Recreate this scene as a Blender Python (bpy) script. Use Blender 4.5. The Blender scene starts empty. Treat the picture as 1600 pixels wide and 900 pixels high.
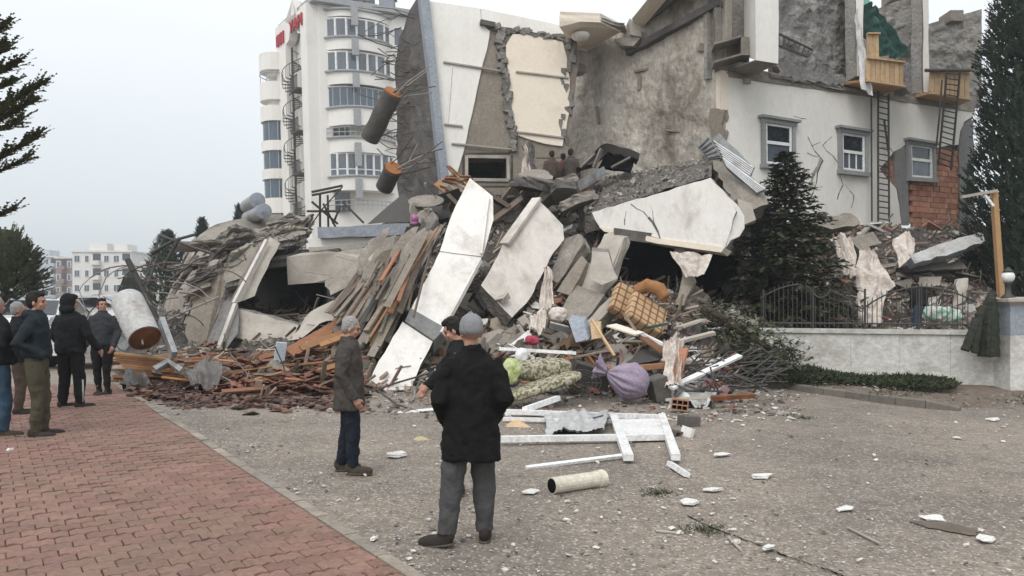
import bpy, bmesh, math, random
import numpy as np
from mathutils import Vector, Matrix, Euler, noise
random.seed(7)
R = math.radians
U = random.uniform
sc = bpy.context.scene
col = sc.collection

# ------------------------------------------------------------------ camera
F, H, HY = 1200.0, 1.72, 475.0          # focal length in photo pixels, eye height, horizon row
cam_d = bpy.data.cameras.new('camera'); cam = bpy.data.objects.new('camera', cam_d); col.objects.link(cam)
cam.location = (0, 0, H); cam.rotation_euler = (R(90), 0, 0)
cam_d.sensor_width = 36; cam_d.lens = 36 * F / 1600; cam_d.shift_y = (HY - 450) / 1600
cam_d.clip_start = .05; cam_d.clip_end = 6000
sc.camera = cam
# ------------------------------------------------------------------ sky, sun, exposure
SUN_EL, SUN_AZ = 52, 205                 # sun behind the camera, a little to the left
w = bpy.data.worlds.new('World'); sc.world = w; w.use_nodes = True
nt = w.node_tree; nt.nodes.clear(); N = nt.nodes.new; L = nt.links.new
sky = N('ShaderNodeTexSky'); sky.sky_type = 'NISHITA'; sky.sun_disc = False
sky.sun_elevation = R(SUN_EL); sky.sun_rotation = R(SUN_AZ); sky.dust_density = 5; sky.air_density = 1.5
hs = N('ShaderNodeHueSaturation'); hs.inputs['Saturation'].default_value = .25; L(sky.outputs[0], hs.inputs['Color'])
b1 = N('ShaderNodeBackground'); b1.inputs[1].default_value = .05; L(hs.outputs[0], b1.inputs[0])
tc = N('ShaderNodeTexCoord'); sx = N('ShaderNodeSeparateXYZ'); L(tc.outputs['Generated'], sx.inputs[0])
cr = N('ShaderNodeValToRGB'); L(sx.outputs['Z'], cr.inputs[0])
cr.color_ramp.elements[0].position = 0; cr.color_ramp.elements[0].color = (.56, .61, .645, 1)
cr.color_ramp.elements[1].position = 1; cr.color_ramp.elements[1].color = (.95, .98, 1.02, 1)
for p_, c_ in ((.2, (.62, .665, .70, 1)), (.37, (.74, .765, .78, 1))):
    e = cr.color_ramp.elements.new(p_); e.color = c_
cn = N('ShaderNodeTexNoise'); cn.inputs['Scale'].default_value = 1.6; cn.inputs['Detail'].default_value = 4
L(tc.outputs['Generated'], cn.inputs['Vector'])
cm = N('ShaderNodeMapRange'); cm.inputs[1].default_value = .3; cm.inputs[2].default_value = .7
cm.inputs[3].default_value = .96; cm.inputs[4].default_value = 1.04; L(cn.outputs[0], cm.inputs[0])
b2 = N('ShaderNodeBackground'); L(cr.outputs[0], b2.inputs[0]); L(cm.outputs[0], b2.inputs[1])
ad = N('ShaderNodeAddShader'); L(b1.outputs[0], ad.inputs[0]); L(b2.outputs[0], ad.inputs[1])
wo = N('ShaderNodeOutputWorld'); L(ad.outputs[0], wo.inputs[0])
sd = bpy.data.lights.new('sun', 'SUN'); sd.energy = 1.0; sd.angle = R(35); sd.color = (1, .97, .93)
sun = bpy.data.objects.new('sun', sd); col.objects.link(sun); sun.location = (0, -10, 40)
az = R(SUN_AZ)
sdir = Vector((math.sin(az) * math.cos(R(SUN_EL)), math.cos(az) * math.cos(R(SUN_EL)), math.sin(R(SUN_EL))))
sun.rotation_euler = sdir.to_track_quat('Z', 'Y').to_euler()
vs = sc.view_settings; vs.view_transform = 'Standard'; vs.look = 'None'; vs.gamma = 1; vs.exposure = 0.18
try: vs.use_curve_mapping = False
except Exception: pass
sc.cycles.use_denoising = True

# ------------------------------------------------------------------ pixel -> place
def P(px, py, D): return Vector(((px - 800) / F * D, D, H - (py - HY) / F * D))
SL = .012
def gz(x, y=0): return -SL * max(-30, min(30, x))
def G(px, py):
    k = (px - 800) / F; m = (py - HY) / F
    D = H / (m - SL * k); return Vector((k * D, D, -SL * k * D))
def GD(px, D): x = (px - 800) / F * D; return Vector((x, D, gz(x)))
class PL:                                # plane through three (px,py,depth) anchors
    def __init__(s, *a):
        s.s = np.linalg.solve(np.array([[1, q[0], q[1]] for q in a], float), np.array([1 / q[2] for q in a]))
    def __call__(s, px, py): return P(px, py, 1 / (s.s[0] + s.s[1] * px + s.s[2] * py))
def VP(px0, D0, px1, D1):                # vertical plane
    return PL((px0, 100, D0), (px1, 100, D1), (px0, 300, D0))
def pts(pl, *xy): return [pl(*q) for q in xy]
def nrm(ps):
    n = Vector((0, 0, 0))
    for i in range(len(ps)):
        a, b = ps[i], ps[(i + 1) % len(ps)]
        n += Vector(((a.y - b.y) * (a.z + b.z), (a.z - b.z) * (a.x + b.x), (a.x - b.x) * (a.y + b.y)))
    return n.normalized()
def away(ps, t):
    n = nrm(ps); c = sum(ps, Vector()) / len(ps) - Vector((0, 0, H))
    return n * (t if n.dot(c) > 0 else -t)

# ------------------------------------------------------------------ objects
PW = {}
def tag(o, label=None, cat=None, group=None, kind=None):
    if label: o['label'] = label
    if cat: o['category'] = cat
    if group: o['group'] = group
    if kind: o['kind'] = kind
    return o
def thing(name, label, cat, loc=(0, 0, 0), rz=0, group=None):
    o = bpy.data.objects.new(name, None); col.objects.link(o); o.location = loc; o.rotation_euler = (0, 0, rz)
    o.empty_display_size = .1
    PW[o.name] = Matrix.Translation(Vector(loc)) @ Matrix.Rotation(rz, 4, 'Z')
    return tag(o, label, cat, group)
class MB:
    def __init__(s): s.v = []; s.f = []; s.m = []
    def add(s, v, f, m=0):
        b = len(s.v); s.v += [tuple(q) for q in v]; s.f += [tuple(i + b for i in q) for q in f]; s.m += [m] * len(f); return s
    def box(s, c, d, rot=None, m=0):
        c = Vector(c); x, y, z = d[0] / 2, d[1] / 2, d[2] / 2
        vv = [Vector(q) for q in ((-x, -y, -z), (x, -y, -z), (x, y, -z), (-x, y, -z), (-x, -y, z), (x, -y, z), (x, y, z), (-x, y, z))]
        if rot is not None: vv = [rot @ q for q in vv]
        return s.add([q + c for q in vv], BF, m)
    def prism(s, ps, vec, m=0):
        n = len(ps); v = list(ps) + [q + vec for q in ps]
        if nrm(ps).dot(vec) > 0: v = v[:n][::-1] + v[n:][::-1]
        f = [tuple(range(n)), tuple(range(2 * n - 1, n - 1, -1))] + [(i, i + n, (i + 1) % n + n, (i + 1) % n) for i in range(n)]
        return s.add(v, f, m)
    def tube(s, ps, r, n=8, m=0, cap=True):
        ps = [Vector(q) for q in ps]; k = len(ps); rr = r if isinstance(r, (list, tuple)) else [r] * k
        vv = []; ff = []; ref = None
        for i, p in enumerate(ps):
            t = (ps[min(i + 1, k - 1)] - ps[max(i - 1, 0)]).normalized()
            if ref is None: ref = t.orthogonal().normalized()
            a = (ref - t * ref.dot(t)); a = a.normalized() if a.length > 1e-4 else t.orthogonal().normalized()
            ref = a; b = t.cross(a)
            for j in range(n):
                q = 2 * math.pi * j / n; vv.append(p + (a * math.cos(q) + b * math.sin(q)) * rr[i])
        for i in range(k - 1):
            for j in range(n): ff.append((i * n + j, i * n + (j + 1) % n, (i + 1) * n + (j + 1) % n, (i + 1) * n + j))
        if cap: ff += [tuple(range(n - 1, -1, -1)), tuple(range((k - 1) * n, k * n))]
        return s.add(vv, ff, m)
    def loft(s, rings, m=0):             # rings: lists of equal length
        n = len(rings[0]); vv = [q for r in rings for q in r]; k = len(rings)
        ff = [(i * n + j, i * n + (j + 1) % n, (i + 1) * n + (j + 1) % n, (i + 1) * n + j) for i in range(k - 1) for j in range(n)]
        ff += [tuple(range(n - 1, -1, -1)), tuple(range((k - 1) * n, k * n))]
        return s.add(vv, ff, m)
    def slab(s, ps, vec, jit=.05, seg=.3, m=0, me=None, fix=()):
        rg = []
        n0 = len(ps); nn = nrm(ps)
        for i in range(n0):
            a, b = ps[i], ps[(i + 1) % n0]; k = max(1, int((b - a).length / seg))
            if i in fix: k = 1
            e = (b - a).normalized(); out = e.cross(nn)
            for j in range(k):
                q = a.lerp(b, j / k)
                if j or i not in fix: q = q + out * U(-jit, jit) * (1 if j else .4)
                rg.append((q, out, 0 if i in fix else 1))
        n = len(rg); lay = []
        for t in (0, .35, .7, 1):
            lay.append([q + vec * t + (o * U(-jit, jit * .8) * fx if 0 < t else Vector()) for q, o, fx in rg])
        flip = nn.dot(vec) > 0
        v = [q for l in lay for q in l]; base = len(s.v)
        f1 = [tuple(range(n)), tuple(range(4 * n - 1, 3 * n - 1, -1))]
        f2 = [(l * n + i, (l + 1) * n + i, (l + 1) * n + (i + 1) % n, l * n + (i + 1) % n) for l in range(3) for i in range(n)]
        if flip: f1 = [q[::-1] for q in f1]; f2 = [q[::-1] for q in f2]
        s.v += [tuple(q) for q in v]
        for q in f1: s.f.append(tuple(i + base for i in q)); s.m.append(m)
        for q in f2: s.f.append(tuple(i + base for i in q)); s.m.append(m if me is None else me)
        return s
    def relief(s, c4, nu, nv, amp, scale, vec, m=0, oct=3):   # rough quad surface with thickness
        a, b, c, d = [Vector(q) for q in c4]; n = vec.normalized(); vv = []
        for j in range(nv + 1):
            for i in range(nu + 1):
                u, t = i / nu, j / nv; q = a.lerp(b, u).lerp(d.lerp(c, u), t)
                e = min(1, 6 * min(u, 1 - u, t, 1 - t) + .25)
                vv.append(q + n * (noise.fractal(q * scale, 1, 2, oct) * amp * e))
        ff = [(j * (nu + 1) + i, j * (nu + 1) + i + 1, (j + 1) * (nu + 1) + i + 1, (j + 1) * (nu + 1) + i) for j in range(nv) for i in range(nu)]
        s.add(vv, ff, m)
        s.prism([q + vec * .12 for q in (a, b, c, d)], vec, m)
        return s
    def build(s, name, mats, parent=None, smooth=False, local=False, auto=None):
        me = bpy.data.meshes.new(name)
        V = [Vector(q) for q in s.v]
        if parent is not None:
            if not local: inv = PW[parent.name].inverted(); V = [inv @ q for q in V]
            o = bpy.data.objects.new(name, me); o.parent = parent; loc = None
            PW[o.name] = PW[parent.name]
        else:
            o = bpy.data.objects.new(name, me)
            if not local:
                xs = [q.x for q in V]; ys = [q.y for q in V]; zs = [q.z for q in V]
                loc = Vector(((min(xs) + max(xs)) / 2, (min(ys) + max(ys)) / 2, min(zs))); V = [q - loc for q in V]; o.location = loc
                PW[o.name] = Matrix.Translation(loc)
            else: PW[o.name] = Matrix.Identity(4)
        me.from_pydata(V, [], s.f)
        if not isinstance(mats, (list, tuple)): mats = [mats]
        for q in mats: me.materials.append(q)
        if len(mats) > 1: me.polygons.foreach_set('material_index', s.m)
        if smooth: me.polygons.foreach_set('use_smooth', [True] * len(me.polygons))
        me.update(); col.objects.link(o)
        return o
BF = [(0, 3, 2, 1), (4, 5, 6, 7), (0, 1, 5, 4), (1, 2, 6, 5), (2, 3, 7, 6), (3, 0, 4, 7)]
def place_copy(src, loc, rot, scale=(1, 1, 1), parent=None):
    o = src.copy(); col.objects.link(o); o.location = loc; o.rotation_euler = rot; o.scale = scale
    if parent is not None: o.parent = parent
    return o

# ------------------------------------------------------------------ materials
def M(name, c1, c2=None, s=3.0, rough=.85, bump=.3, bs=30, dirt=None, ds=.7, dt=.52, df=.7, spec=.3, metal=0, stretch=(1, 1, 1), rnd=0, hue=0, contrast=.25, bd=.02, island=False, grit=.22):
    m = bpy.data.materials.new(name); m.use_nodes = True; t = m.node_tree; N = t.nodes.new; L = t.links.new
    b = t.nodes['Principled BSDF']; b.inputs['Roughness'].default_value = rough
    b.inputs['Specular IOR Level'].default_value = spec; b.inputs['Metallic'].default_value = metal
    if c2 is None: c2 = tuple(q * .75 for q in c1)
    g = N('ShaderNodeNewGeometry'); mp = N('ShaderNodeMapping'); mp.inputs['Scale'].default_value = stretch
    L(g.outputs['Position'], mp.inputs[0])
    n1 = N('ShaderNodeTexNoise'); n1.inputs['Scale'].default_value = s; n1.inputs['Detail'].default_value = 7; n1.inputs['Roughness'].default_value = .62
    L(mp.outputs[0], n1.inputs['Vector'])
    r1 = N('ShaderNodeMapRange'); r1.inputs[1].default_value = .5 - contrast; r1.inputs[2].default_value = .5 + contrast; L(n1.outputs[0], r1.inputs[0])
    mx = N('ShaderNodeMix'); mx.data_type = 'RGBA'; L(r1.outputs[0], mx.inputs[0])
    mx.inputs[6].default_value = (*c1, 1); mx.inputs[7].default_value = (*c2, 1); out = mx.outputs[2]
    if dirt is not None:
        n2 = N('ShaderNodeTexNoise'); n2.inputs['Scale'].default_value = ds; n2.inputs['Detail'].default_value = 9; n2.inputs['Roughness'].default_value = .7
        L(mp.outputs[0], n2.inputs['Vector'])
        r2 = N('ShaderNodeMapRange'); r2.inputs[1].default_value = dt - .07; r2.inputs[2].default_value = dt + .1; r2.inputs[4].default_value = df; L(n2.outputs[0], r2.inputs[0])
        m2 = N('ShaderNodeMix'); m2.data_type = 'RGBA'; L(r2.outputs[0], m2.inputs[0]); L(out, m2.inputs[6]); m2.inputs[7].default_value = (*dirt, 1); out = m2.outputs[2]
    if rnd or hue:
        oi = N('ShaderNodeObjectInfo'); a = N('ShaderNodeMath'); a.operation = 'ADD'; L(oi.outputs['Random'], a.inputs[0])
        if island: L(g.outputs['Random Per Island'], a.inputs[1])
        else: a.inputs[1].default_value = 0
        fr = N('ShaderNodeMath'); fr.operation = 'FRACT'; L(a.outputs[0], fr.inputs[0])
        rr = N('ShaderNodeMapRange'); rr.inputs[3].default_value = 1 - rnd; rr.inputs[4].default_value = 1 + rnd; L(fr.outputs[0], rr.inputs[0])
        hv = N('ShaderNodeHueSaturation'); L(out, hv.inputs['Color']); L(rr.outputs[0], hv.inputs['Value'])
        if hue:
            wn = N('ShaderNodeTexWhiteNoise'); wn.noise_dimensions = '1D'; L(fr.outputs[0], wn.inputs['W'])
            rh = N('ShaderNodeMapRange'); rh.inputs[3].default_value = .5 - hue; rh.inputs[4].default_value = .5 + hue; L(wn.outputs[0], rh.inputs[0]); L(rh.outputs[0], hv.inputs['Hue'])
        out = hv.outputs[0]
    if grit:
        n5 = N('ShaderNodeTexNoise'); n5.inputs['Scale'].default_value = max(9, s * 7); n5.inputs['Detail'].default_value = 5; n5.inputs['Roughness'].default_value = .75; L(mp.outputs[0], n5.inputs['Vector'])
        r5 = N('ShaderNodeMapRange'); r5.inputs[1].default_value = .3; r5.inputs[2].default_value = .7; r5.inputs[3].default_value = 1 - grit * 1.3; r5.inputs[4].default_value = 1 + grit; L(n5.outputs[0], r5.inputs[0])
        h5 = N('ShaderNodeHueSaturation'); L(out, h5.inputs['Color']); L(r5.outputs[0], h5.inputs['Value']); out = h5.outputs[0]
    L(out, b.inputs['Base Color'])
    if bump:
        n3 = N('ShaderNodeTexNoise'); n3.inputs['Scale'].default_value = bs; n3.inputs['Detail'].default_value = 6; L(mp.outputs[0], n3.inputs['Vector'])
        bm = N('ShaderNodeBump'); bm.inputs['Strength'].default_value = bump; bm.inputs['Distance'].default_value = bd; L(n3.outputs[0], bm.inputs['Height']); L(bm.outputs[0], b.inputs['Normal'])
    return m
def bsdf(m): return m.node_tree.nodes['Principled BSDF']
C = {}
C['conc'] = M('concrete', (.31, .28, .24), (.185, .165, .14), 2, dirt=(.12, .11, .10), bump=.6, bs=14, dt=.56)
C['conc_l'] = M('pale_concrete', (.45, .41, .36), (.32, .29, .25), 1.6, dirt=(.22, .195, .165), bump=.5, bs=18, dt=.57, grit=.12)
C['hollow_shade'] = M('hollow_shade_paint', (.055, .05, .046), (.03, .027, .025), 2, bump=.6)  # near-black colour stands in for deep shade inside the rubble hollows
C['panel_b'] = M('stained_panel', (.64, .60, .55), (.50, .465, .42), 1.2, dirt=(.30, .265, .225), ds=1.2, dt=.58, df=.6, bump=.4, bs=20, grit=.08, stretch=(1, 1, .5))
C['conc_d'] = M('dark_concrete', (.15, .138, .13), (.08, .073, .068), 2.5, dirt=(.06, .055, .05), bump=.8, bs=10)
C['broken'] = M('broken_concrete', (.27, .255, .235), (.13, .12, .11), 5, bump=1, bs=14, bd=.06, contrast=.2)
C['tan'] = M('bare_render', (.25, .215, .175), (.19, .165, .135), 1.5, bump=.3, bs=25)
C['white'] = M('white_paint', (.76, .735, .70), (.65, .625, .585), 1.3, dirt=(.34, .31, .27), ds=1.7, dt=.575, df=.55, bump=.35, bs=24, rough=.7, grit=.06, stretch=(1, 1, .55))
C['white2'] = M('white_render', (.76, .745, .70), (.66, .64, .59), .9, dirt=(.45, .42, .37), ds=.6, dt=.62, df=.45, bump=.3, bs=22, stretch=(1, 1, .5), grit=.05)
C['cream'] = M('cream_paint', (.76, .68, .57), (.68, .60, .50), 1.4, dirt=(.45, .39, .32), ds=.8, dt=.63, df=.4, bump=.5, bs=10, grit=.05)
C['bluegrey'] = M('blue_grey_paint', (.30, .33, .37), (.24, .26, .29), 2, bump=.2)
C['greypaint'] = M('grey_paint', (.22, .225, .22), (.17, .17, .165), 2, bump=.2)
C['plaster'] = M('old_plaster', (.60, .56, .495), (.33, .295, .245), .9, dirt=(.13, .11, .085), ds=.5, dt=.53, df=.85, bump=.9, bs=9, bd=.05, stretch=(1, 1, .45))
C['plaster_d'] = M('dark_old_plaster', (.34, .325, .31), (.11, .105, .10), 1.1, dirt=(.42, .40, .38), ds=.8, dt=.58, df=.5, bump=.9, bs=8, bd=.06)
C['plaster_g'] = M('mottled_plaster', (.36, .35, .33), (.19, .18, .165), 1.6, dirt=(.33, .29, .22), ds=.9, dt=.55, df=.5, bump=.9, bs=8, bd=.06)
C['roof_soil'] = M('rubble_covered_slab', (.17, .155, .14), (.085, .078, .07), 4, dirt=(.34, .32, .29), ds=5, dt=.58, bump=1, bs=18, bd=.08)
C['mound'] = M('rubble_earth', (.12, .105, .092), (.05, .044, .04), 4, dirt=(.24, .215, .19), ds=6, dt=.6, bump=1, bs=16, bd=.1)
C['rubble'] = M('rubble_pieces', (.27, .245, .215), (.18, .16, .14), 3, bump=.5, bs=25, rnd=.7, hue=.02, island=True)
C['splinter'] = M('splinters', (.25, .20, .155), (.16, .125, .095), 6, bump=.3, rnd=.75, hue=.03, island=True)
C['rubble_w'] = M('plaster_crumbs', (.66, .64, .60), (.52, .50, .46), 3, bump=.3, rnd=.2, island=True)
C['rubble_b'] = M('brick_crumbs', (.30, .125, .075), (.20, .085, .055), 6, bump=.4, rnd=.35, island=True)
C['brick'] = M('hollow_brick', (.42, .20, .13), (.30, .14, .09), 4, bump=.4, rnd=.25, hue=.01, dirt=(.40, .34, .29), ds=3, dt=.58, df=.5)
C['tile_s'] = M('tile_shard', (.17, .085, .062), (.10, .06, .048), 6, bump=.4, rnd=.6, hue=.02, island=True, dirt=(.10, .085, .075), ds=1.5, dt=.5, df=.7)
C['tile'] = M('roof_tile', (.22, .095, .065), (.12, .06, .045), 6, bump=.3, rnd=.4, hue=.012, dirt=(.12, .09, .075), ds=4, dt=.55, df=.5)
C['wood_o'] = M('orange_board', (.36, .17, .08), (.21, .10, .05), 8, rough=.7, bump=.4, bs=30, rnd=.35, hue=.015, stretch=(1, 1, 4), dirt=(.16, .11, .08), ds=3, dt=.56, df=.6)
C['wood_g'] = M('weathered_board', (.25, .20, .155), (.14, .11, .085), 8, bump=.5, bs=30, rnd=.4, hue=.015, stretch=(1, 1, 3))
C['wood_y'] = M('pine_cladding', (.58, .42, .25), (.45, .30, .17), 5, rough=.6, bump=.3, rnd=.15, dirt=(.28, .17, .08), ds=3, dt=.6)
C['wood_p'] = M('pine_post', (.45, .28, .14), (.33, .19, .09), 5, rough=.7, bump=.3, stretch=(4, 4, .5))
C['rust'] = M('rust', (.26, .10, .04), (.14, .055, .025), 9, bump=.6, bs=40, rough=.9, dirt=(.06, .04, .03), ds=3)
C['steel_d'] = M('dark_steel', (.055, .05, .047), (.035, .03, .028), 8, rough=.6, bump=.2, spec=.5)
C['rebar'] = M('rebar_steel', (.13, .11, .095), (.07, .055, .045), 12, rough=.7, bump=.2, rnd=.4)
C['rebar_l'] = M('bent_conduit', (.33, .31, .29), (.22, .20, .18), 6, rough=.6, bump=.1)
C['galv'] = M('galvanised_steel', (.40, .41, .42), (.28, .285, .29), 4, rough=.45, metal=.6, bump=.1, dirt=(.18, .15, .12), ds=2, dt=.58)
C['tank_w'] = M('white_tank', (.50, .50, .49), (.38, .375, .365), 2, rough=.5, bump=.1, dirt=(.22, .18, .15), ds=1.5, dt=.58)
C['wframe'] = M('white_pvc', (.80, .80, .80), (.70, .70, .69), 3, rough=.4, bump=.05, dirt=(.42, .38, .33), ds=3, dt=.60, df=.6)
C['trim_g'] = M('grey_window_trim', (.30, .31, .31), (.24, .245, .245), 3, bump=.2)
C['glass'] = M('window_glass', (.03, .035, .04), (.02, .025, .03), 1, rough=.08, bump=0, spec=.8)
C['glass_c'] = M('curtained_glass', (.13, .155, .185), (.06, .075, .095), 1.2, rough=.12, bump=0, spec=.8, stretch=(2, 2, .3))
C['glass_b'] = M('blue_glass', (.075, .11, .15), (.045, .07, .10), .8, rough=.1, bump=0, spec=.8)
C['hotel'] = M('apartment_paint', (.78, .76, .72), (.72, .70, .66), .3, bump=.1, grit=.02, dirt=(.5, .47, .43), ds=.3, dt=.62, df=.4)
C['hotel_t'] = M('apartment_trim', (.36, .37, .38), (.30, .31, .32), 1, bump=.1)
C['red'] = M('red_sign', (.42, .02, .03), (.36, .02, .03), 1, bump=0, rough=.5)
C['farw'] = M('far_white_paint', (.70, .69, .67), (.60, .59, .57), .2, bump=0)
C['farb'] = M('far_brown_paint', (.30, .22, .20), (.25, .19, .175), .2, bump=0)
C['farg'] = M('far_grey_paint', (.50, .54, .58), (.42, .46, .50), .2, bump=0)
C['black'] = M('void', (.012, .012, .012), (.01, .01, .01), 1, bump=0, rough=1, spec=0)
C['fabric_w'] = M('pale_cloth', (.66, .60, .55), (.52, .46, .41), 3, bump=.7, bs=9, bd=.05, dirt=(.35, .28, .22), ds=1.5, dt=.57)
C['fabric_g'] = M('grey_sheet', (.20, .19, .18), (.13, .12, .115), 3, bump=.3, bs=15)
C['net'] = M('green_net', (.03, .09, .07), (.02, .06, .05), 2, bump=.3, dirt=(.16, .36, .31), ds=1, dt=.60, df=.5)
C['dirt'] = M('verge_soil', (.20, .155, .12), (.11, .085, .066), 3, bump=1, bs=30, bd=.03, dirt=(.36, .32, .27), ds=8, dt=.6)
C['kerb'] = M('kerb_stone', (.20, .18, .155), (.14, .125, .105), 5, bump=.5, rnd=.12)
C['trunk'] = M('bark', (.10, .075, .055), (.06, .045, .033), 9, bump=.8, stretch=(1, 1, .3))
# ================================================================== GROUND
def ground_mat():
    m = M('worn_road', (.305, .255, .205), (.225, .19, .155), .8, rough=.75, bump=0, dirt=(.15, .13, .11), ds=.35, dt=.5, df=.8)
    t = m.node_tree; N = t.nodes.new; L = t.links.new; b = bsdf(m)
    base = b.inputs['Base Color'].links[0].from_socket; g = [n for n in t.nodes if n.type == 'NEW_GEOMETRY'][0]
    # aggregate: pale and dark stones
    v = N('ShaderNodeTexVoronoi'); v.inputs['Scale'].default_value = 55; L(g.outputs['Position'], v.inputs['Vector'])
    sp = N('ShaderNodeSeparateColor'); L(v.outputs['Color'], sp.inputs[0])
    r = N('ShaderNodeMapRange'); r.inputs[1].default_value = .80; r.inputs[2].default_value = .97; r.inputs[4].default_value = .75; L(sp.outputs[0], r.inputs[0])
    mx = N('ShaderNodeMix'); mx.data_type = 'RGBA'; L(r.outputs[0], mx.inputs[0]); L(base, mx.inputs[6]); mx.inputs[7].default_value = (.50, .465, .42, 1)
    r2 = N('ShaderNodeMapRange'); r2.inputs[1].default_value = .70; r2.inputs[2].default_value = .95; r2.inputs[4].default_value = .7; L(sp.outputs[1], r2.inputs[0])
    m2 = N('ShaderNodeMix'); m2.data_type = 'RGBA'; L(r2.outputs[0], m2.inputs[0]); L(mx.outputs[2], m2.inputs[6]); m2.inputs[7].default_value = (.10, .09, .08, 1)
    L(m2.outputs[2], b.inputs['Base Color'])
    nn = N('ShaderNodeTexNoise'); nn.inputs['Scale'].default_value = 3; nn.inputs['Detail'].default_value = 8; L(g.outputs['Position'], nn.inputs['Vector'])
    a = N('ShaderNodeMath'); a.operation = 'MULTIPLY_ADD'; L(v.outputs['Distance'], a.inputs[0]); a.inputs[1].default_value = -.35; L(nn.outputs[0], a.inputs[2])
    bm = N('ShaderNodeBump'); bm.inputs['Strength'].default_value = .8; bm.inputs['Distance'].default_value = .03; L(a.outputs[0], bm.inputs['Height']); L(bm.outputs[0], b.inputs['Normal'])
    # damp patches: lower roughness
    n4 = N('ShaderNodeTexNoise'); n4.inputs['Scale'].default_value = .5; n4.inputs['Detail'].default_value = 5; L(g.outputs['Position'], n4.inputs['Vector'])
    r4 = N('ShaderNodeMapRange'); r4.inputs[1].default_value = .4; r4.inputs[2].default_value = .65; r4.inputs[3].default_value = .85; r4.inputs[4].default_value = .5; L(n4.outputs[0], r4.inputs[0]); L(r4.outputs[0], b.inputs['Roughness'])
    return m
xs = [-1500, -300, -80, -30] + [i * .5 for i in range(-40, 41)] + [30, 80, 300, 1500]
ys = [-40, -10, 0] + [3 + i * .5 for i in range(0, 45)] + [30, 45, 80, 200, 600, 3000]
PUD = G(1478, 826); PUD2 = G(1445, 818)
def gh(x, y):
    z = gz(x) + noise.fractal(Vector((x * .35, y * .35, 0)), 1, 2, 3) * .02
    d = math.hypot((x - PUD.x) / .4, (y - PUD.y) / .25)
    return z
mb = MB(); nx = len(xs)
mb.add([(x, y, gh(x, y) if abs(x) < 21 and 2 < y < 28 else gz(x)) for y in ys for x in xs],
       [(j * nx + i, j * nx + i + 1, (j + 1) * nx + i + 1, (j + 1) * nx + i) for j in range(len(ys) - 1) for i in range(nx - 1)])
tag(mb.build('ground', ground_mat(), smooth=True), kind='structure')
# puddle and crack in the road
m_w = M('puddle_water', (.17, .137, .105), (.125, .10, .08), 2, rough=.3, bump=0, spec=.6)
mb = MB(); ring = []
for k in range(28):
    a = 2 * math.pi * k / 28; q = 1 + .7 * noise.fractal(Vector((math.cos(a) * 1.3, math.sin(a) * 1.3, 3)), 1, 2, 3)
    x = PUD.x + math.cos(a) * .2 * q; y = PUD.y + math.sin(a) * .16 * q - .1 * math.cos(a); ring.append(Vector((x, y, gh(x, y) + .008)))
mb.add(ring + [Vector((PUD.x, PUD.y, gh(PUD.x, PUD.y) + .008))], [(k, (k + 1) % 28, 28) for k in range(28)]); tag(mb.build('puddle', m_w), kind='structure')
mb = MB(); cl = [G(*q) for q in ((1075, 806), (1110, 824), (1150, 838), (1200, 858), (1250, 877), (1300, 893), (1345, 910))]
for a, b in zip(cl, cl[1:]):
    for k in range(5):
        p = a.lerp(b, k / 5) + Vector((U(-.02, .02), U(-.02, .02), .004)); q = a.lerp(b, (k + 1) / 5) + Vector((0, 0, .004)); w_ = U(.008, .022)
        mb.add([p + Vector((0, -w_, 0)), q + Vector((0, -w_, 0)), q + Vector((0, w_, 0)), p + Vector((0, w_, 0))], [(0, 1, 2, 3)])
tag(mb.build('road_crack', C['black']), kind='structure')

# ------------------------------------------------------------------ pavement of interlocking pavers
E0, E1 = G(612, 900), G(196, 616)
ed = (E1 - E0); ed.z = 0; ed.normalize(); pd = Vector((-ed.y, ed.x, 0))      # along the edge; into the pavement (left)
if pd.x > 0: pd = -pd
e0 = Vector((E0.x, E0.y, 0)) - ed * 2.5
LEN = 15.5
mb = MB()
bq = [e0, e0 + ed * LEN, e0 + ed * LEN + pd * 9, e0 + pd * 9]
mb.add([Vector((q.x, q.y, gz(q.x) + .012)) for q in bq], [(0, 3, 2, 1)])
# fine grid so the sheet clears the road
mb = MB(); nu, nv = 40, 24
mb.add([(lambda q: Vector((q.x, q.y, gh(q.x, q.y) + .03)))(e0 + ed * (LEN * i / nu) + pd * (9 * j / nv)) for j in range(nv + 1) for i in range(nu + 1)],
       [(j * (nu + 1) + i, j * (nu + 1) + i + 1, (j + 1) * (nu + 1) + i + 1, (j + 1) * (nu + 1) + i) for j in range(nv) for i in range(nu)])
m_bed = M('paver_joint_sand', (.16, .125, .10), (.10, .08, .065), 12, bump=.6, bs=60)
pav = mb.build('pavement', m_bed); tag(pav, kind='structure')
m_pav = M('red_paver', (.265, .15, .12), (.20, .118, .096), 3.5, rough=.8, bump=.5, bs=90, bd=.006, rnd=.12, hue=.008, island=True, dirt=(.175, .12, .09), ds=.7, dt=.5, df=.65)
PLN, PWD, gap = .19, .15, .006
def paver_ring(s=0):
    t = [0, .25, .5, .75, 1]; a = .013; off = [-a, a, -a, a, -a]
    lo = [Vector((q * (PLN - gap), o, 0)) for q, o in zip(t, off)]
    hi = [Vector((q * (PLN - gap), o + PWD - gap, 0)) for q, o in zip(t, off)][::-1]
    r = lo + hi; c = Vector(((PLN - gap) / 2, (PWD - gap) / 2, 0))
    return [c + (q - c) * (1 - s) for q in r]
def paver_mb():
    m = MB(); r0 = paver_ring(0); r1 = paver_ring(0); r2 = paver_ring(.05)
    Z = lambda r, z: [Vector((q.x, q.y, z)) for q in r]
    n = 10; m.add(Z(r0, 0) + Z(r1, .028) + Z(r2, .034), [tuple(range(2 * n, 3 * n))] + [(l * n + i, l * n + (i + 1) % n, (l + 1) * n + (i + 1) % n, (l + 1) * n + i) for l in range(2) for i in range(n)])
    return m
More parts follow.
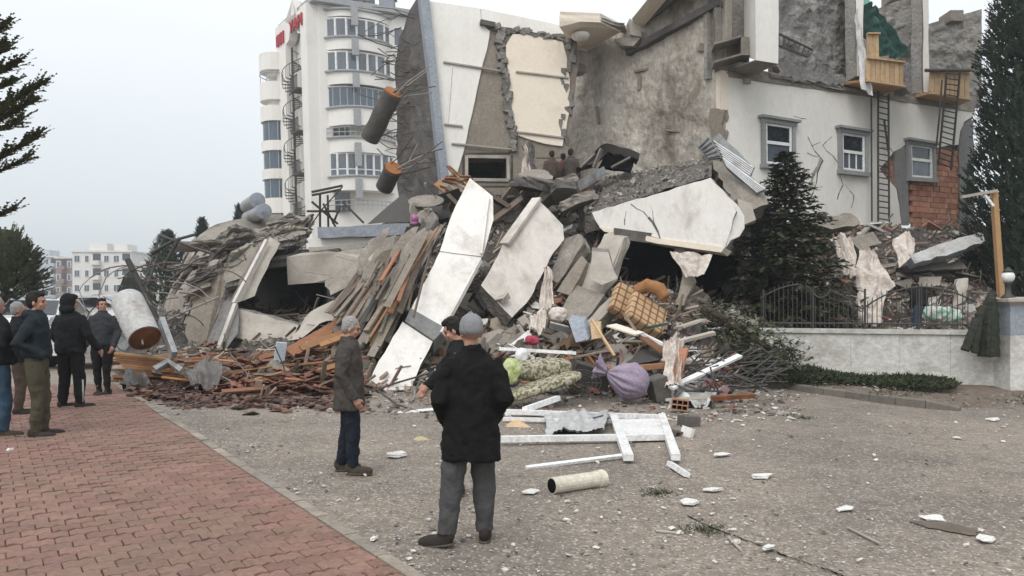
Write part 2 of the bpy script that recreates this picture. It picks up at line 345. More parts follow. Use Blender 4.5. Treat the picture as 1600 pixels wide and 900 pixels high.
cells = []
for row in range(int(LEN / PWD)):
    for c_ in range(int(8.5 / PLN)):
        q = e0 + ed * (row * PWD) + pd * (c_ * PLN + (row % 2) * PLN / 2)
        cx = q + ed * PWD / 2 + pd * PLN / 2
        if cx.y < 3.9: continue
        px = 800 + F * cx.x / cx.y; py = HY + F * (H - gz(cx.x)) / cx.y
        if px < -60 or py > 930: continue
        cells.append((cx.y, q, 1))
        if c_ == 0 and row % 2: cells.append((cx.y, e0 + ed * (row * PWD), .5))
cells.sort(key=lambda t: t[0])
vis = [c for c in cells]
basis = Matrix((( pd.x, ed.x, 0), (pd.y, ed.y, 0), (0, 0, 1)))
if basis.determinant() < 0: pass
proto = None; ang = math.atan2(pd.y, pd.x); flipY = basis.determinant() < 0
def pz(x, y): return gh(x, y) + .012 + U(-.003, .003) + noise.noise(Vector((x, y, 5))) * .008
pm = paver_mb()
if flipY:
    pm.v = [(a, -b, c) for a, b, c in pm.v]; pm.f = [f[::-1] for f in pm.f]
stuff = MB()
for i, (d, q, hf) in enumerate(vis):
    z = pz(q.x, q.y); tilt = (U(-.03, .03), U(-.03, .03), ang + U(-.03, .03))
    if i < 300:
        if proto is None:
            proto = pm.build('paver', m_pav, local=True); o = proto; o.parent = pav
        else:
            o = proto.copy(); col.objects.link(o)
        o.location = Vector((q.x, q.y, z)) - pav.location; o.rotation_euler = tilt; o.scale = (hf, 1, 1)
    else:
        mt = Matrix.Translation((q.x, q.y, z)) @ Euler(tilt).to_matrix().to_4x4() @ Matrix.Diagonal((hf, 1, 1, 1))
        stuff.add([mt @ Vector(v) for v in pm.v], pm.f)
tag(stuff.build('far_pavers', m_pav, parent=pav), kind='stuff')
C['edging'] = M('edging_concrete', (.27, .24, .205), (.19, .17, .145), 3, bump=.6, rnd=.15, dirt=(.33, .28, .225), ds=2, dt=.5, df=.8)
# flush concrete edging along the pavement
for k in range(28):
    a = e0 + ed * (k * .55 + .005) - pd * .005; l = .54
    m = MB(); c = a + ed * l / 2 - pd * .05
    m.box(Vector((c.x, c.y, gh(c.x, c.y) + .0)), (l, .09, .10), Matrix.Rotation(math.atan2(ed.y, ed.x), 3, 'Z'))
    m.build('edging_stone', C['edging'], parent=pav)

# ================================================================== TREES
def leafmat(name, a, b): return M(name, a, b, 2.5, rough=.75, bump=0, spec=.2, contrast=.3, rnd=.35, hue=.015, island=True)
C['spruce'] = leafmat('spruce_needles', (.105, .12, .068), (.045, .056, .032))
C['cypress'] = leafmat('cypress_foliage', (.060, .082, .055), (.024, .038, .027))
C['pine'] = leafmat('pine_needles', (.12, .13, .065), (.05, .06, .032))
C['ivy'] = leafmat('ground_cover_leaves', (.050, .062, .026), (.020, .028, .013))
def spray(m, base, dirv, ln, wd, n, droop=0, up=Vector((0, 0, 1))):
    """a conifer twig: needles as narrow triangles on both sides"""
    d = dirv.normalized(); s = d.cross(up); s = s.normalized() if s.length > .01 else Vector((1, 0, 0))
    for i in range(n):
        t = (i + U(0, .6)) / n; c = base + d * (ln * t) - Vector((0, 0, droop * t * t))
        for sg in (-1, 1):
            q = (d * U(.5, .9) + s * sg * U(.6, 1) + up * U(-.35, .5)).normalized() * wd * U(.6, 1.15) * (1.1 - .6 * t)
            w_ = d * wd * .42
            m.add([c - w_, c + w_, c + q], [(0, 1, 2)])
def conifer(name, label, x, y, h, rad, mat, levels, seed, base=.1, cat='tree', droop=.25, z0=None):
    rs = random.getstate(); random.seed(seed)
    z0 = gz(x) if z0 is None else z0
    t = thing(name, label, cat, (x, y, z0)); tr = MB(); cr = MB(); o = Vector((x, y, z0))
    tr.tube([o + Vector((U(-.03, .03), 0, h * q)) for q in (0, .25, .5, .75, .97)], [.035 * h * .6, .028 * h * .6, .02 * h * .6, .012 * h * .6, .004], 8)
    for l in range(levels):
        q = base + (1 - base) * (l / levels); nb = random.randint(6, 9)
        rr = rad * (1 - q) ** .8 * (.95 if q > base + .08 else .8) + .06
        a0 = U(0, 6.28)
        for k in range(nb):
            a = a0 + 6.283 * k / nb + U(-.3, .3); r_ = rr * U(.6, 1.12)
            st = o + Vector((0, 0, h * q + U(-.05, .05) * h / levels * 3)); rise = .25 * (q - .35)
            en = st + Vector((math.cos(a) * r_, math.sin(a) * r_, r_ * (rise * 1.6) - droop * r_ * (1 - q)))
            mid = st.lerp(en, .55) - Vector((0, 0, .07 * r_))
            tr.tube([st, mid, en], [.018 + .01 * (1 - q), .012, .004], 4, cap=False)
            ns = max(5, int(r_ * 19))
            for j in range(ns):
                u = .18 + .82 * (j + U(0, 1)) / ns
                p = (st.lerp(mid, u / .55) if u < .55 else mid.lerp(en, (u - .55) / .45))
                dv = (en - st).normalized(); sd_ = Vector((-math.sin(a), math.cos(a), 0)) * U(-1.3, 1.3)
                spray(cr, p, dv * U(.5, 1) + sd_ + Vector((0, 0, U(-.35, .25))), U(.16, .34) * min(1.2, .5 + r_ * .5), U(.09, .15), 5, .06)
    cr.build('crown', mat, t); tr.build('trunk', C['trunk'], t); random.setstate(rs); return t
def cypress(name, label, x, y, h, rad, mat, n, seed, z0=None, lo=.03):
    rs = random.getstate(); random.seed(seed)
    z0 = gz(x) if z0 is None else z0; o = Vector((x, y, z0)); t = thing(name, label, 'tree', o); cr = MB(); tr = MB()
    tr.tube([o, o + Vector((0, 0, h * .5)), o + Vector((0, 0, h * .95))], [rad * .13, rad * .08, .01], 8)
    for i in range(n):
        q = lo + (1 - lo) * random.random() ** 1.15; a = U(0, 6.283)
        prof = min(1, (q + .10) * 4) * (1 - q) ** .62
        lump = 1 + .22 * noise.noise(Vector((math.cos(a) * 2, math.sin(a) * 2, q * h * .8 + seed)))
        r_ = rad * prof * lump * (1 - .45 * random.random() ** 2.2)
        p = o + Vector((math.cos(a) * r_, math.sin(a) * r_, h * q))
        dv = Vector((math.cos(a) * U(.2, .9), math.sin(a) * U(.2, .9), U(.4, 1.2)))
        spray(cr, p, dv, U(.2, .42), U(.10, .18), 4, 0, Vector((math.cos(a), math.sin(a), .3)).normalized())
    cr.build('crown', mat, t); tr.build('trunk', C['trunk'], t); random.setstate(rs); return t
conifer('spruce_tree', 'dark green spruce tree behind the white garden wall', 7.25, 20.4, 5.45, 2.4, C['spruce'], 36, 3, base=.07, z0=.35)
cypress('cypress_tree', 'tall dark cypress tree at the right edge behind the gate pillar', 16.2, 22.6, 21, 2.75, C['cypress'], 24000, 5, lo=.04)
# tree at the left edge: trunk out of frame, long upswept branches reach in
def edge_branches():
    rs = random.getstate(); random.seed(21)
    D = 9.5; x0 = (-160 - 800) / F * D; t = thing('cedar_tree', 'cedar tree with upswept branches reaching in at the left edge', 'tree', (x0, D, gz(x0)))
    tr = MB(); cr = MB()
    tr.tube([Vector((x0, D, gz(x0) + q)) for q in (0, 2, 4, 5.6)], [.18, .14, .08, .02], 10)
    for (py, tips) in ((330, ((22, 325, 7), (-20, 300, 6))), (250, ((56, 215, 16), (40, 250, 12), (10, 170, 9))), (180, ((66, 130, 18), (30, 190, 12), (50, 160, 9))), (110, ((24, 100, 13), (10, 75, 10), (18, 130, 8))), (60, ((8, 40, 10), (2, 70, 8)))):
        st = P(-160, py + 45, D)
        for (tx, ty, nn) in tips:
            en = P(tx, ty, D + U(-.6, .6)); mid = st.lerp(en, .6) + Vector((0, 0, -.15))
            tr.tube([st, mid, en], [.03, .018, .004], 5, cap=False)
            for j in range(nn * 9):
                u = .35 + .65 * random.random() ** .8
                p = st.lerp(mid, u / .6) if u < .6 else mid.lerp(en, (u - .6) / .4)
                dv = (en - mid).normalized() + Vector((U(-.35, .35), U(-.7, .7), U(-.25, .55)))
                spray(cr, p, dv, U(.12, .3), U(.04, .075), 6, 0)
    cr.build('crown', C['pine'], t, ); tr.build('trunk', C['trunk'], t); random.setstate(rs)
edge_branches()
def round_pine(name, label, x, y, h, rad, seed, n=2600, mat='pine'):
    rs = random.getstate(); random.seed(seed); o = Vector((x, y, gz(x))); t = thing(name, label, 'tree', o); cr = MB(); tr = MB()
    tr.tube([o, o + Vector((.05, 0, h * .5)), o + Vector((0, 0, h * .9))], [.14, .1, .03], 7)
    for i in range(n):
        v = Vector((random.gauss(0, 1), random.gauss(0, 1), random.gauss(0, 1))).normalized()
        l = 1 + .35 * noise.noise(v * 2.2 + Vector((seed, 0, 0))); r_ = rad * l * (1 - .5 * random.random() ** 2)
        p = o + Vector((v.x * r_, v.y * r_, h * .6 + v.z * h * .42 * l))
        if p.z < o.z + .25: continue
        spray(cr, p, v + Vector((0, 0, U(.2, .9))), U(.2, .4), U(.10, .17), 5, 0)
    cr.build('crown', C[mat], t); tr.build('trunk', C['trunk'], t); random.setstate(rs)
q = GD(4, 24); round_pine('pine_tree', 'bushy green pine tree at the left edge below the cedar branches', q.x, q.y, 3.5, 1.05, 4)
for i, (px, D, py, rr, lb) in enumerate(((262, 42, 372, 2.0, 'dark tree beyond the ruin behind the bent steel ladder'), (316, 44, 352, .8, 'thin dark conifer tip rising just left of the collapsed roof edge'), (374, 46, 330, .9, 'dark conifer tip rising left of the two grey water tanks'), (205, 60, 440, 1.4, 'small grey-green tree in front of the far white apartment house'))):
    q = GD(px, D); hh = (HY - py) / F * D + H
    cypress('garden_tree', lb, q.x, q.y, hh, rr, C['cypress'], 1800, 30 + i)

# ================================================================== FAR HOUSES (left)
def far_house(label, px0, px1, ytop, D, mat, floors, seed, cols, roofbits=()):
    rs = random.getstate(); random.seed(seed)
    a = P(px0, ytop, D); b = P(px1, ytop, D); zt = a.z; w_ = b.x - a.x; base = gz(a.x)
    t = thing('apartment_house', label, 'building', ((a.x + b.x) / 2, D, base), group='far apartment houses beyond the ruin')
    m = MB(); m.box(((a.x + b.x) / 2, D + 5, (zt + base) / 2), (w_, 10, zt - base)); m.build('wall', mat, t)
    m = MB(); m.box(((a.x + b.x) / 2, D + 5, zt + .15), (w_ + .5, 10.5, .3)); m.build('roof', C['farw'], t)
    for (u0, u1, hh) in roofbits:
        m = MB(); m.box((a.x + w_ * (u0 + u1) / 2, D + 4, zt + .3 + hh / 2), (w_ * (u1 - u0), 4, hh)); m.build('stair_tower', mat, t)
    fh = (zt - base) / floors
    for f in range(floors):
        for c_ in range(cols):
            cx = a.x + w_ * (c_ + .5) / cols; z = base + fh * (f + .55); ww = w_ / cols * U(.35, .55)
            if (c_ + seed) % 3 == 0 and cols > 2:
                m = MB(); m.box((cx, D - .5, z - fh * .28), (w_ / cols * .9, 1.1, fh * .3)); m.build('balcony', mat, t)
                m = MB(); m.box((cx, D - .012, z + fh * .1), (w_ / cols * .8, .04, fh * .5)); m.build('window', C['glass'], t)
            else:
                m = MB(); m.box((cx, D - .03, z), (ww + .25, .1, fh * .5)); f_ = m.build('window', C['wframe'], t)
                for sgn in (-1, 1):
                    m = MB(); m.box((cx + sgn * ww * .26, D - .09, z), (ww * .44, .04, fh * .42)); m.build('pane', C['glass_b'], f_)
    random.setstate(rs)
far_house('white apartment house with flat roof seen beyond the left crowd', 113, 205, 394, 150, C['farw'], 4, 1, 6, ((.2, .5, 1.6), (.62, .85, 1.4)))
far_house('brown unfinished apartment house left of the white one', 87, 113, 404, 160, C['farb'], 4, 2, 3)
far_house('pale blue-grey apartment house, leftmost of the far houses', 50, 88, 402, 175, C['farg'], 5, 3, 4, ((.1, .5, 1.5),))
far_house('pale house seen through the bent steel ladder', 222, 268, 412, 140, C['farw'], 3, 5, 4)
# ================================================================== APARTMENT TOWER
def tower():
    A = GD(487, 60); Bp = GD(652, 63.9); Cc = GD(437, 65.6)
    A.z = Bp.z = Cc.z = 0
    RF = VP(487, 60, 652, 63.9); LF = VP(437, 65.6, 487, 60)
    t = thing('apartment_tower', 'tall cream apartment tower with curved glazed balconies behind the ruin', 'building', (A.x, A.y, gz(A.x)))
    def hz(py, D): return H - (py - HY) / F * D
    zt = hz(6, 60); u = (Bp - A); v = (Cc - A)
    nR = u.cross(Vector((0, 0, 1))).normalized(); nR = nR if nR.y < 0 else -nR
    nL = v.cross(Vector((0, 0, 1))).normalized(); nL = nL if nL.x < 0 else -nL
    m = MB(); base = [A, A + u * 1.15, A + u * 1.15 + v * 1.3, A + v]
    base = [Vector((q.x, q.y, -.3)) for q in base]
    m.prism(base, Vector((0, 0, zt + .3))); m.build('wall', C['hotel'], t)
    m = MB(); top = [A + nR * .55 + nL * .55, A + u * 1.15 + nR * .55, A + u * 1.15 + v * 1.3, A + v * 1.04 + nL * .5]
    m.prism([Vector((q.x, q.y, zt)) for q in top], Vector((0, 0, .45))); m.build('roof_eave', C['hotel_t'], t)
    m = MB(); top2 = [A + u * .1 + v * .1, A + u * 1.1 + v * .1, A + u * 1.1 + v * 1.2, A + v * .95 + u * .1]
    m.prism([Vector((q.x, q.y, zt + .45)) for q in top2], Vector((0, 0, .25))); m.build('roof', C['hotel_t'], t)
    # chimney and roof tanks
    c = RF(609, 14) - nR * 2; m = MB(); m.box((c.x, c.y, zt + 1.2), (1.2, 1.2, 1.8)); ch = m.build('chimney', C['bluegrey'], t)
    m = MB(); m.loft([[Vector((c.x + x * s_, c.y + y * s_, z)) for x, y in ((-1, -1), (1, -1), (1, 1), (-1, 1))] for s_, z in ((.75, zt + 2.1), (.75, zt + 2.2), (.15, zt + 2.55))]); m.build('cap', C['steel_d'], ch)
    for px in (520, 540, 556, 572):
        c = RF(px, 10) - nR * 1.6
        m = MB(); m.tube([Vector((c.x - .7, c.y, zt + 1.5)), Vector((c.x + .7, c.y, zt + 1.5))], .38, 14); m.build('roof_tank', C['hotel_t'], t, True)
        m = MB(); m.prism([Vector((c.x - .8, c.y - .3, zt + 1.4)), Vector((c.x + .8, c.y - .3, zt + 1.4)), Vector((c.x + .8, c.y - 1.5, zt + .5)), Vector((c.x - .8, c.y - 1.5, zt + .5))], Vector((0, .05, -.08))); m.build('solar_panel', C['steel_d'], t)
    # curved bays on the right face
    def arc(pa, pb, bul, z, n=14):
        return [Vector((*(pa.lerp(pb, i / n) + nR * bul * (1 - abs(2 * i / n - 1) ** 2.6)).to_2d(), z)) for i in range(n + 1)]
    pa = RF(496, 300); pb = RF(603, 300); pa.z = pb.z = 0
    def band(y0, y1, bul, name, mat, pa_=pa, pb_=pb, inset=.0):
        z0, z1 = hz(y1, 60.5), hz(y0, 60.5); r = arc(pa_ - nR * .25, pb_ - nR * .25, bul, z0)
        m = MB(); m.prism(r, Vector((0, 0, z1 - z0))); return m.build(name, mat, t)
    bulge = 1.35
    for (y0, y1, bl) in ((18, 28, 1.2), (62, 80, bulge), (115, 134, bulge), (172, 199, bulge + .35), (218, 240, bulge), (279, 300, bulge + .3)):
        p = band(y0, y1, bl, 'balcony_parapet', C['hotel'])
        z = hz(y0, 60.5); r = arc(pa, pb, bl - .18, z + .05); m = MB(); m.tube(r, .09, 6); m.build('coping', C['hotel_t'], t)
    def glazed(y0, y1, n, matg, fr, bl):
        z0, z1 = hz(y1, 60.5), hz(y0, 60.5); k = n * 3; r = arc(pa - nR * .25, pb - nR * .25, bl, 0, k)
        for i in range(n):
            seg = r[i * 3:i * 3 + 4]; m = MB(); vv = []
            for q in seg: vv += [Vector((q.x, q.y, z0)), Vector((q.x, q.y, z1))]
            m.add(vv, [(2 * j, 2 * j + 2, 2 * j + 3, 2 * j + 1) for j in range(3)])
            w_ = m.build('window', matg, t)
            m = MB(); q = seg[0]; m.tube([Vector((q.x, q.y, z0)), Vector((q.x, q.y, z1))], .10 if fr == 'wframe' else .05, 6)
            q0 = seg[0]; q1 = seg[-1]
            for z in (z0 + .06, z1 - .06): m.tube([Vector((q.x, q.y, z)) for q in seg], .08, 5)
            if fr == 'wframe' and (y0 > 200): m.tube([Vector((q.x, q.y, z0 + (z1 - z0) * .35)) for q in seg], .05, 5)
            m.build('frame', C[fr], w_)
    glazed(30, 63, 7, C['glass_c'], 'wframe', bulge - .25)
    glazed(82, 116, 7, C['glass_c'], 'wframe', bulge - .25)
    glazed(137, 173, 11, C['glass_b'], 'hotel_t', bulge - .2)
    glazed(240, 280, 8, C['glass_c'], 'wframe', bulge - .25)
    for (y0, y1) in ((200, 219), (302, 332)):
        z0, z1 = hz(y1, 60.5), hz(y0, 60.5); m = MB(); c = RF(506, 300); m.box((c.x + .6, c.y - .02, (z0 + z1) / 2), (1.2, .1, z1 - z0)); m.build('door', C['glass'], t)
        r = arc(pa, pb, bulge - .1, z0 + .5); m = MB(); m.tube(r, .035, 5); m.tube([q + Vector((0, 0, .35)) for q in r], .035, 5)
        for q in r: m.tube([q - Vector((0, 0, .4)), q + Vector((0, 0, .35))], .03, 4)
        m.build('railing', C['hotel_t'], t)
    for (y0, y1) in ((8, 44), (64, 90), (118, 140), (174, 200), (226, 262), (282, 312)):
        z0, z1 = hz(y1, 60.2), hz(y0, 60.2); c = pa.lerp(pb, .37) + nR * (bulge + .12); m = MB(); m.box((c.x, c.y, (z0 + z1) / 2), (.5, .25, z1 - z0), Matrix.Rotation(math.atan2(u.y, u.x), 3, 'Z')); m.build('downpipe_cover', C['hotel_t'], t)
    for y0, y1 in ((48, 78), (100, 126), (155, 180), (210, 235), (265, 290)):
        c = RF(622, (y0 + y1) / 2); m = MB(); m.box(c, (1.9, .16, (y1 - y0) / 19.), Matrix.Rotation(math.atan2(u.y, u.x), 3, 'Z')); w_ = m.build('window', C['wframe'], t)
        for s_ in (-.45, .45):
            m = MB(); m.box(c + u.normalized() * s_ + nR * .08, (.8, .06, (y1 - y0) / 19. - .25), Matrix.Rotation(math.atan2(u.y, u.x), 3, 'Z')); m.build('pane', C['glass_c'], w_)
    # left face: stair niche, spiral stair, windows, red lettering, bays
    rotL = Matrix.Rotation(math.atan2(v.y, v.x), 3, 'Z')
    vn = v.normalized()
    # niche surround: pilasters and a gable over the niche
    zn0, zn1 = 0, hz(72, 62)
    for q0, q1 in ((.02, .20), (.66, .98)):
        c = A + v * ((q0 + q1) / 2) + nL * .45; m = MB(); m.box((c.x, c.y, (zt) / 2), ((q1 - q0) * v.length, .9, zt - .02), rotL); m.build('pilaster', C['hotel'], t)
    z_ = hz(60, 62); g = [A + v * .20 + nL * .88, A + v * .66 + nL * .88]
    for pp in ([(.20, zt - .1), (.66, zt - .1), (.66, z_), (.56, z_ + .2), (.43, z_ + 3.2), (.30, z_ + .2), (.20, z_)],):
        m = MB(); m.prism([Vector((*(A + v * a + nL * .86).to_2d(), z)) for a, z in pp], -nL * .7); m.build('gable', C['hotel'], t)
    for f in range(6):
        z = 2.2 + f * 3.35
        c = A + v * .31 + nL * .06; m = MB(); m.box((c.x, c.y, z + 1), (1.3, .12, 2.2), rotL); w_ = m.build('window', C['glass_b'], t)
        m = MB(); m.box((c.x + nL.x * .08, c.y + nL.y * .08, z + 1), (.09, .1, 2.2), rotL); m.build('frame', C['wframe'], w_)
        m = MB(); c2 = A + v * .31 + nL * .7
        m.box((c2.x, c2.y, z - .15), (1.5, 1.2, .12), rotL)
        for k in range(8): q = c2 + vn * (k / 7 - .5) * 1.4 + nL * .55; m.tube([Vector((q.x, q.y, z - .1)), Vector((q.x, q.y, z + .9))], .03, 4)
        q = c2 + nL * .55; m.box((q.x, q.y, z + .9), (1.45, .06, .06), rotL); m.build('landing', C['steel_d'], t)
    sp = A + v * .52 + nL * .75; m = MB(); m.tube([Vector((sp.x, sp.y, 0)), Vector((sp.x, sp.y, z_ - .5))], .09, 8)
    for k in range(110):
        a = k * .42; z = k * .2; 
        if z > z_ - 1: break
        e_ = sp + Vector((math.cos(a), math.sin(a), 0)) * .85; m.tube([Vector((sp.x, sp.y, z)), Vector((e_.x, e_.y, z))], .05, 4); m.tube([Vector((e_.x, e_.y, z)), Vector((e_.x, e_.y, z + .9))], .022, 4)
    m.tube([Vector((sp.x + math.cos(k * .42) * .85, sp.y + math.sin(k * .42) * .85, k * .2 + .9)) for k in range(int((z_ - 1) / .2))], .03, 4)
    m.build('spiral_stair', C['steel_d'], t, local=False)
    def lettering(txt, q, z, size, nm):
        cu = bpy.data.curves.new(nm, 'FONT'); cu.body = txt; cu.size = size; cu.extrude = .05; cu.align_x = 'CENTER'; cu.offset = .02
        to = bpy.data.objects.new(nm, cu); col.objects.link(to); dg = bpy.context.evaluated_depsgraph_get(); me = bpy.data.meshes.new_from_object(to.evaluated_get(dg))
        bpy.data.objects.remove(to); me.materials.clear(); me.materials.append(C['red']); o = bpy.data.objects.new(nm, me); col.objects.link(o); o.parent = t
        p = A + v * q + nL * .98; o.location = PW[t.name].inverted() @ Vector((p.x, p.y, z))
        x = -vn; z3 = Vector((0, 0, 1)); y = x.cross(z3) * -1
        o.rotation_euler = Matrix((x, z3, x.cross(z3))).transposed().to_euler()
    lettering('YAPI', .30, hz(45, 61.2), 1.35, 'sign_lettering')
    m = MB()
    for k in range(6):     # unreadable red lettering
        q = A + v * (.70 + k * .042) + nL * .97; m.box((q.x, q.y, hz(66, 64) + .1 + .25), (.20, .1, 1.0 - .12 * (k % 2)), rotL)
    m.build('sign_lettering', C['red'], t)
    for k, (y0, y1, ty) in enumerate(((92, 118, 0), (136, 163, 0), (172, 195, 1), (225, 240, 1), (268, 283, 1), (312, 335, 1))):
        c = P(421, 100, 65.5); z0, z1 = hz(y1, 66.5), hz(y0, 66.5)
        ring = [Vector((c.x + 1.35 * math.cos(a), c.y + 1.35 * math.sin(a), z0)) for a in [2 * math.pi * j / 20 for j in range(20)]]
        m = MB(); m.prism(ring, Vector((0, 0, z1 - z0))); 
        m.prism([q * .0 + Vector((c.x + (q.x - c.x) * .6, c.y + (q.y - c.y) * .6, z0 - .35)) for q in ring], Vector((0, 0, .36))); m.build('round_balcony', C['hotel'], t)
        if ty:
            zz = hz(y1 + 30, 66.5); rr = [Vector((c.x + (q.x - c.x) * .88, c.y + (q.y - c.y) * .88, zz)) for q in ring]
            m = MB(); m.prism(rr, Vector((0, 0, z0 - zz))); w_ = m.build('window', C['glass_b'], t); m = MB()
            for j in range(0, 20, 2): m.tube([rr[j], rr[j] + Vector((0, 0, z0 - zz))], .05, 4)
            m.build('frame', C['hotel_t'], w_)
        elif k == 1:
            m = MB()
            for q in ring[::2]: m.tube([Vector((q.x, q.y, z1)), Vector((q.x, q.y, z1 + .75))], .025, 4)
            m.tube([Vector((q.x, q.y, z1 + .75)) for q in ring] + [Vector((ring[0].x, ring[0].y, z1 + .75))], .035, 5); m.build('railing', C['hotel_t'], t)
    return t
tw = tower(); tw.rotation_euler = (0, R(-1.6), 0); tw.location.x += 1.15
# ================================================================== STANDING PART OF THE COLLAPSED BUILDING
def beam(m, a, b, w_, h_, mi=0, up=Vector((0, 0, 1))):
    d = (b - a); l = d.length; d.normalize(); s = d.cross(up); s = s.normalized() if s.length > .01 else Vector((1, 0, 0)); u2 = s.cross(d)
    rot = Matrix((d, s, u2)).transposed(); m.box((a + b) / 2, (l, w_, h_), rot, mi); return m
W1 = PL((668, 3, 25.5), (895, 42, 26.6), (700, 285, 24.6))
W2 = VP(890, 29, 1130, 24); W3 = VP(1130, 24, 1560, 29)
n3 = nrm(pts(W3, (1140, 120), (1400, 120), (1400, 300))); n3 = n3 if n3.y < 0 else -n3
n2 = nrm(pts(W2, (900, 120), (1100, 120), (1100, 250))); n2 = n2 if n2.y < 0 else -n2
n1 = nrm(pts(W1, (700, 20), (880, 50), (880, 250))); n1 = n1 if n1.y < 0 else -n1
CB = thing('collapsed_building', 'wrecked white building whose upper walls still lean over the rubble', 'building', (5.5, 25.5, 0))
def part(name, mat, ps, t=.3, jit=.05, seg=.3, off=0, nv=None, me=None, fix=(), parent=None):
    v = away(ps, t) if nv is None else nv
    if off: ps = [q - v.normalized() * off for q in ps]
    m = MB(); m.slab(ps, v, jit, seg, 0, 1 if me else None, fix); return m.build(name, [mat, me] if me else mat, parent or CB)
# --- leaning panel wall
part('wall', C['tan'], pts(W1, (668, 2), (750, 14), (900, 46), (906, 92), (895, 170), (886, 246), (729, 245), (694, 244), (686, 150)), .5, .04, .5, fix=(0, 1))
part('wall', C['tan'], pts(W1, (694, 246), (729, 246), (729, 283), (795, 283), (795, 246), (886, 247), (876, 310), (800, 318), (700, 318)), .5, .03, .6)
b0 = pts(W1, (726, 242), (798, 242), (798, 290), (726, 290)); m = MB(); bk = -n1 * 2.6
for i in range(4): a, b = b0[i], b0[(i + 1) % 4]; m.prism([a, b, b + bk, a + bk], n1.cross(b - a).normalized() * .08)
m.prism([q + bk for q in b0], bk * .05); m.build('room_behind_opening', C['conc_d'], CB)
wf = MB(); fr = pts(W1, (729, 245), (793, 246), (794, 282), (729, 281))
for i in range(4): beam(wf, fr[i] + n1 * .02, fr[(i + 1) % 4] + n1 * .02, .1, .1)
wf.build('opening_frame', C['conc_l'], CB)
part('painted_panel', C['white2'], pts(W1, (669, 3), (750, 15), (752, 38), (765, 50), (764, 60), (745, 140), (723, 240), (714, 272), (702, 290), (694, 240), (684, 130)), .05, .015, .4, off=.06, fix=(0,))
part('parapet_strip', C['white2'], pts(W1, (751, 15), (897, 46), (902, 64), (860, 58), (800, 46), (753, 38)), .06, .03, .35, off=.07, fix=(0,))
part('painted_panel', C['cream'], pts(W1, (800, 55), (840, 58), (878, 66), (886, 100), (891, 152), (885, 190), (878, 229), (850, 226), (809, 212), (797, 200), (793, 120), (790, 72)), .06, .03, .25, off=.07)
for a, b in (((692, 99), (780, 113)), ((805, 114), (887, 124)), ((694, 196), (722, 199)), ((705, 226), (797, 235)), ((800, 207), (880, 217))):
    m = MB(); beam(m, W1(*a) + n1 * .1, W1(*b) + n1 * .1, .07, .05); m.build('ledge', C['conc_l'], CB)
m = MB(); beam(m, W1(706, 105) + n1 * .075, W1(699, 196) + n1 * .075, .03, .05); m.build('ledge', C['white2'], CB)
# broken column between the panels
mm = MB()
for k in range(26):
    t = k / 25; c = W1(777 + 26 * t + U(-3, 3), 44 + 190 * t) + n1 * .06; mm.box(c, (U(.12, .3), U(.1, .2), U(.15, .3)), Euler((U(-.4, .4), U(-.4, .4), U(-.4, .4))).to_matrix())
for k in range(22):
    t = k / 21; c = W1(785 + 110 * t, 46 + 16 * t + U(-2, 3)) + n1 * .05; mm.box(c, (U(.15, .35), .12, U(.08, .22)), Euler((U(-.4, .4), U(-.4, .4), U(-.4, .4))).to_matrix())
for k in range(14):
    t = k / 13; c = W1(882 + 8 * math.sin(k) + 6 * (1 - t), 70 + 150 * t) + n1 * .04; mm.box(c, (U(.1, .25), .1, U(.25, .5)), Euler((U(-.3, .3), U(-.3, .3), U(-.3, .3))).to_matrix())
mm.build('broken_column', C['broken'], CB)
m = MB(); beam(m, W1(749, 38) + n1 * .12, W1(772, 43) + n1 * .12, .22, .16); m.build('beam_stub', C['conc_d'], CB)
sg = PL((668, 3, 25.2), (672, 3, 25.22), (700, 285, 24.3))
part('corner_column', C['bluegrey'], pts(sg, (655, -12), (670, -12), (684, 120), (702, 285), (692, 312), (683, 230), (672, 120)), .55, .015, .8)
DS = VP(692, 24.7, 615, 27.5)
part('floor_slab_on_edge', C['conc_d'], pts(DS, (654, -5), (640, 18), (624, 58), (616, 105), (621, 160), (619, 240), (624, 320), (694, 320), (684, 230), (672, 120)), .4, .14, .3)
m = MB(); q4 = pts(DS, (626, 70), (670, 30), (690, 318), (626, 318)); m.relief([q - away(q4, .03) for q in q4], 12, 40, .10, 1.5, away(q4, .2)); m.build('rough_slab_face', C['conc_d'], CB)
# --- grey plaster party wall
m = MB(); m.relief(pts(W2, (893, 95), (1131, -60), (1131, 262), (876, 285)), 90, 90, .12, 1.1, -n2 * .4, oct=5); m.build('party_wall', C['plaster'], CB)
m = MB(); beam(m, W2(985, 84) + n2 * .12, W2(1129, 6) + n2 * .12, .3, .22); m.build('ring_beam', C['conc_d'], CB)
m = MB(); beam(m, W2(1122, -20) + n2 * .1, W2(1125, 112) + n2 * .1, .2, .25, up=Vector((0, 1, 0))); m.build('edge_beam', C['conc'], CB)
for px, py, w_, h_ in ((1003, 110, .5, .08), (1100, 75, .3, .25), (1000, 130, .12, .5), (1052, 205, .5, .05), (935, 180, .1, .6)):
    c = W2(px, py) + n2 * .03; m = MB(); m.box(c, (w_, .12, h_), Euler((0, U(-.4, .4), -.35)).to_matrix()); m.build('loose_render', C['tan'], CB)
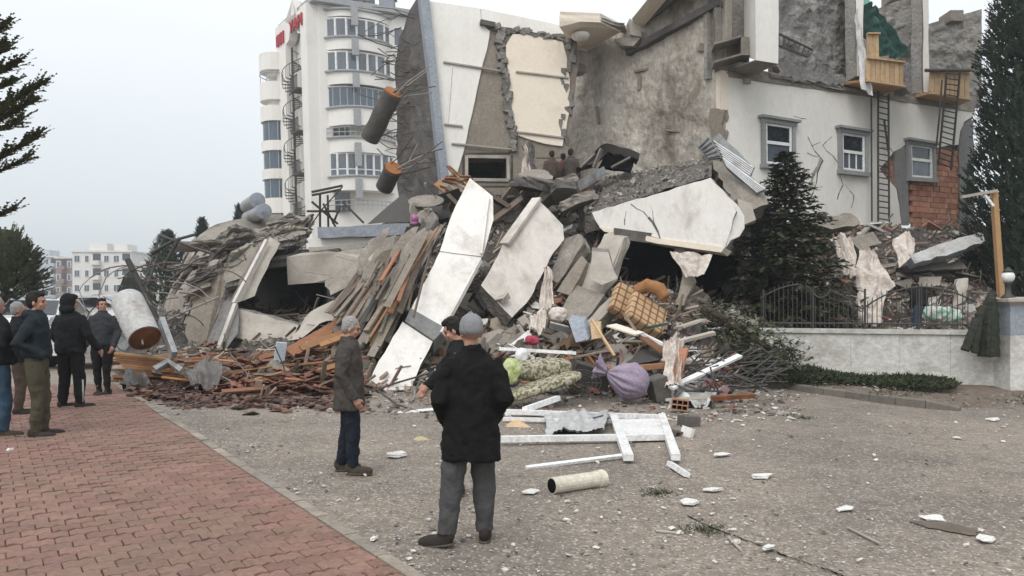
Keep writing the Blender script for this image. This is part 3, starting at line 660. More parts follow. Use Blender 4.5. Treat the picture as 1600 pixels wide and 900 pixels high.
# --- eaves over it
part('eave_soffit', C['cream'], [P(874, 42, 24.6), P(875, 33, 24.6), P(938, 35, 25.2), P(970, 50, 26.6), P(918, 80, 28.3), P(900, 78, 28.2)], .3, .02, .6, nv=Vector((0, .05, .32)))
m = MB(); c = P(907, 52, 25.55) + Vector((0, 0, -.09)); m.loft([[c + Vector((math.cos(a) * r_, math.sin(a) * r_, z)) for a in [2 * math.pi * k / 24 for k in range(24)]] for r_, z in ((.1, -.14), (.25, -.1), (.3, 0), (.3, .06))]); m.build('ceiling_lamp', C['white'], CB, True)
part('eave_top', C['galv'], [P(938, 33, 25.2), P(975, 42, 26.4), P(985, 58, 27.5), P(968, 50, 26.8)], .12, .05, .3)
part('eave_bracket', C['conc_l'], [P(901, 77, 27.6), P(917, 80, 27.6), P(915, 102, 27.6), P(902, 100, 27.6)], .4)
part('eave_ledge', C['conc'], [P(882, 99, 27.3), P(902, 96, 27.3), P(917, 103, 27.3), P(914, 112, 27.3), P(898, 114, 27.3)], .6)
part('roof_corner_block', C['conc_l'], [P(984, 28, 26), P(1001, 40, 26), P(1002, 58, 26), P(985, 54, 26)], .5)
part('roof_corner_block', C['conc'], [P(958, 61, 26.4), P(984, 52, 26.1), P(1000, 60, 26), P(990, 71, 26), P(965, 72, 26.4)], .6)
part('roof_fascia', C['cream'], [P(987, 30, 25.8), P(1016, -6, 24.4), P(1046, -6, 24.6), P(1004, 44, 26.2)], .35, .02, 1, nv=Vector((.15, .4, .25)))
part('roof_slab', C['conc_d'], [P(1004, 42, 26.2), P(1046, -6, 24.6), P(1140, -60, 22.5), P(1140, -60, 25), P(1010, 30, 28.5)], .2, .02, 1, nv=Vector((0, 0, .2)))
# --- white facade with three windows
WH = pts(W3, (1127, 110), (1200, 121), (1260, 132), (1350, 148), (1420, 158), (1522, 172), (1524, 180), (1506, 190), (1498, 226), (1462, 231), (1420, 222), (1397, 237), (1387, 250), (1374, 264), (1388, 280), (1401, 295), (1411, 352), (1340, 360), (1250, 350), (1140, 290))
part('facade', C['white2'], WH, .12, .035, .3, fix=(0, 1, 2, 3, 4), me=C['broken'])
part('backing_wall', C['conc'], [q - n3 * .14 for q in pts(W3, (1127, 112), (1524, 176), (1522, 352), (1140, 330))], .25, .02, 1)
part('facade_edge', C['cream'], [q + n3 * .01 for q in pts(W3, (1125, 110), (1137, 112), (1137, 172), (1126, 174))], .25, .02, .4, off=.02)
part('facade_edge', C['tan'], pts(W2, (1112, 172), (1131, 172), (1137, 240), (1122, 262), (1116, 240)), .25, .08, .2, off=.1)
part('pilaster', C['greypaint'], pts(W3, (1398, 236), (1419, 226), (1420, 352), (1409, 352), (1402, 295), (1397, 290)), .2, .02, .4, off=.01)
part('pilaster', C['greypaint'], pts(W3, (1507, 192), (1520, 188), (1522, 350), (1499, 350), (1498, 232), (1501, 205)), .25, .04, .3, off=.02)
# hollow bricks laid bare around the third window
def brick_fill(x0, x1, y0, y1, keep):
    bp = MB(); bp.box((0, 0, 0), (.285, .12, .18)); src = None; cnt = 0; row = 0
    o0 = W3(x0, y1); ux = (W3(x1, y1) - o0); ux.z = 0; n_ = int(ux.length / .3) + 1; ux.normalize(); hgt = W3(x0, y0).z - o0.z; ang = math.atan2(ux.y, ux.x)
    for r_ in range(int(hgt / .195) + 1):
        for k in range(n_ + 1):
            c = o0 + ux * (k * .3 + (r_ % 2) * .15) + Vector((0, 0, r_ * .195)) - n3 * .09; px = 800 + c.x / c.y * F; py = HY - (c.z - H) / c.y * F
            if not keep(px, py): continue
            if src is None: src = bp.build('brick', C['brick'], CB, local=True); o = src
            else: o = src.copy(); col.objects.link(o)
            o.location = c - CB.location + n3 * U(-.015, .02); o.rotation_euler = (U(-.02, .02), U(-.02, .02), ang)
brick_fill(1384, 1502, 225, 350, lambda x, y: (1420 < x < 1499 and y > 228) or (1385 < x < 1399 and 250 < y < 300 and x - 1385 > (y - 290) * .5))
def window(pl, c4, parent, n, trim=True, mid=.5, muntin=0, dark=True):
    A, B, Cx, D = [pl(*q) for q in c4]
    def at(u, v): return A.lerp(B, u).lerp(D.lerp(Cx, u), v)
    w_ = MB(); bars = lambda mb, u0, v0, u1, v1, t, d, off: beam(mb, at(u0, v0) + n * off, at(u1, v1) + n * off, d, t)
    root = MB(); root.prism([at(*q) + n * .012 for q in ((.08, .08), (.92, .08), (.92, .94), (.08, .94))], -n * .01); root = root.build('window', C['glass'], parent)
    if trim:
        mb = MB()
        bars(mb, -.02, .04, 1.02, .04, .17, .14, .07); bars(mb, -.08, -.01, 1.08, -.01, .08, .24, .12); bars(mb, -.04, .97, 1.04, .97, .14, .18, .09)
        bars(mb, .045, .06, .045, .95, .13, .12, .06); bars(mb, .955, .06, .955, .95, .13, .12, .06); mb.build('trim', C['trim_g'], root)
    mb = MB()
    for q in ((.12, .11, .88, .11), (.12, .90, .88, .90), (.12, mid, .88, mid)): bars(mb, *q, .10, .07, .035)
    for u in (.13, .87): bars(mb, u, .10, u, .91, .08, .07, .036)
    for k in range(muntin): u = .13 + .74 * (k + 1) / (muntin + 1); bars(mb, u, mid, u, .9, .03, .04, .03)
    mb.build('frame', C['wframe'], root)
    m = MB(); m.prism([at(*q) + n * .02 for q in ((.16, mid + .04), (.84, mid + .04), (.84, .87), (.16, .87))], -n * .005); m.build('pane', C['glass_c'], root)
    m = MB(); m.prism([at(*q) + n * .02 for q in ((.16, .14), (.84, .14), (.84, mid - .04), (.16, mid - .04))], -n * .005); m.build('pane', C['glass'], root)
    return root
window(W3, ((1188, 184), (1240, 192), (1240, 266), (1189, 262)), CB, n3, mid=.48)
window(W3, ((1308, 200), (1353, 207), (1353, 276), (1309, 271)), CB, n3, mid=.5, muntin=2)
window(W3, ((1415, 219), (1458, 226), (1459, 285), (1417, 282)), CB, n3, mid=.46)
# cracks in the render
def crack(pl, n, line, w0=.035, parent=None, mat='conc_d', step=9):
    m = MB(); P3 = []
    for (a, b) in zip(line, line[1:]):
        k = max(1, int(math.dist(a, b) / step))
        for j in range(k): P3.append((a[0] + (b[0] - a[0]) * j / k + U(-1.5, 1.5), a[1] + (b[1] - a[1]) * j / k + U(-1.5, 1.5)))
    P3.append(line[-1]); q = [pl(*t) + n * .004 for t in P3]
    for i, (a, b) in enumerate(zip(q, q[1:])):
        d = (b - a).normalized(); s = d.cross(n) * (w0 * U(.3, 1) * (1 - abs(2 * i / max(1, len(q)) - 1) * .6))
        m.add([a - s, b - s * .7, b + s * .7, a + s], [(0, 1, 2, 3)])
    m.build('crack', C[mat], parent or CB)
for ln in (((1262, 215), (1272, 235), (1285, 250), (1278, 270), (1275, 290), (1266, 310)), ((1285, 228), (1300, 245), (1310, 256)), ((1312, 272), (1316, 290), (1308, 312)), ((1322, 290), (1335, 305), (1330, 325)), ((1240, 182), (1260, 186)), ((1375, 230), (1390, 232), (1396, 240)), ((1268, 228), (1282, 222)), ((1300, 212), (1285, 228))):
    crack(W3, n3, ln, .045 if len(ln) > 3 else .03)
for ln in (((1260, 240), (1282, 246), (1276, 262), (1264, 300)),): crack(W3, n3, ln, .10, mat='conc_l')
# wall lamp under the balcony box
m = MB(); c = W3(1164, 125) + n3 * .1; m.tube([c, c - Vector((0, 0, .14))], .12, 14); m.build('wall_lamp', C['conc_l'], CB)
# --- balcony box, duct
bq = [P(1181, -40, 22.7), P(1216, -40, 22.9), P(1216, 99, 22.9), P(1181, 94, 22.7)]
part('balcony_box', C['white2'], bq, nv=P(1163, 88, 24.3) - P(1181, 94, 22.7), jit=.02, seg=1.2)
part('box_soffit', C['tan'], [P(1181, 95, 22.75), P(1216, 100, 22.95), P(1176, 118, 24.3), P(1136, 112, 24.1)], nv=Vector((0, 0, .04)), jit=.02, seg=1)
part('side_wall', C['plaster_g'], pts(W3, (1116, -50), (1182, -50), (1182, 118), (1116, 118)), .2, .02, 1, off=-.35)
m = MB(); a = P(1116, 98, 23.2); b = P(1158, 86, 23.5); up = Vector((0, 0, .55)); dd = Vector((.1, .7, 0))
for o_, v_ in ((Vector(), Vector((0, 0, .06))), (up, Vector((0, 0, .06)))): m.prism([a + o_, b + o_, b + o_ + dd, a + o_ + dd], v_)
m.prism([b, b + dd, b + dd + up, b + up], Vector((.3, 0, 0))); m.prism([a + dd, b + dd, b + dd + up, a + dd + up], Vector((0, .05, 0))); m.build('broken_duct', C['conc'], CB)
zf = W3(1300, 138).z
part('floor_slab', C['conc'], [Vector((*q.to_2d(), zf - .12)) for q in (W3(1128, 112) + n3 * .03, W3(1522, 172) + n3 * .03, W3(1522, 172) - n3 * 4, W3(1128, 112) - n3 * 4)], nv=Vector((0, 0, .34)), jit=.03, seg=.4)
# --- upper storey: rough inner walls, fins
W4 = VP(1214, 25.2, 1345, 27)
m = MB(); m.relief(pts(W4, (1212, -50), (1342, -50), (1342, 142), (1212, 130)), 50, 60, .18, 1.8, away(pts(W4, (1212, -50), (1342, -50), (1342, 142)), .3), oct=5); m.build('inner_wall', C['plaster_d'], CB)
part('balcony_floor', C['conc'], [W3(1200, 121) + n3 * .1, W3(1352, 149) + n3 * .1, W4(1345, 135), W4(1214, 118)], nv=Vector((0, 0, .12)), jit=.05)
part('floor_edge', C['plaster_d'], [q + n3 * .15 for q in pts(W3, (1212, 98), (1262, 110), (1300, 121), (1338, 123), (1322, 134), (1262, 131), (1212, 120))], .3, .10, .15)
def fin(px0, px1, y1, D, side):
    a = [P(px0, -60, D), P(px1, -60, D), P(px1 + 2, y1, D), P(px0 + 2, y1, D)]
    part('fin_wall', C['white2'], a, nv=Vector((side, 2.4, 0)), jit=.02, seg=.6, me=C['conc'])
fin(1337, 1348, 119, 25.4, .55); fin(1441, 1450, 144, 26.9, .7)
part('fin_side', C['plaster_g'], [P(1319, -50, 25.8), P(1336, -50, 25.5), P(1338, 118, 25.5), P(1322, 128, 25.8)], .3, .02, .5)
part('fin_side', C['plaster_g'], [P(1424, -20, 27.4), P(1440, -20, 27.05), P(1443, 146, 27.05), P(1424, 146, 27.4)], .3, .02, .5)
def rough_wall(cs, D, nm='inner_wall', mat='plaster_g'):
    pl = VP(cs[0][0], D[0], cs[1][0], D[1]); q = pts(pl, *cs); v = away(q, .35); m = MB(); m.relief(q, 40, 50, .18, 1.8, v, oct=5); m.build(nm, C[mat], CB)
rough_wall(((1348, 22), (1440, -12), (1440, 150), (1350, 150)), (29, 28.4)); rough_wall(((1448, 38), (1534, 14), (1534, 165), (1450, 165)), (29.8, 29.2))
for px, py in ((1395, -2), (1486, 30)): m = MB(); c = P(px, py, 29.6); m.box(c, (.5, .8, .4)); m.build('roof_stub', C['conc'], CB)
# pine-clad balcony fronts, every board on its own
def cladding(x0, x1, yt0, yt1, yb0, yb1, D0, D1, n):
    pl = VP(x0, D0, x1, D1); nn = nrm(pts(pl, (x0, 50), (x1, 50), (x1, 90))); nn = nn if nn.y < 0 else -nn
    for k in range(n):
        u0, u1 = k / n + .01, (k + 1) / n - .01; L_ = lambda a, b, u: a + (b - a) * u
        j = U(-1, 1)
        q = pts(pl, (L_(x0, x1, u0), L_(yt0, yt1, u0) + j), (L_(x0, x1, u1), L_(yt0, yt1, u1) + j), (L_(x0, x1, u1), L_(yb0, yb1, u1)), (L_(x0, x1, u0), L_(yb0, yb1, u0)))
        m = MB(); m.prism([t + nn * U(0, .02) for t in q], -nn * .04); m.build('board', C['wood_y'], CB)
    m = MB(); beam(m, pl(x0, yt0 + 1) + nn * .05, pl(x1, yt1 + 1) + nn * .05, .09, .05); beam(m, pl(x0, yb0 - 1) + nn * .05, pl(x1, yb1 - 1) + nn * .05, .09, .05); m.build('board_rail', C['wood_y'], CB)
cladding(1353, 1412, 90, 97, 128, 137, 25, 25.6, 8); cladding(1452, 1515, 110, 114, 147, 157, 26.6, 27.2, 8)
cladding(1354, 1373, 52, 52, 92, 92, 25.3, 25.4, 4)
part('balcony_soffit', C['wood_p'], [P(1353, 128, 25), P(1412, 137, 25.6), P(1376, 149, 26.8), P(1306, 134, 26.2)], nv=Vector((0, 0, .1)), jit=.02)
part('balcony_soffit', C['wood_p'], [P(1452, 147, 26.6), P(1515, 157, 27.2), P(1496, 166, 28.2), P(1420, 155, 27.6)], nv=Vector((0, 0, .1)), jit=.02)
part('broken_end', C['plaster_d'], [P(1412, 97, 25.8), P(1424, 100, 26), P(1424, 146, 26), P(1412, 138, 25.8)], .5, .08, .12)
# cloth hung from the fin, green net
def cloth_sheet(name, ps, mat, label=None, cat=None, amp=.08, sca=3, nu=26, nv=34, parent=None, th=.02, fold=None):
    a, b, c, d = ps; m = MB(); n = nrm([a, b, c, d]); vv = []
    for j in range(nv + 1):
        for i in range(nu + 1):
            u, t = i / nu, j / nv; q = a.lerp(b, u).lerp(d.lerp(c, u), t)
            k = noise.fractal(Vector((u * sca * 2, t * sca * .5, q.x)), 1, 2, 3) * amp + (math.sin(u * 9 + t * 2) * amp * .6 if fold is None else math.sin(u * fold) * amp * .6)
            e = noise.noise(q * 2.1) * amp * .8; k += (abs(noise.noise(q * 3.3)) - .25) * amp * .9 + (abs(noise.noise(q * 8)) - .2) * amp * .35
            vv.append(q + n * k + Vector((e, 0, e * .5)))
    off = len(vv); vv += [q + n * th for q in vv]
    f = [(j * (nu + 1) + i, j * (nu + 1) + i + 1, (j + 1) * (nu + 1) + i + 1, (j + 1) * (nu + 1) + i) for j in range(nv) for i in range(nu)]
    m.add(vv, f + [tuple(i + off for i in q[::-1]) for q in f]); o = m.build(name, mat, parent, True)
    if label: tag(o, label, cat)
    return o
cloth_sheet('curtain', [P(1337, 14, 25.1), P(1341, 14, 25.1), P(1363, 150, 25.1), P(1345, 140, 25.1)], M('white_curtain', (.72, .72, .71), (.62, .62, .61), 2, bump=.2), 'long white curtain hanging from the upper floor beside the pine balcony', 'curtain', amp=.09)
cloth_sheet('safety_net', [P(1339, 8, 27), P(1368, 8, 27.2), P(1418, 86, 27.2), P(1374, 88, 26.8)], C['net'], 'dark green netting draped in the upper floor behind the pine balcony', 'netting', amp=.2, sca=2)
m = MB(); m.prism([P(1337, -8, 29), P(1355, -8, 29), P(1364, 12, 29), P(1337, 12, 29)], Vector((0, .2, 0))); tag(m.build('roof_dome', M('turquoise_dome', (.22, .48, .43), (.18, .42, .38), 1, bump=.1)), 'turquoise roof piece peeking over the top floor', 'roof')
# ladders
def ladder(label, a0, a1, b0, b1, n, r_=.022, pnt='ladder', group=None):
    t = thing(pnt, label, 'ladder', (a1 + b1) / 2, group=group); 
    for a, b in ((a0, a1), (b0, b1)): m = MB(); beam(m, a, b, .05, .05); m.build('rail', C['steel_d'], t)
    for k in range(n): u = (k + .5) / n; m = MB(); m.tube([a0.lerp(a1, u), b0.lerp(b1, u)], r_, 6); m.build('rung', C['steel_d'], t)
    return t
ladder('long black steel ladder hanging down the white facade below the curtain', W3(1357, 148) + n3 * .4, W3(1357, 348) + n3 * .4, W3(1373, 152) + n3 * .4, W3(1374, 350) + n3 * .4, 22)
m = MB(); beam(m, W3(1352, 150) + n3 * .25, W3(1353, 347) + n3 * .25, .04, .04); beam(m, W3(1374, 190) + n3 * .2, W3(1381, 240) + n3 * .2, .05, .05); tag(m.build('downpipe', C['steel_d']), 'thin black pipe beside the long ladder on the white facade', 'pipe')
ladder('shorter twisted black ladder hanging below the right pine balcony', P(1480, 110, 26.2), P(1466, 258, 26.6), P(1500, 112, 26.4), P(1486, 266, 26.8), 18)
m = MB(); m.tube([P(1472, 125, 26.3), P(1468, 180, 26.3), P(1463, 228, 26.5)], .03, 6); m.tube([P(1446, 110, 26.4), P(1515, 110, 27)], .06, 6); tag(m.build('bent_pipe', C['steel_d']), 'bent black pipe beside the shorter twisted ladder', 'pipe')
ladder('small black ladder lying on the upper floor beside the white balcony box', P(1213, 51, 24), P(1270, 78, 24.6), P(1213, 70, 24), P(1262, 89, 24.6), 7)
# sheared columns with rebar on the leaning slab
def sheared(label, a, b, r_):
    t = thing('sheared_column', label, 'column', a); ax = (b - a).normalized(); m = MB(); m.tube([a.lerp(b, k / 6) + Vector((U(-.02, .02), 0, U(-.02, .02))) for k in range(7)], r_, 20); m.build('shaft', C['conc_d'], t)
    m = MB(); m.tube([b + ax * .005, b + ax * .06], r_ * .93, 20); m.build('rusty_end', M('orange_core', (.38, .16, .06), (.26, .10, .035), 8, bump=.5), t)
    s = ax.orthogonal().normalized(); u = ax.cross(s)
    for k in range(9):
        q = b + (s * math.cos(k * .7) + u * math.sin(k * .7)) * r_ * .7; e_ = q + Vector((U(.5, 1.5), U(-.2, .5), U(.1, 1.0))); m = MB(); m.tube([q - ax * .1, q.lerp(e_, .4) + Vector((0, 0, U(-.2, .1))), e_], .018, 5); m.build('rebar', C['rebar_l' if k % 3 == 0 else 'rebar'], t)
sheared('upper sheared round column with orange broken end and rebar', P(578, 217, 23.6), P(614, 146, 22.8), .29)
sheared('lower sheared round column with orange broken end and rebar', P(600, 293, 23.6), P(614, 264, 23.0), .27)
rs = random.getstate(); random.seed(11)
m = None
for k in range(70):
    y = U(20, 300); x0 = U(617, 650); a = DS(x0, y) + Vector((0, -.1, 0)); ln = U(.5, 1.7) if y < 250 else U(.3, 1)
    e_ = a + Vector((-ln * U(.3, 1), U(-.6, .2), U(-.5, .35) * ln)); mid = a.lerp(e_, .5) + Vector((U(-.1, .1), 0, U(-.15, .15)))
    if k % 4 == 0: e_ = a + Vector((U(.5, 1.2), -.2, U(.1, .7)))
    m = MB(); m.tube([a, mid, e_], .012 + .006 * (k % 2), 5); m.build('rebar', C['rebar'], CB)
random.setstate(rs)
# ================================================================== RUBBLE MOUND
MC = [ (150, (0, 17.5), (590, 18.5), (560, 19.5), (548, 20.5), (545, 23)),
 (190, (0, 15.2), (600, 16), (575, 18), (548, 20), (545, 23)), (260, (0, 14.2), (590, 16), (560, 18), (500, 20.5), (470, 23)),
 (330, (0, 13.6), (600, 15.5), (560, 18.2), (480, 21.5), (400, 24)), (385, (0, 13.6), (600, 15.3), (545, 17.8), (500, 21), (420, 27.5)), (400, (0, 13.5), (600, 15), (545, 17.6), (500, 21), (490, 28)), (515, (0, 13.6), (590, 15), (530, 17.8), (498, 20.5), (480, 28)),
 (530, (0, 14), (570, 15.5), (510, 17.5), (450, 19.5), (380, 23)), (640, (0, 14.8), (560, 16.2), (480, 18), (420, 20), (330, 23.2)), (740, (0, 14.9), (565, 16), (500, 17.8), (430, 19.5), (320, 23.2)),
 (860, (0, 14.6), (560, 15.8), (500, 17.2), (400, 19.8), (290, 23.8)), (950, (0, 14.4), (560, 15.6), (490, 17.2), (400, 19.6), (285, 24)), (965, (0, 14.4), (560, 15.6), (490, 17), (450, 18.6), (440, 25)),
 (1060, (0, 14.4), (570, 15.6), (510, 16.8), (470, 18), (450, 25)), (1130, (0, 14.8), (575, 16.2), (530, 17.6), (500, 18.6), (470, 25)), (1180, (0, 17), (560, 18.4), (525, 19.4), (460, 21), (350, 24.5)),
 (1250, (0, 19.2), (555, 19.8), (520, 21), (440, 22.5), (345, 25)), (1350, (0, 19.2), (540, 20), (490, 21.5), (420, 23), (352, 26)), (1430, (0, 19), (540, 19.8), (490, 21), (430, 22.8), (350, 26.5)), (1540, (0, 19), (540, 19.8), (480, 21.6), (420, 23.4), (350, 27.5)), (1640, (0, 19), (540, 20), (480, 22), (430, 24), (370, 28))]
def mp(px, t):
    for a, b in zip(MC, MC[1:]):
        if px <= b[0]: break
    u = max(0, min(1, (px - a[0]) / (b[0] - a[0])))
    def row(c, i):
        py, D = c[1 + i]
        if i == 0: q = GD(c[0], D); py = HY + (H - q.z) / D * F
        return py, D
    k = min(3, int(t * 4)); f = t * 4 - k
    A0, A1, B0, B1 = row(a, k), row(a, k + 1), row(b, k), row(b, k + 1)
    py = (A0[0] * (1 - f) + A1[0] * f) * (1 - u) + (B0[0] * (1 - f) + B1[0] * f) * u
    D = (A0[1] * (1 - f) + A1[1] * f) * (1 - u) + (B0[1] * (1 - f) + B1[1] * f) * u
    return P(px, py, D)
def mpn(px, t, amp=.28):
    q = mp(px, t); e = min(1, t * 5)
    return q + Vector((0, 0, e * amp * noise.fractal(q * .9, 1, 2, 4) - .06 * (1 - e)))
m = MB(); nu, nv = 190, 60; vv = [mpn(150 + 1480 * i / nu, j / nv) for j in range(nv + 1) for i in range(nu + 1)]
vv += [Vector((q.x, q.y + .6, -.4)) for q in vv[-(nu + 1):]]
m.add(vv, [(j * (nu + 1) + i, j * (nu + 1) + i + 1, (j + 1) * (nu + 1) + i + 1, (j + 1) * (nu + 1) + i) for j in range(nv + 1) for i in range(nu)])
tag(m.build('rubble_mound', C['mound']), kind='structure')
# countless small pieces on the mound
def chunk_v(c, s, flat=1):
    rot = Euler((U(0, 6.28), U(0, 6.28), U(0, 6.28)) if flat > .9 else (U(-.35, .35), U(-.35, .35), U(0, 6.28))).to_matrix(); d = (s * U(.6, 1.5), s * U(.5, 1.1), s * U(.3, .8) * flat)
    return [c + rot @ Vector((x * d[0] * U(.3, .6), y * d[1] * U(.3, .6), z * d[2] * U(.35, .6))) for x, y, z in ((-1, -1, -1), (1, -1, -1), (1, 1, -1), (-1, 1, -1), (-1, -1, 1), (1, -1, 1), (1, 1, 1), (-1, 1, 1))]
def crumbs(name, mat, n, s0, s1, reg, tpow=1.0):
    m = MB()
    for _ in range(n):
        px = U(*reg); q = mpn(px, random.random() ** tpow); m.add(chunk_v(q, s0 + (s1 - s0) * random.random() ** 2.5), BF)
    tag(m.build(name, C[mat]), kind='stuff'); return m
crumbs('small_rubble', 'rubble', 12000, .03, .18, (230, 1600)); crumbs('plaster_fragments', 'rubble_w', 1800, .03, .15, (760, 1600), 1.2); crumbs('brick_fragments', 'rubble_b', 1500, .04, .14, (500, 1600))
crumbs('pale_fragments', 'rubble_w', 900, .03, .13, (760, 1200), 2.5)
m = MB()
for _ in range(4200):
    px = U(300, 1580); q = mpn(px, random.random()) + Vector((0, -.03, U(0, .12))); a = U(-1.5, 1.5); l_ = .08 + .5 * random.random() ** 2; d = Vector((math.cos(a), U(-.6, .6), math.sin(a) * .8)).normalized(); s_ = d.orthogonal().normalized() * U(.008, .04); u_ = d.cross(s_).normalized() * U(.005, .02)
    e_ = d * l_; m.add([q - s_ - u_, q + s_ - u_, q + s_ + u_, q - s_ + u_, q + e_ - s_ - u_, q + e_ + s_ - u_, q + e_ + s_ + u_, q + e_ - s_ + u_], [(0, 3, 2, 1), (4, 5, 6, 7), (0, 1, 5, 4), (1, 2, 6, 5), (2, 3, 7, 6), (3, 0, 4, 7)])
tag(m.build('wood_splinters', C['splinter']), kind='stuff')
# larger lumps, one by one
def lumps(name, label, group, mat, n, s0, s1, reg, tr=(0, 1), cat='rubble'):
    protos = []
    for k in range(6):
        mm = MB(); mm.add(chunk_v(Vector(), 1), BF)
        r8 = chunk_v(Vector((.12, .1, .05)), .8); mm.add(r8, BF); protos.append(mm)
    src = {}
    for i in range(n):
        k = i % 6; px = U(*reg); q = mpn(px, U(*tr)); s_ = s0 + (s1 - s0) * random.random() ** 2
        if k not in src: o = protos[k].build(name, C[mat], local=True); src[k] = o
        else: o = src[k].copy(); col.objects.link(o)
        o.location = q; o.rotation_euler = (U(0, 6), U(0, 6), U(0, 6)); o.scale = (s_, s_ * U(.6, 1), s_ * U(.4, 1)); tag(o, label, cat, group)
lumps('concrete_lump', 'broken grey concrete lump lying loose on the rubble heap', 'loose concrete lumps on the heap', 'conc', 150, .2, .65, (300, 1560))
lumps('plaster_lump', 'white plastered wall fragment lying loose on the rubble heap', 'white plaster fragments on the heap', 'white', 70, .15, .45, (780, 1560))
lumps('brick_lump', 'broken red brick lying loose on the rubble heap', 'broken bricks on the heap', 'brick', 70, .14, .3, (560, 1560))
# ================================================================== BIG FALLEN PIECES
def piece(name, label, cat, ps, vec, mat, jit=.06, seg=.3, edge=None, smooth=False, **k):
    m = MB(); m.slab(ps, vec, jit, seg, 0, 1 if edge else None, **k); return tag(m.build(name, [C[mat], C[edge]] if edge else C[mat]), label, cat)
# A: long white column panel
PA = PL((610, 600, 14.9), (735, 285, 18.6), (770, 344, 17.9)); nA = away(pts(PA, (610, 600), (735, 285), (770, 344)), 1)
t = thing('fallen_column_panel', 'long white painted column panel leaning with a grey band near its foot', 'slab', PA(610, 602))
LA = ((577, 598), (592, 564), (628, 504), (642, 484), (688, 392), (706, 336), (734, 279), (770, 308), (770, 344), (752, 404), (696, 516), (676, 536), (640, 606))
mA = MB(); mA.slab(pts(PA, (634, 503), (642, 484), (688, 392), (716, 352)[:2], (760, 382), (752, 404), (694, 516), (676, 533)), nA * .55 + Vector((-.12, 0, 0)), .014, .2, 0, 1); mA.build('shaft', [C['white'], C['broken']], t)
mA = MB(); mA.slab([q - nA * .02 for q in pts(PA, (687, 393), (706, 336), (734, 279), (770, 308), (771, 344), (754, 402))], nA * .57 + Vector((-.12, 0, 0)), .010, .25, 0, 1); mA.build('upper_shaft', [C['white'], C['broken']], t)
mA = MB(); mA.slab([q - nA * .01 for q in pts(PA, (577, 598), (592, 564), (629, 503), (676, 534), (640, 608), (605, 612))], nA * .55 + Vector((-.12, 0, 0)), .018, .2, 0, 1); mA.build('foot', [C['white'], C['broken']], t)
mA = MB(); mA.slab([q - nA * .06 for q in pts(PA, (642, 484), (696, 515), (678, 534), (633, 504))], nA * .5, .01, .5); mA.build('grey_band', C['greypaint'], t)
mA = MB(); beam(mA, PA(751, 408) - nA * .03, PA(690, 522) - nA * .03, .05, .09); mA.build('edge_strip', C['white'], t)
mA = MB(); beam(mA, PA(763, 312) - nA * .07, PA(752, 400) - nA * .07, .05, .07); mA.build('edge_strip', C['white'], t)
# B: second pale slab
PB = PL((838, 310, 18.8), (880, 353, 18.6), (799, 496, 16.6))
nB = away(pts(PB, (838, 310), (880, 353), (799, 496)), .45)
piece('wall_slab', 'pale rectangular wall panel leaning right of the long white column', 'slab', pts(PB, (838, 310), (880, 352), (882, 374), (864, 396), (823, 474), (800, 496), (752, 446), (779, 397), (786, 381)), nB, 'panel_b', .022, .2, 'broken')
mB = MB(); beam(mB, PB(787, 383) - nB * .08, PB(838, 312) - nB * .08, .25, .07); tag(mB.build('panel_rib', C['panel_b']), 'narrow raised edge strip along the top left of the pale wall panel', 'slab')
m = MB(); m.add(chunk_v(PB(784, 470) - nB * .2, .3), BF); tag(m.build('stone_lump', C['conc_l']), 'single pale lump resting on the pale wall panel', 'rubble')
# C: big white parapet piece
PC = PL((925, 332, 19.3), (1133, 387, 17.6), (1110, 278, 17.9)); nC = away(pts(PC, (925, 332), (1110, 278), (1133, 387)), .5)
t = thing('fallen_balcony', 'big white cracked balcony parapet overhanging the dark hollow', 'slab', PC(1030, 380))
m = MB(); m.slab(pts(PC, (925, 332), (1110, 278), (1138, 308), (1150, 330), (1133, 387), (1032, 373), (1030, 372), (937, 355)), nC, .018, .2, 0, 1); m.build('parapet', [C['white'], C['broken']], t)
uC = Vector((0, 0, -.16)); m = MB(); m.slab([q - nC * .08 for q in pts(PC, (937, 355), (1032, 373), (1133, 387), (1127, 395), (1027, 381), (944, 362))], nC * 1.3, .015, .5); m.build('lower_lip', C['cream'], t)
m = MB(); m.slab([PC(1138, 308), PC(1158, 334) + nC * .5, PC(1159, 353) + nC * .5, PC(1134, 387), PC(1140, 350)], Vector((.1, .7, .05)), .06, .2); m.build('broken_end', C['white'], t)
crack(PC, -nC.normalized(), ((985, 318), (1005, 332), (1020, 348), (1028, 362), (1032, 374)), .05, t); crack(PC, -nC.normalized(), ((979, 330), (976, 352)), .03, t); crack(PC, -nC.normalized(), ((1018, 320), (1022, 350)), .015, t, 'conc')
# soil-covered slab behind it
m = MB(); q4 = [P(915, 334, 19.8), P(1112, 276, 18.6), P(1112, 246, 23.4), P(895, 288, 24.2)]; m.relief(q4, 60, 36, .22, 1.6, Vector((0, .05, -.45)), oct=5); tag(m.build('covered_slab', C['roof_soil']), 'tilted slab covered in grey crumbs behind the white parapet', 'slab')
m = MB()
for k in range(900):
    u, v = random.random(), random.random(); q = q4[0].lerp(q4[1], u).lerp(q4[3].lerp(q4[2], u), v); m.add(chunk_v(q + Vector((0, 0, .04)), .025 + .12 * random.random() ** 4), BF)
tag(m.build('slab_crumbs', C['rubble']), kind='stuff')
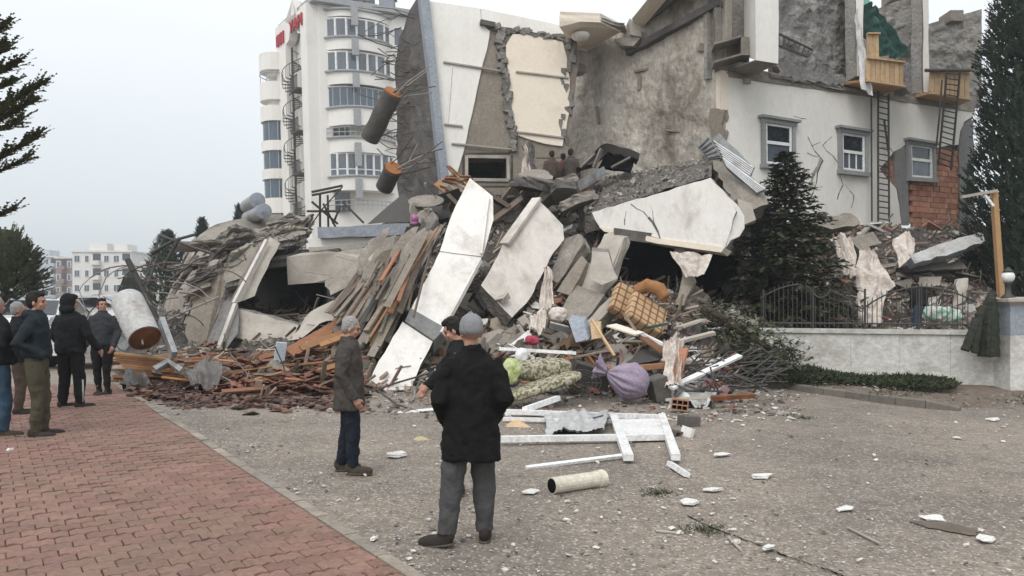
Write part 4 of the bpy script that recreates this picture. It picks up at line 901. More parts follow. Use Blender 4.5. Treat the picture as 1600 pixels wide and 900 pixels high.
# slabs under / between
piece('fallen_slab', 'grey slab standing steeply just left of the dark hollow', 'slab', [P(945, 365, 18.6), P(975, 372, 18.2), P(955, 430, 17.6), P(925, 490, 16.8), P(898, 500, 16.8), P(905, 440, 17.8)], Vector((.25, .5, .1)), 'conc_l', .04)
piece('fallen_slab', 'small pale torn block hanging before the steep grey slab', 'slab', [P(925, 392, 16.9), P(950, 394, 16.9), P(966, 435, 16.6), P(940, 445, 16.5), P(921, 435, 16.6)], Vector((.05, .45, .1)), 'conc_l', .03, .2, 'broken')
piece('fallen_slab', 'brown-grey slab sloping behind the pale wall panel', 'slab', [P(884, 372, 18.6), P(905, 365, 18.9), P(912, 380, 18.4), P(872, 442, 17.6), P(860, 436, 17.8)], Vector((.2, .4, -.1)), 'conc', .05)
piece('fallen_slab', 'long grey-brown strip of wall lying below the steep grey slab', 'slab', [P(908, 400, 18.2), P(918, 410, 17.9), P(890, 462, 17), P(870, 455, 17.2)], Vector((.2, .4, -.1)), 'tan', .05)
piece('fallen_slab', 'pale smooth slab sloping down to the white bundle', 'slab', [P(900, 445, 17.4), P(945, 460, 16.6), P(912, 503, 15.9), P(885, 500, 16), P(880, 480, 16.6)], Vector((.1, .4, -.2)), 'conc', .03)
piece('fallen_slab', 'white-edged plank slab in the hollow left of the plaid sofa', 'slab', [P(962, 456, 16.4), P(975, 462, 16.4), P(925, 510, 15.6), P(912, 506, 15.6)], Vector((.1, .3, -.2)), 'conc_l', .02)
piece('fallen_slab', 'pale wall piece propping the right end of the white parapet', 'slab', [P(1052, 385, 18.4), P(1070, 388, 18.2), P(1085, 440, 17.6), P(1068, 478, 17.0), P(1056, 476, 17.1), P(1066, 430, 17.8)], Vector((.15, .4, 0)), 'tan', .04)
cloth_sheet('torn_curtain', [P(1048, 392, 17.5), P(1112, 398, 17.4), P(1100, 428, 17.2), P(1074, 432, 17.3)], C['fabric_w'], 'ragged beige fringe of cloth hanging below the white parapet', 'cloth', amp=.08)
# concrete block, dark lean-to roof at the top
piece('roof_sheet', 'dark folded roof sheeting heap below the grey plaster wall', 'sheet', [P(902, 262, 22.6), P(938, 228, 22.2), P(948, 223, 22.2), P(1000, 240, 22.6), P(998, 250, 22.6), P(950, 236, 22.3), P(930, 255, 22.4)], Vector((0, .5, -.05)), 'steel_d', .05, .2)
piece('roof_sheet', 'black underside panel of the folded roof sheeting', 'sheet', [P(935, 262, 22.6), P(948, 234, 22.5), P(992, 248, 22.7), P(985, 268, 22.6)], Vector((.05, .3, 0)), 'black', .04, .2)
for (a, b, lb) in (((907, 262), (930, 240), 'left grey strut of the folded dark roof sheeting'), ((928, 262), (940, 232), 'middle grey strut of the folded dark roof sheeting'), ((955, 262), (985, 246), 'right strut of the folded dark roof sheeting')):
    m = MB(); beam(m, P(*a, 22.1), P(*b, 22), .2, .05); tag(m.build('roof_strut', C['conc']), lb, 'strut')
# corrugated panels at the right
for k, (ps, lb) in enumerate((([(1090, 228), (1104, 212), (1124, 232), (1126, 246), (1108, 248)], 'leftmost crumpled pale corrugated sheet at the facade foot'), ([(1112, 218), (1124, 208), (1178, 262), (1172, 276), (1130, 246)], 'middle pale corrugated sheet sliding off the facade foot'), ([(1128, 246), (1172, 274), (1196, 296), (1182, 302), (1136, 262)], 'lower grey corrugated sheet sliding off the facade foot'))):
    D0 = 21.6 - k * .5; q = [P(*p_, D0 - .012 * (p_[0] - 1090)) for p_ in ps]; t = thing('corrugated_sheet', lb, 'sheet', q[-1]); m = MB(); m.slab(q, Vector((.02, .05, -.04)), .02, .3); m.build('sheet', C['galv'], t)
    for j in range(5):
        u = (j + .5) / 5; a = q[0].lerp(q[-1], u); b = q[1 if k == 0 else 2].lerp(q[3], u); m = MB(); m.tube([a - Vector((0, .04, 0)), b - Vector((0, .04, 0))], .035, 6); m.build('rib', C['galv'], t)
piece('fallen_slab', 'layered grey slab under the corrugated sheets', 'slab', [P(1112, 250, 21), P(1130, 255, 20.6), P(1195, 300, 19.6), P(1200, 318, 19.4), P(1165, 330, 19.2), P(1140, 305, 19.8)], Vector((.05, .9, -.35)), 'conc', .09, .2, 'broken')
piece('fallen_slab', 'pale greenish broken block at the right end of the white parapet', 'slab', [P(1152, 310, 18.8), P(1176, 318, 18.8), P(1182, 345, 18.6), P(1160, 352, 18.6)], Vector((.1, .7, 0)), 'conc_l', .1, .2)
# ---- left pancaked floors
piece('floor_plate', 'grey collapsed floor plate standing on edge at the far left of the ruin', 'slab', [P(255, 480, 21.6), P(272, 440, 22), P(300, 374, 23.2), P(345, 404, 22.6), P(330, 470, 21.4), P(318, 548, 20), P(286, 545, 20.2)], Vector((.5, .5, .2)), 'conc', .07, .3, 'broken')
piece('floor_plate', 'brownish concrete plate leaning before the leftmost floor plate', 'slab', [P(314, 414, 21), P(348, 411, 20.6), P(357, 430, 20.4), P(344, 470, 20), P(320, 544, 19), P(296, 545, 19), P(289, 522, 19.3)], Vector((.3, .35, .1)), 'tan', .05, .25, 'broken')
for k, (ps, lb) in enumerate((([(296, 380, 23.4), (338, 350, 24.2), (402, 335, 25), (482, 338, 24.6), (486, 350, 23.4), (420, 366, 22.2), (364, 398, 21.2), (330, 412, 21.2)], 'topmost sagging roof plate of the left ruin'),
      ([(312, 396, 22), (350, 372, 22.2), (420, 352, 22.2), (470, 350, 22.2), (478, 366, 21.4), (420, 380, 20.8), (372, 412, 20.4), (338, 420, 20.6)], 'second sagging roof plate of the left ruin'),
      ([(330, 418, 20.9), (366, 396, 20.9), (392, 385, 20.8), (400, 400, 20.4), (380, 432, 20), (356, 440, 20)], 'lowest short roof plate of the left ruin'))):
    piece('roof_plate', lb, 'slab', [P(*q) for q in ps], Vector((.02, .1, -.22)), 'conc', .12, .22, 'broken')
for k in range(34):
    px = U(330, 470); m = MB(); D0 = U(20.4, 21.8); a = P(px, 350 + (470 - px) * .42 + U(-8, 22), D0); b = a + Vector((U(-.5, .5), U(-.3, .3), U(-.5, .3))); c = b + Vector((U(-.3, .3), U(-.2, .2), U(-.5, .1))); m.tube([a, b, c], .012, 5); tag(m.build('rebar', C['rebar']), 'thin bent rebar poking from the sagging roof plates of the left ruin', 'rebar', 'rebar in the left roof plates')
t = thing('leaning_column', 'long pale concrete column leaning across the left ruin', 'column', P(332, 558, 18))
m = MB(); ka = [P(422, 370, 20.2), P(437, 380, 20), P(398, 462, 19.2), P(366, 474, 19), P(392, 420, 19.6)]; m.slab(ka, Vector((-.3, .45, 0)), .03, .25, 0, 1); m.build('upper_shaft', [C['conc_l'], C['broken']], t)
m = MB(); kb = [P(360, 470, 18.9), P(372, 476, 18.8), P(372, 520, 18.3), P(347, 556, 17.9), P(321, 558, 18), P(338, 520, 18.3)]; m.slab(kb, Vector((-.3, .45, 0)), .02, .3, 0, 1); m.build('lower_shaft', [C['greypaint'], C['broken']], t)
m = MB(); beam(m, P(417, 376, 19.9), P(366, 474, 18.8), .09, .10); beam(m, P(368, 476, 18.72), P(338, 557, 17.8), .09, .12); m.build('render_strip', C['panel_b'], t)
piece('fallen_beam', 'board-marked grey beam spanning above the left dark hollow', 'beam', [P(448, 402, 20.4), P(470, 396, 20.4), P(604, 388, 20), P(600, 404, 20), P(560, 416, 19.9), P(536, 430, 20), P(508, 441, 20.2), P(450, 445, 20.4)], Vector((0, .5, .05)), 'conc_l', .03, .3, 'broken')
piece('fallen_beam', 'grey concrete beam sloping down before the left dark hollow', 'beam', [P(368, 482, 18.9), P(400, 490, 18.7), P(466, 508, 18.3), P(456, 532, 18), P(404, 537, 18.2), P(352, 524, 18.6)], Vector((.05, .45, 0)), 'conc_l', .03, .25, 'broken')
piece('fallen_block', 'torn pale concrete block at the right end of the sloping beam', 'slab', [P(486, 486, 17.8), P(520, 470, 17.8), P(541, 477, 17.6), P(554, 498, 17.3), P(500, 505, 17.2), P(470, 530, 17.1), P(455, 532, 17.2), P(470, 506, 17.5)], Vector((.1, .5, 0)), 'conc_l', .06, .15, 'broken')
piece('fallen_block', 'grey broken plate leaning over the left dark hollow', 'slab', [P(508, 438, 18.6), P(560, 405, 18.9), P(606, 392, 18.9), P(600, 412, 18.5), P(550, 445, 18), P(515, 462, 18)], Vector((.1, .35, -.05)), 'conc', .06, .2, 'broken')
rs = random.getstate(); random.seed(33)
for k in range(58):
    u = random.random(); px = 300 + 180 * u; py = 385 - 48 * u + (U(0, 1) ** 1.5) * (70 - 30 * u); D0 = 21.2 + 1.2 * u - (py - 340) * .012; q = P(px, py, D0); s_ = U(.25, .8); n_ = 6
    rr = Euler((U(-.5, .1), U(-.9, -.1), U(-.5, .5))).to_matrix(); rg = [q + rr @ Vector((math.cos(a) * s_ * U(.4, 1.2), math.sin(a) * s_ * U(.3, .7), 0)) for a in [2 * math.pi * j / n_ for j in range(n_)]]
    m = MB(); m.slab(rg, rr @ Vector((0, 0, -U(.05, .14))), .05, .12); tag(m.build('roof_shard', C[random.choice(['conc', 'conc_d', 'conc', 'conc_l', 'broken'])]), 'jagged grey roof shard lying on the sagging left roof plates', 'slab', 'roof shards on the left ruin')
for k in range(18):
    u = random.random(); a = P(302 + 40 * u + U(-6, 6), 380 + 28 * u + U(-8, 30), 21.8 - .5 * u - .2); b = P(262 + 52 * u + U(-6, 10), 450 + 60 * u + U(-20, 30), 20.6 - .8 * u - .15)
    m = MB(); beam(m, a, b, U(.03, .16), U(.02, .06)); tag(m.build('concrete_strip', C[random.choice(['conc', 'conc_d', 'conc_l', 'wood_g', 'rebar'])]), 'narrow strip lying along the leftmost floor plate', 'strip', 'strips on the leftmost floor plate')
random.setstate(rs)
# dark hollow: side and ceiling plates enclose it; back walls and one side carry painted shade
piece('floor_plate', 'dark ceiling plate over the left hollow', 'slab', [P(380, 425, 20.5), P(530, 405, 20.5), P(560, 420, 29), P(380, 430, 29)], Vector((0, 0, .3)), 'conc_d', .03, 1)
piece('floor_plate', 'dark side plate closing the right of the left hollow', 'slab', [P(512, 440, 19.5), P(516, 510, 19.2), P(500, 490, 28), P(500, 425, 28)], Vector((.3, .1, 0)), 'hollow_shade', .03, 1)
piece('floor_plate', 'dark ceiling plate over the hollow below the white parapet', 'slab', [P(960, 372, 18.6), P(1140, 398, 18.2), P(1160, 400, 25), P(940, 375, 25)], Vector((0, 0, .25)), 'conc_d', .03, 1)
piece('floor_plate', 'dark back wall of the left hollow', 'slab', [P(350, 400, 28.8), P(580, 380, 28.8), P(580, 500, 28.8), P(350, 505, 28.8)], Vector((0, .3, 0)), 'hollow_shade', .03, 1)
piece('floor_plate', 'dark back wall of the hollow below the white parapet', 'slab', [P(925, 350, 24.9), P(1215, 340, 24.9), P(1215, 490, 24.9), P(925, 480, 24.9)], Vector((0, .3, 0)), 'hollow_shade', .03, 1)
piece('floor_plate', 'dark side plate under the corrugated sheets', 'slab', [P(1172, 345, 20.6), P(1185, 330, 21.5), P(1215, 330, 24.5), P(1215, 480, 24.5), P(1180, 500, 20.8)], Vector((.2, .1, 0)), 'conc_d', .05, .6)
# flat-roof parapet behind
for k, (ps, mt, lb, D0, th) in enumerate((([(496, 355), (640, 349), (640, 366), (497, 372)], 'bluegrey', 'grey capping of the fallen flat-roof edge', 20.9, .5), ([(482, 373), (640, 366), (632, 378), (500, 388), (482, 386)], 'white2', 'white stepped band below the grey capping', 21.1, .5), ([(482, 386), (628, 377), (622, 388), (590, 392), (484, 400)], 'conc_l', 'cream lower band of the fallen flat-roof edge', 21.0, .5))):
    piece('roof_edge', lb, 'roof edge', [P(*q, D0) for q in ps], Vector((0, th, .02)), mt, .02, .4, 'broken')
# long boards sliding down beside the white column
rs = random.getstate(); random.seed(5)
for k in range(110):
    u = (k % 37) / 36 + U(-.02, .02); lay = k // 37
    a = P(700 - 120 * u * .9 + U(-8, 6), 345 + 48 * u + U(-6, 14), 18.3 + .4 * u - .35 * lay + U(-.1, .1))
    b = P(604 - 62 * u + U(-14, 14) + (45 if k % 5 == 0 else 0), 545 - 55 * u * U(.6, 1.2) - (60 if k % 5 == 0 else 0), 15.8 + .9 * u - .3 * lay)
    ph = U(0, .5) if k % 3 else 0; a2 = a.lerp(b, ph * .6); b = b + Vector((U(-.4, -.02), U(0, .15), U(-.25, .25))); a2 = a2 + Vector((U(-.25, .0), .1, U(-.15, .15))); m = MB(); beam(m, a2, b, U(.03, .17), U(.015, .05), up=Vector((U(-.6, .6), U(-.6, .2), 1)).normalized())
    o = m.build('board', C[random.choice(['wood_g', 'tan', 'wood_g', 'conc_d', 'conc', 'wood_g', 'tan', 'wood_o'])]); tag(o, 'weathered board in the slide of boards left of the long white column', 'board', 'boards sliding beside the white column')
random.setstate(rs)
for k in range(26):
    u = random.random(); yy = 385 + 130 * random.random(); q = P(706 - (yy - 336) * .464 - 32 - 70 * u, yy, 17.2 + .5 * u - (yy - 385) * .009); ax = (P(604, 545, 15.8) - P(700, 345, 18.3)).normalized(); sd_ = Vector((1, .25, 0)).normalized(); l_, w_ = U(.3, 1.1), U(.12, .4); n_ = 9
    rg = [q + ax * math.cos(a) * l_ * U(.6, 1.15) + sd_ * math.sin(a) * w_ * U(.4, .8) for a in [2 * math.pi * j / n_ for j in range(n_)]]; m = MB(); m.slab(rg, Vector((-.05, .08, -.06)), .05, .15); tag(m.build('floor_fragment', C[random.choice(['conc', 'tan', 'conc_l', 'conc_d', 'wood_g'])]), 'ragged floor fragment on the slide left of the long white column', 'slab', 'floor fragments on the slide')
cloth_sheet('brown_sheet', [P(655, 345, 18.2), P(700, 352, 18), P(640, 470, 16.6), P(590, 480, 16.6)], C['fabric_g'], 'crumpled grey-brown sheet draped over the sliding boards', 'sheet', amp=.18, sca=3)
cloth_sheet('dark_sheet', [P(606, 500, 16.9), P(632, 495, 17), P(600, 560, 16.2), P(578, 570, 16.1)], M('black_sheet', (.05, .048, .045), (.03, .03, .03), 3, bump=.3), 'crumpled black sheeting at the left of the white column foot', 'sheet', amp=.15, sca=4)
# dark roof sheet, satellite dishes, frame on the flat roof
piece('roof_sheet', 'dark grey tilted sheet on the flat roof left of the dishes', 'sheet', [P(574, 350, 22), P(630, 302, 22.3), P(646, 318, 22), P(658, 345, 21.6)], Vector((.05, .2, .02)), 'steel_d', .02, .5)
piece('roof_sheet', 'black sheet behind the dishes on the flat roof', 'sheet', [P(655, 318, 22.5), P(700, 304, 22.6), P(704, 340, 22.2), P(672, 345, 22.2)], Vector((.05, .2, .02)), 'steel_d', .02, .5)
def dish(label, c, n, r_, mat='conc_l'):
    t = thing('satellite_dish', label, 'dish', c); n = n.normalized(); s = n.orthogonal().normalized(); u = n.cross(s); m = MB(); rings = []
    for k in range(6): q = r_ * (k + .05) / 5; rings.append([c + (s * math.cos(a) + u * math.sin(a)) * q + n * (q * q * .35) for a in [2 * math.pi * j / 28 for j in range(28)]])
    for k in range(5, -1, -1): q = r_ * (k + .05) / 5; rings.append([c + (s * math.cos(a) + u * math.sin(a)) * q + n * (q * q * .35 - .02) for a in [2 * math.pi * j / 28 for j in range(28)]])
    m.loft(rings); m.build('reflector', C[mat], t, True); m = MB(); m.tube([c + s * r_ * .9, c + n * r_ * 1.0], .015, 5); m.tube([c + n * r_, c + n * (r_ + .1)], .04, 8); m.build('feed_arm', C['rebar_l'], t)
    m = MB(); m.tube([c - n * .02, c - n * .2, c - n * .2 - Vector((0, 0, .5))], .03, 6); m.build('mount', C['rebar_l'], t)
dish('largest grey satellite dish lying face up on the flat roof', P(666, 318, 21.6), Vector((.0, -.45, .9)), .5, 'conc')
dish('small pale satellite dish tilted left on the flat roof', P(651, 333, 21.2), Vector((.75, -.45, .2)), .33)
dish('small grey satellite dish lowest on the flat roof', P(668, 342, 21), Vector((.3, -.75, .55)), .3, 'conc')
t = thing('steel_trellis', 'bent black steel trellis standing on the left flat roof', 'trellis', P(510, 355, 22))
for pl_ in (((487, 300), (535, 290)), ((487, 305), (533, 296)), ((500, 302), (500, 355)), ((512, 305), (513, 357)), ((535, 292), (505, 325), (487, 350)), ((487, 315), (528, 350)), ((505, 318), (525, 356)), ((538, 318), (568, 348)), ((532, 322), (520, 350)), ((480, 330), (530, 330)), ((470, 350), (490, 335))):
    m = MB(); m.tube([P(*q, 22 + U(-.3, .3)) for q in pl_], .035 if len(pl_) == 2 else .02, 6); m.build('bar', C['steel_d'], t)
# water tanks
def tank(label, a, b, r_, mat, end):
    t = thing('water_tank', label, 'tank', (a + b) / 2 - Vector((0, 0, r_))); ax = (b - a).normalized(); m = MB(); m.tube([a, a + ax * .06, a.lerp(b, .5), b - ax * .06, b], [r_ * .9, r_, r_, r_, r_], 28); m.build('shell', C[mat], t, False)
    for p_, q_ in ((b - ax * .02, b + ax * .03),): m = MB(); m.tube([p_, q_], r_ * 1.02, 28); m.build('rim', C[mat], t)
    m = MB(); s = ax.orthogonal().normalized(); u = ax.cross(s); m.loft([[b + ax * (.032 + z) + (s * math.cos(a_) + u * math.sin(a_)) * r_ * q for a_ in [2 * math.pi * j / 28 for j in range(28)]] for q, z in ((.96, 0), (.9, .01), (.4, .03), (.05, .035))]); m.build('end_cap', C[end], t)
    m = MB(); m.tube([b + ax * .03 + s * r_ * .2, b + ax * .2 + s * r_ * .3], .02, 6); m.build('pipe', C['rebar_l'], t)
tank('large white water tank with rusty end lying by the left crowd', P(198, 468, 15.2), P(226, 527, 14.6), .30, 'tank_w', 'rust')
tank('upper of two grey water tanks on the left ruin roof', P(386, 323, 25.4), P(402, 313, 23.8), .235, 'galv', 'bluegrey')
tank('lower of two grey water tanks on the left ruin roof', P(388, 342, 25.2), P(412, 330, 23.4), .235, 'galv', 'bluegrey')
# bent steel and wires at far left
def lattice(label, a, b, w_, n):
    t = thing('lattice_post', label, 'post', b); s = Vector((w_, 0, 0)); m = MB()
    for o_ in (Vector(), s): mm = MB(); mm.tube([a + o_, b + o_], .03, 6); mm.build('rail', C['steel_d'], t)
    for k in range(n): mm = MB(); mm.tube([a.lerp(b, k / n), a.lerp(b, (k + .6) / n) + s], .018, 5); mm.build('brace', C['steel_d'], t)
lattice('dark lattice post leaning above the white water tank', P(251, 366, 18.6), P(225, 445, 18.2), .1, 12)
for pl_, r_, mt, lb in (((( 199, 405), (236, 478), (270, 555)), .07, 'steel_d', 'thick dark pipe leaning beside the white water tank'), (((250, 368), (300, 386), (330, 396)), .035, 'steel_d', 'dark bar running right from the lattice post top'), (((236, 396), (270, 376), (306, 366)), .035, 'steel_d', 'dark bar rising to the right behind the lattice post'), (((262, 440), (300, 412)), .03, 'steel_d', 'short dark bar before the leftmost floor plate'), (((230, 408), (262, 424), (286, 420)), .025, 'steel_d', 'bent dark bar low behind the lattice post'), (((262, 500), (300, 482), (342, 464)), .025, 'rebar_l', 'pale straight bar crossing before the brownish plate'), (((205, 430), (240, 445), (285, 452)), .02, 'rebar', 'thin bar behind the thick dark pipe'), (((278, 375), (262, 405), (256, 418)), .05, 'steel_d', 'stubby dark bar beside the lattice post')):
    m = MB(); m.tube([P(*q, 17.6 if r_ > .05 else 18.4) for q in pl_], r_, 8); tag(m.build('steel_bar', C[mt]), lb, 'bar')
m = MB(); beam(m, P(252, 500, 14.8), P(272, 555, 14.2), .1, .16); tag(m.build('steel_channel', C['galv']), 'grey metal channel standing right of the white water tank', 'channel')
rs = random.getstate(); random.seed(9)
for k in range(26):
    x0, y0 = U(195, 330), U(440, 540); n_ = 7; a = U(0, 3.14); r0 = U(40, 110); pp = []
    for j in range(n_): q = a + j / n_ * U(1.2, 2.2); pp.append(P(x0 + math.cos(q) * r0 * .7, min(552, y0 - math.sin(q) * r0 * .45), 17 + U(0, .15) + k * .06))
    m = MB(); m.tube(pp, U(.010, .018), 5); tag(m.build('bent_rebar', C[random.choice(['rebar', 'rebar_l', 'rebar'])]), 'thin curved rebar in the tangle left of the brownish plate', 'rebar', 'curved rebar tangle at the left ruin')
random.setstate(rs)
# ================================================================== PEOPLE
def ell(m, c, r, rot=None, nu=14, nv=9, e=1.0, mi=0):
    sp = lambda v: math.copysign(abs(v) ** e, v); c = Vector(c); rings = []
    for j in range(nv + 1):
        t = -math.pi / 2 + math.pi * j / nv; ct = max(.03, abs(math.cos(t)) ** e); st = sp(math.sin(t)); q = []
        for i in range(nu):
            a = 2 * math.pi * i / nu; v = Vector((r[0] * ct * sp(math.cos(a)), r[1] * ct * sp(math.sin(a)), r[2] * st)); q.append(c + (rot @ v if rot is not None else v))
        rings.append(q)
    m.loft(rings, mi); return m
def ering(c, rx, ry, n=16): return [Vector((c[0] + rx * math.cos(2 * math.pi * i / n), c[1] + ry * math.sin(2 * math.pi * i / n), c[2])) for i in range(n)]
tex = bpy.data.textures.new('cloth_folds', 'CLOUDS'); tex.noise_scale = .11; tex.noise_depth = 3
tex2 = bpy.data.textures.new('hair_clumps', 'CLOUDS'); tex2.noise_scale = .03
def organic(o, vox, smooth=2, disp=0, tx=None, fac=.5):
    r = o.modifiers.new('remesh', 'REMESH'); r.mode = 'VOXEL'; r.voxel_size = vox; r.use_smooth_shade = True
    if smooth: s = o.modifiers.new('smooth', 'SMOOTH'); s.iterations = smooth; s.factor = fac
    if disp: d = o.modifiers.new('folds', 'DISPLACE'); d.texture = tx or tex; d.strength = disp; d.mid_level = .5
    return o
def cloth(name, c, c2=None): return M(name, c, c2 or tuple(q * .7 for q in c), 14, rough=.9, bump=.35, bs=160, spec=.15, bd=.004)
SK = M('skin', (.46, .26, .185), (.40, .215, .15), 10, rough=.6, bump=.1, bs=80); SHOE = cloth('dark_shoe', (.045, .039, .034))
SOLE = cloth('shoe_sole', (.10, .085, .07)); EYE = M('eye', (.02, .015, .012), (.02, .015, .012), 1, rough=.3, bump=0); LIP = M('lip', (.33, .13, .11), (.3, .12, .1), 1, rough=.5, bump=0)
HAIRS = {'black': M('black_hair', (.018, .014, .012), (.01, .008, .007), 30, rough=.7, bump=.5, bs=120), 'grey': M('grey_hair', (.36, .35, .34), (.24, .235, .23), 30, rough=.8, bump=.5, bs=120)}
def person(label, loc, head, hgt, jk, tr, hem=.92, arms=None, feet=None, hair='black', cap=None, yaw=0, tilt=0, lean=0, vox=.012, coat_w=1.0, shoe=None, leg=.075, hands=(1, 1), extra=None, group=None):
    s = hgt / 1.75; t = thing('person', label, 'person', loc, R(head), group); t.scale = (s, s, s)
    arms = arms or {}; feet = feet or {}
    sway = lambda z: Vector((0, lean * max(0, z - .9), 0))
    sh = {1: Vector((.175, 0, 1.415)) + sway(1.4), -1: Vector((-.175, 0, 1.415)) + sway(1.4)}
    A = {}
    for k in (1, -1):
        d = arms.get(k, ((.25, -.03, 1.13), (.25, .06, .86))); A[k] = (sh[k], Vector((k * d[0][0], d[0][1], d[0][2])) + sway(1.1), Vector((k * d[1][0], d[1][1], d[1][2])) + sway(.9))
    Lg = {}
    for k in (1, -1):
        d = feet.get(k, (.11, 0, 0, 0)); f = Vector((k * d[0], d[1], .09 + d[2])); hip = Vector((k * .095, 0, .90)); kn = hip.lerp(f, .5) + Vector((0, .03 + (d[4] if len(d) > 4 else 0), 0)); Lg[k] = (hip, kn, f, d[3])
    hm = Matrix.Translation(Vector((0, 0, 1.52)) + sway(1.52)) @ Euler((R(tilt), 0, R(yaw))).to_matrix().to_4x4() @ Matrix.Translation((0, 0, -1.52))
    # one continuous body
    b = MB(); b.loft([ering((*sway(z).to_2d(), z), rx, ry) for z, rx, ry in ((.86, .14, .10), (1.05, .145, .10), (1.28, .165, .105), (1.40, .15, .085), (1.47, .07, .065))])
    for k in (1, -1):
        S, E, W = A[k]; b.tube([S, S.lerp(E, .5), E, E.lerp(W, .5), W], [.052, .046, .038, .034, .026], 10)
        h, kn, f, fy = Lg[k]; b.tube([h, h.lerp(kn, .5), kn, kn.lerp(f, .5), f], [.085, .072, .05, .046, .036], 10)
        if hands[0 if k == -1 else 1]:
            d = (W - E).normalized(); sd_ = Vector((0, 1, 0)); sd_ = (sd_ - d * sd_.dot(d)).normalized(); nn = d.cross(sd_)
            c = W + d * .055; b.tube([W - d * .01, W + d * .03, W + d * .085], [.026, .036, .036], 8)
            for j, (o_, l_) in enumerate(((-.030, .062), (-.010, .075), (.010, .080), (.030, .070))):
                p0 = W + d * .075 + sd_ * o_; p1 = p0 + d * l_ * .55 - nn * k * .008; p2 = p1 + d * l_ * .45 - nn * k * .028; b.tube([p0, p1, p2], [.0105, .010, .008], 6)
            p0 = W + d * .03 + sd_ * .03; p1 = p0 + d * .03 + sd_ * .028; b.tube([p0, p1, p1 + d * .035 + sd_ * .004], [.013, .011, .009], 6)
    hb = MB(); hb.tube([Vector((0, -.005, 1.44)), Vector((0, .0, 1.56))], [.062, .052], 12)
    ell(hb, (0, -.008, 1.655), (.076, .095, .095)); ell(hb, (0, .022, 1.585), (.058, .068, .072)); ell(hb, (0, .05, 1.545), (.03, .032, .026)); ell(hb, (0, .082, 1.655), (.05, .018, .012))
    hb.tube([Vector((0, .082, 1.645)), Vector((0, .105, 1.603)), Vector((0, .085, 1.592))], [.009, .016, .012], 8)
    for k in (1, -1): ell(hb, (k * .078, -.005, 1.61), (.010, .02, .032)); ell(hb, (k * .04, .065, 1.595), (.022, .02, .022))
    b.add([hm @ Vector(v) for v in hb.v], hb.f); organic(b.build('body', SK, t, True, local=True), min(vox, .0095) if vox < .013 else vox, 2)
    fe = MB()
    for k in (1, -1): ell(fe, (k * .031, .082, 1.628), (.013, .008, .007)); ell(fe, (k * .032, .087, 1.646), (.017, .006, .0035))
    fe.v = [tuple(hm @ Vector(v)) for v in fe.v]; fe.build('eyes', EYE, t, True, local=True)
    fe = MB(); ell(fe, (0, .088, 1.562), (.023, .008, .007)); fe.v = [tuple(hm @ Vector(v)) for v in fe.v]; fe.build('mouth', LIP, t, True, local=True)
    # hair or hat
    hh = MB()
    if cap == 'beanie': hh.loft([[hm @ q for q in ering((0, -.008, z), rx, ry, 20)] for z, rx, ry in ((1.612, .088, .105), (1.65, .091, .109), (1.70, .088, .105), (1.745, .068, .08), (1.77, .03, .035))]); o = hh.build('beanie', cap_m, t, True, local=True)
    elif cap == 'hood':
        ell(hh, (0, -.035, 1.645), (.105, .115, .135)); ell(hh, (0, -.05, 1.53), (.13, .11, .09)); ell(hh, (0, .02, 1.72), (.085, .09, .05)); hh.v = [tuple(hm @ Vector(v)) for v in hh.v]; o = hh.build('hood', jk, t, True, local=True); organic(o, .013, 3, .02)
    elif cap == 'scarf':
        ell(hh, (0, -.02, 1.65), (.098, .115, .125)); ell(hh, (0, -.03, 1.54), (.09, .09, .08)); hh.v = [tuple(hm @ Vector(v)) for v in hh.v]; o = hh.build('headscarf', cap_m, t, True, local=True); organic(o, .013, 2, .03)
    else:
        ell(hh, (0, -.022, 1.668), (.086, .096, .098)); ell(hh, (0, -.05, 1.62), (.078, .062, .075))
        if hair == 'black': ell(hh, (0, .045, 1.72), (.062, .05, .032)); ell(hh, (.0, .0, 1.735), (.07, .08, .03))
        for k in (1, -1): ell(hh, (k * .074, .012, 1.645), (.012, .02, .03))
        hh.v = [tuple(hm @ Vector(v)) for v in hh.v]; o = hh.build('hair', HAIRS[hair], t, True, local=True); organic(o, .010, 1, .02, tex2)
    # jacket
    j = MB(); w_ = coat_w; rg = [(1.50, .085, .085), (1.46, .13, .105), (1.415, .185, .125), (1.28, .205 * w_, .145 * w_), (1.08, .195 * w_, .15 * w_)]
    if hem < .85: rg += [(.92, .205 * w_, .155 * w_), (hem + .03, .22 * w_, .165 * w_), (hem, .218 * w_, .163 * w_)]
    else: rg += [(hem + .04, .20 * w_, .155 * w_), (hem, .185 * w_, .145 * w_)]
    j.loft([ering((*sway(z).to_2d(), z), rx, ry, 20) for z, rx, ry in rg[::-1]])
    for k in (1, -1):
        S, E, W = A[k]; j.tube([S - Vector((k * .03, 0, .01)), S.lerp(E, .45), E, E.lerp(W, .5), W + (W - E).normalized() * .015], [.082, .076, .066, .06, .055], 12)
    if cap != 'hood': j.tube([Vector((0, -.005, 1.46)) + sway(1.46), Vector((0, -.012, 1.535)) + sway(1.5)], [.085, .078], 14)
    if extra == 'hoodback': ell(j, (0, -.10, 1.47), (.11, .06, .06))
    o = j.build('jacket', jk, t, True, local=True); organic(o, vox, 3, .05)
    # trousers
    q = MB(); q.loft([ering((0, 0, z), rx, ry, 18) for z, rx, ry in ((.80, .15, .11), (.88, .172, .128), (.98, .165, .122), (1.06, .15, .11))])
    for k in (1, -1):
        h, kn, f, fy = Lg[k]; q.tube([h + Vector((0, 0, .02)), h.lerp(kn, .5), kn, kn.lerp(f, .6), f + Vector((0, 0, .0))], [.106, .098, leg + .008, leg - .004, leg - .016], 14)
    o = q.build('trousers', tr, t, True, local=True); organic(o, vox, 2, .038)
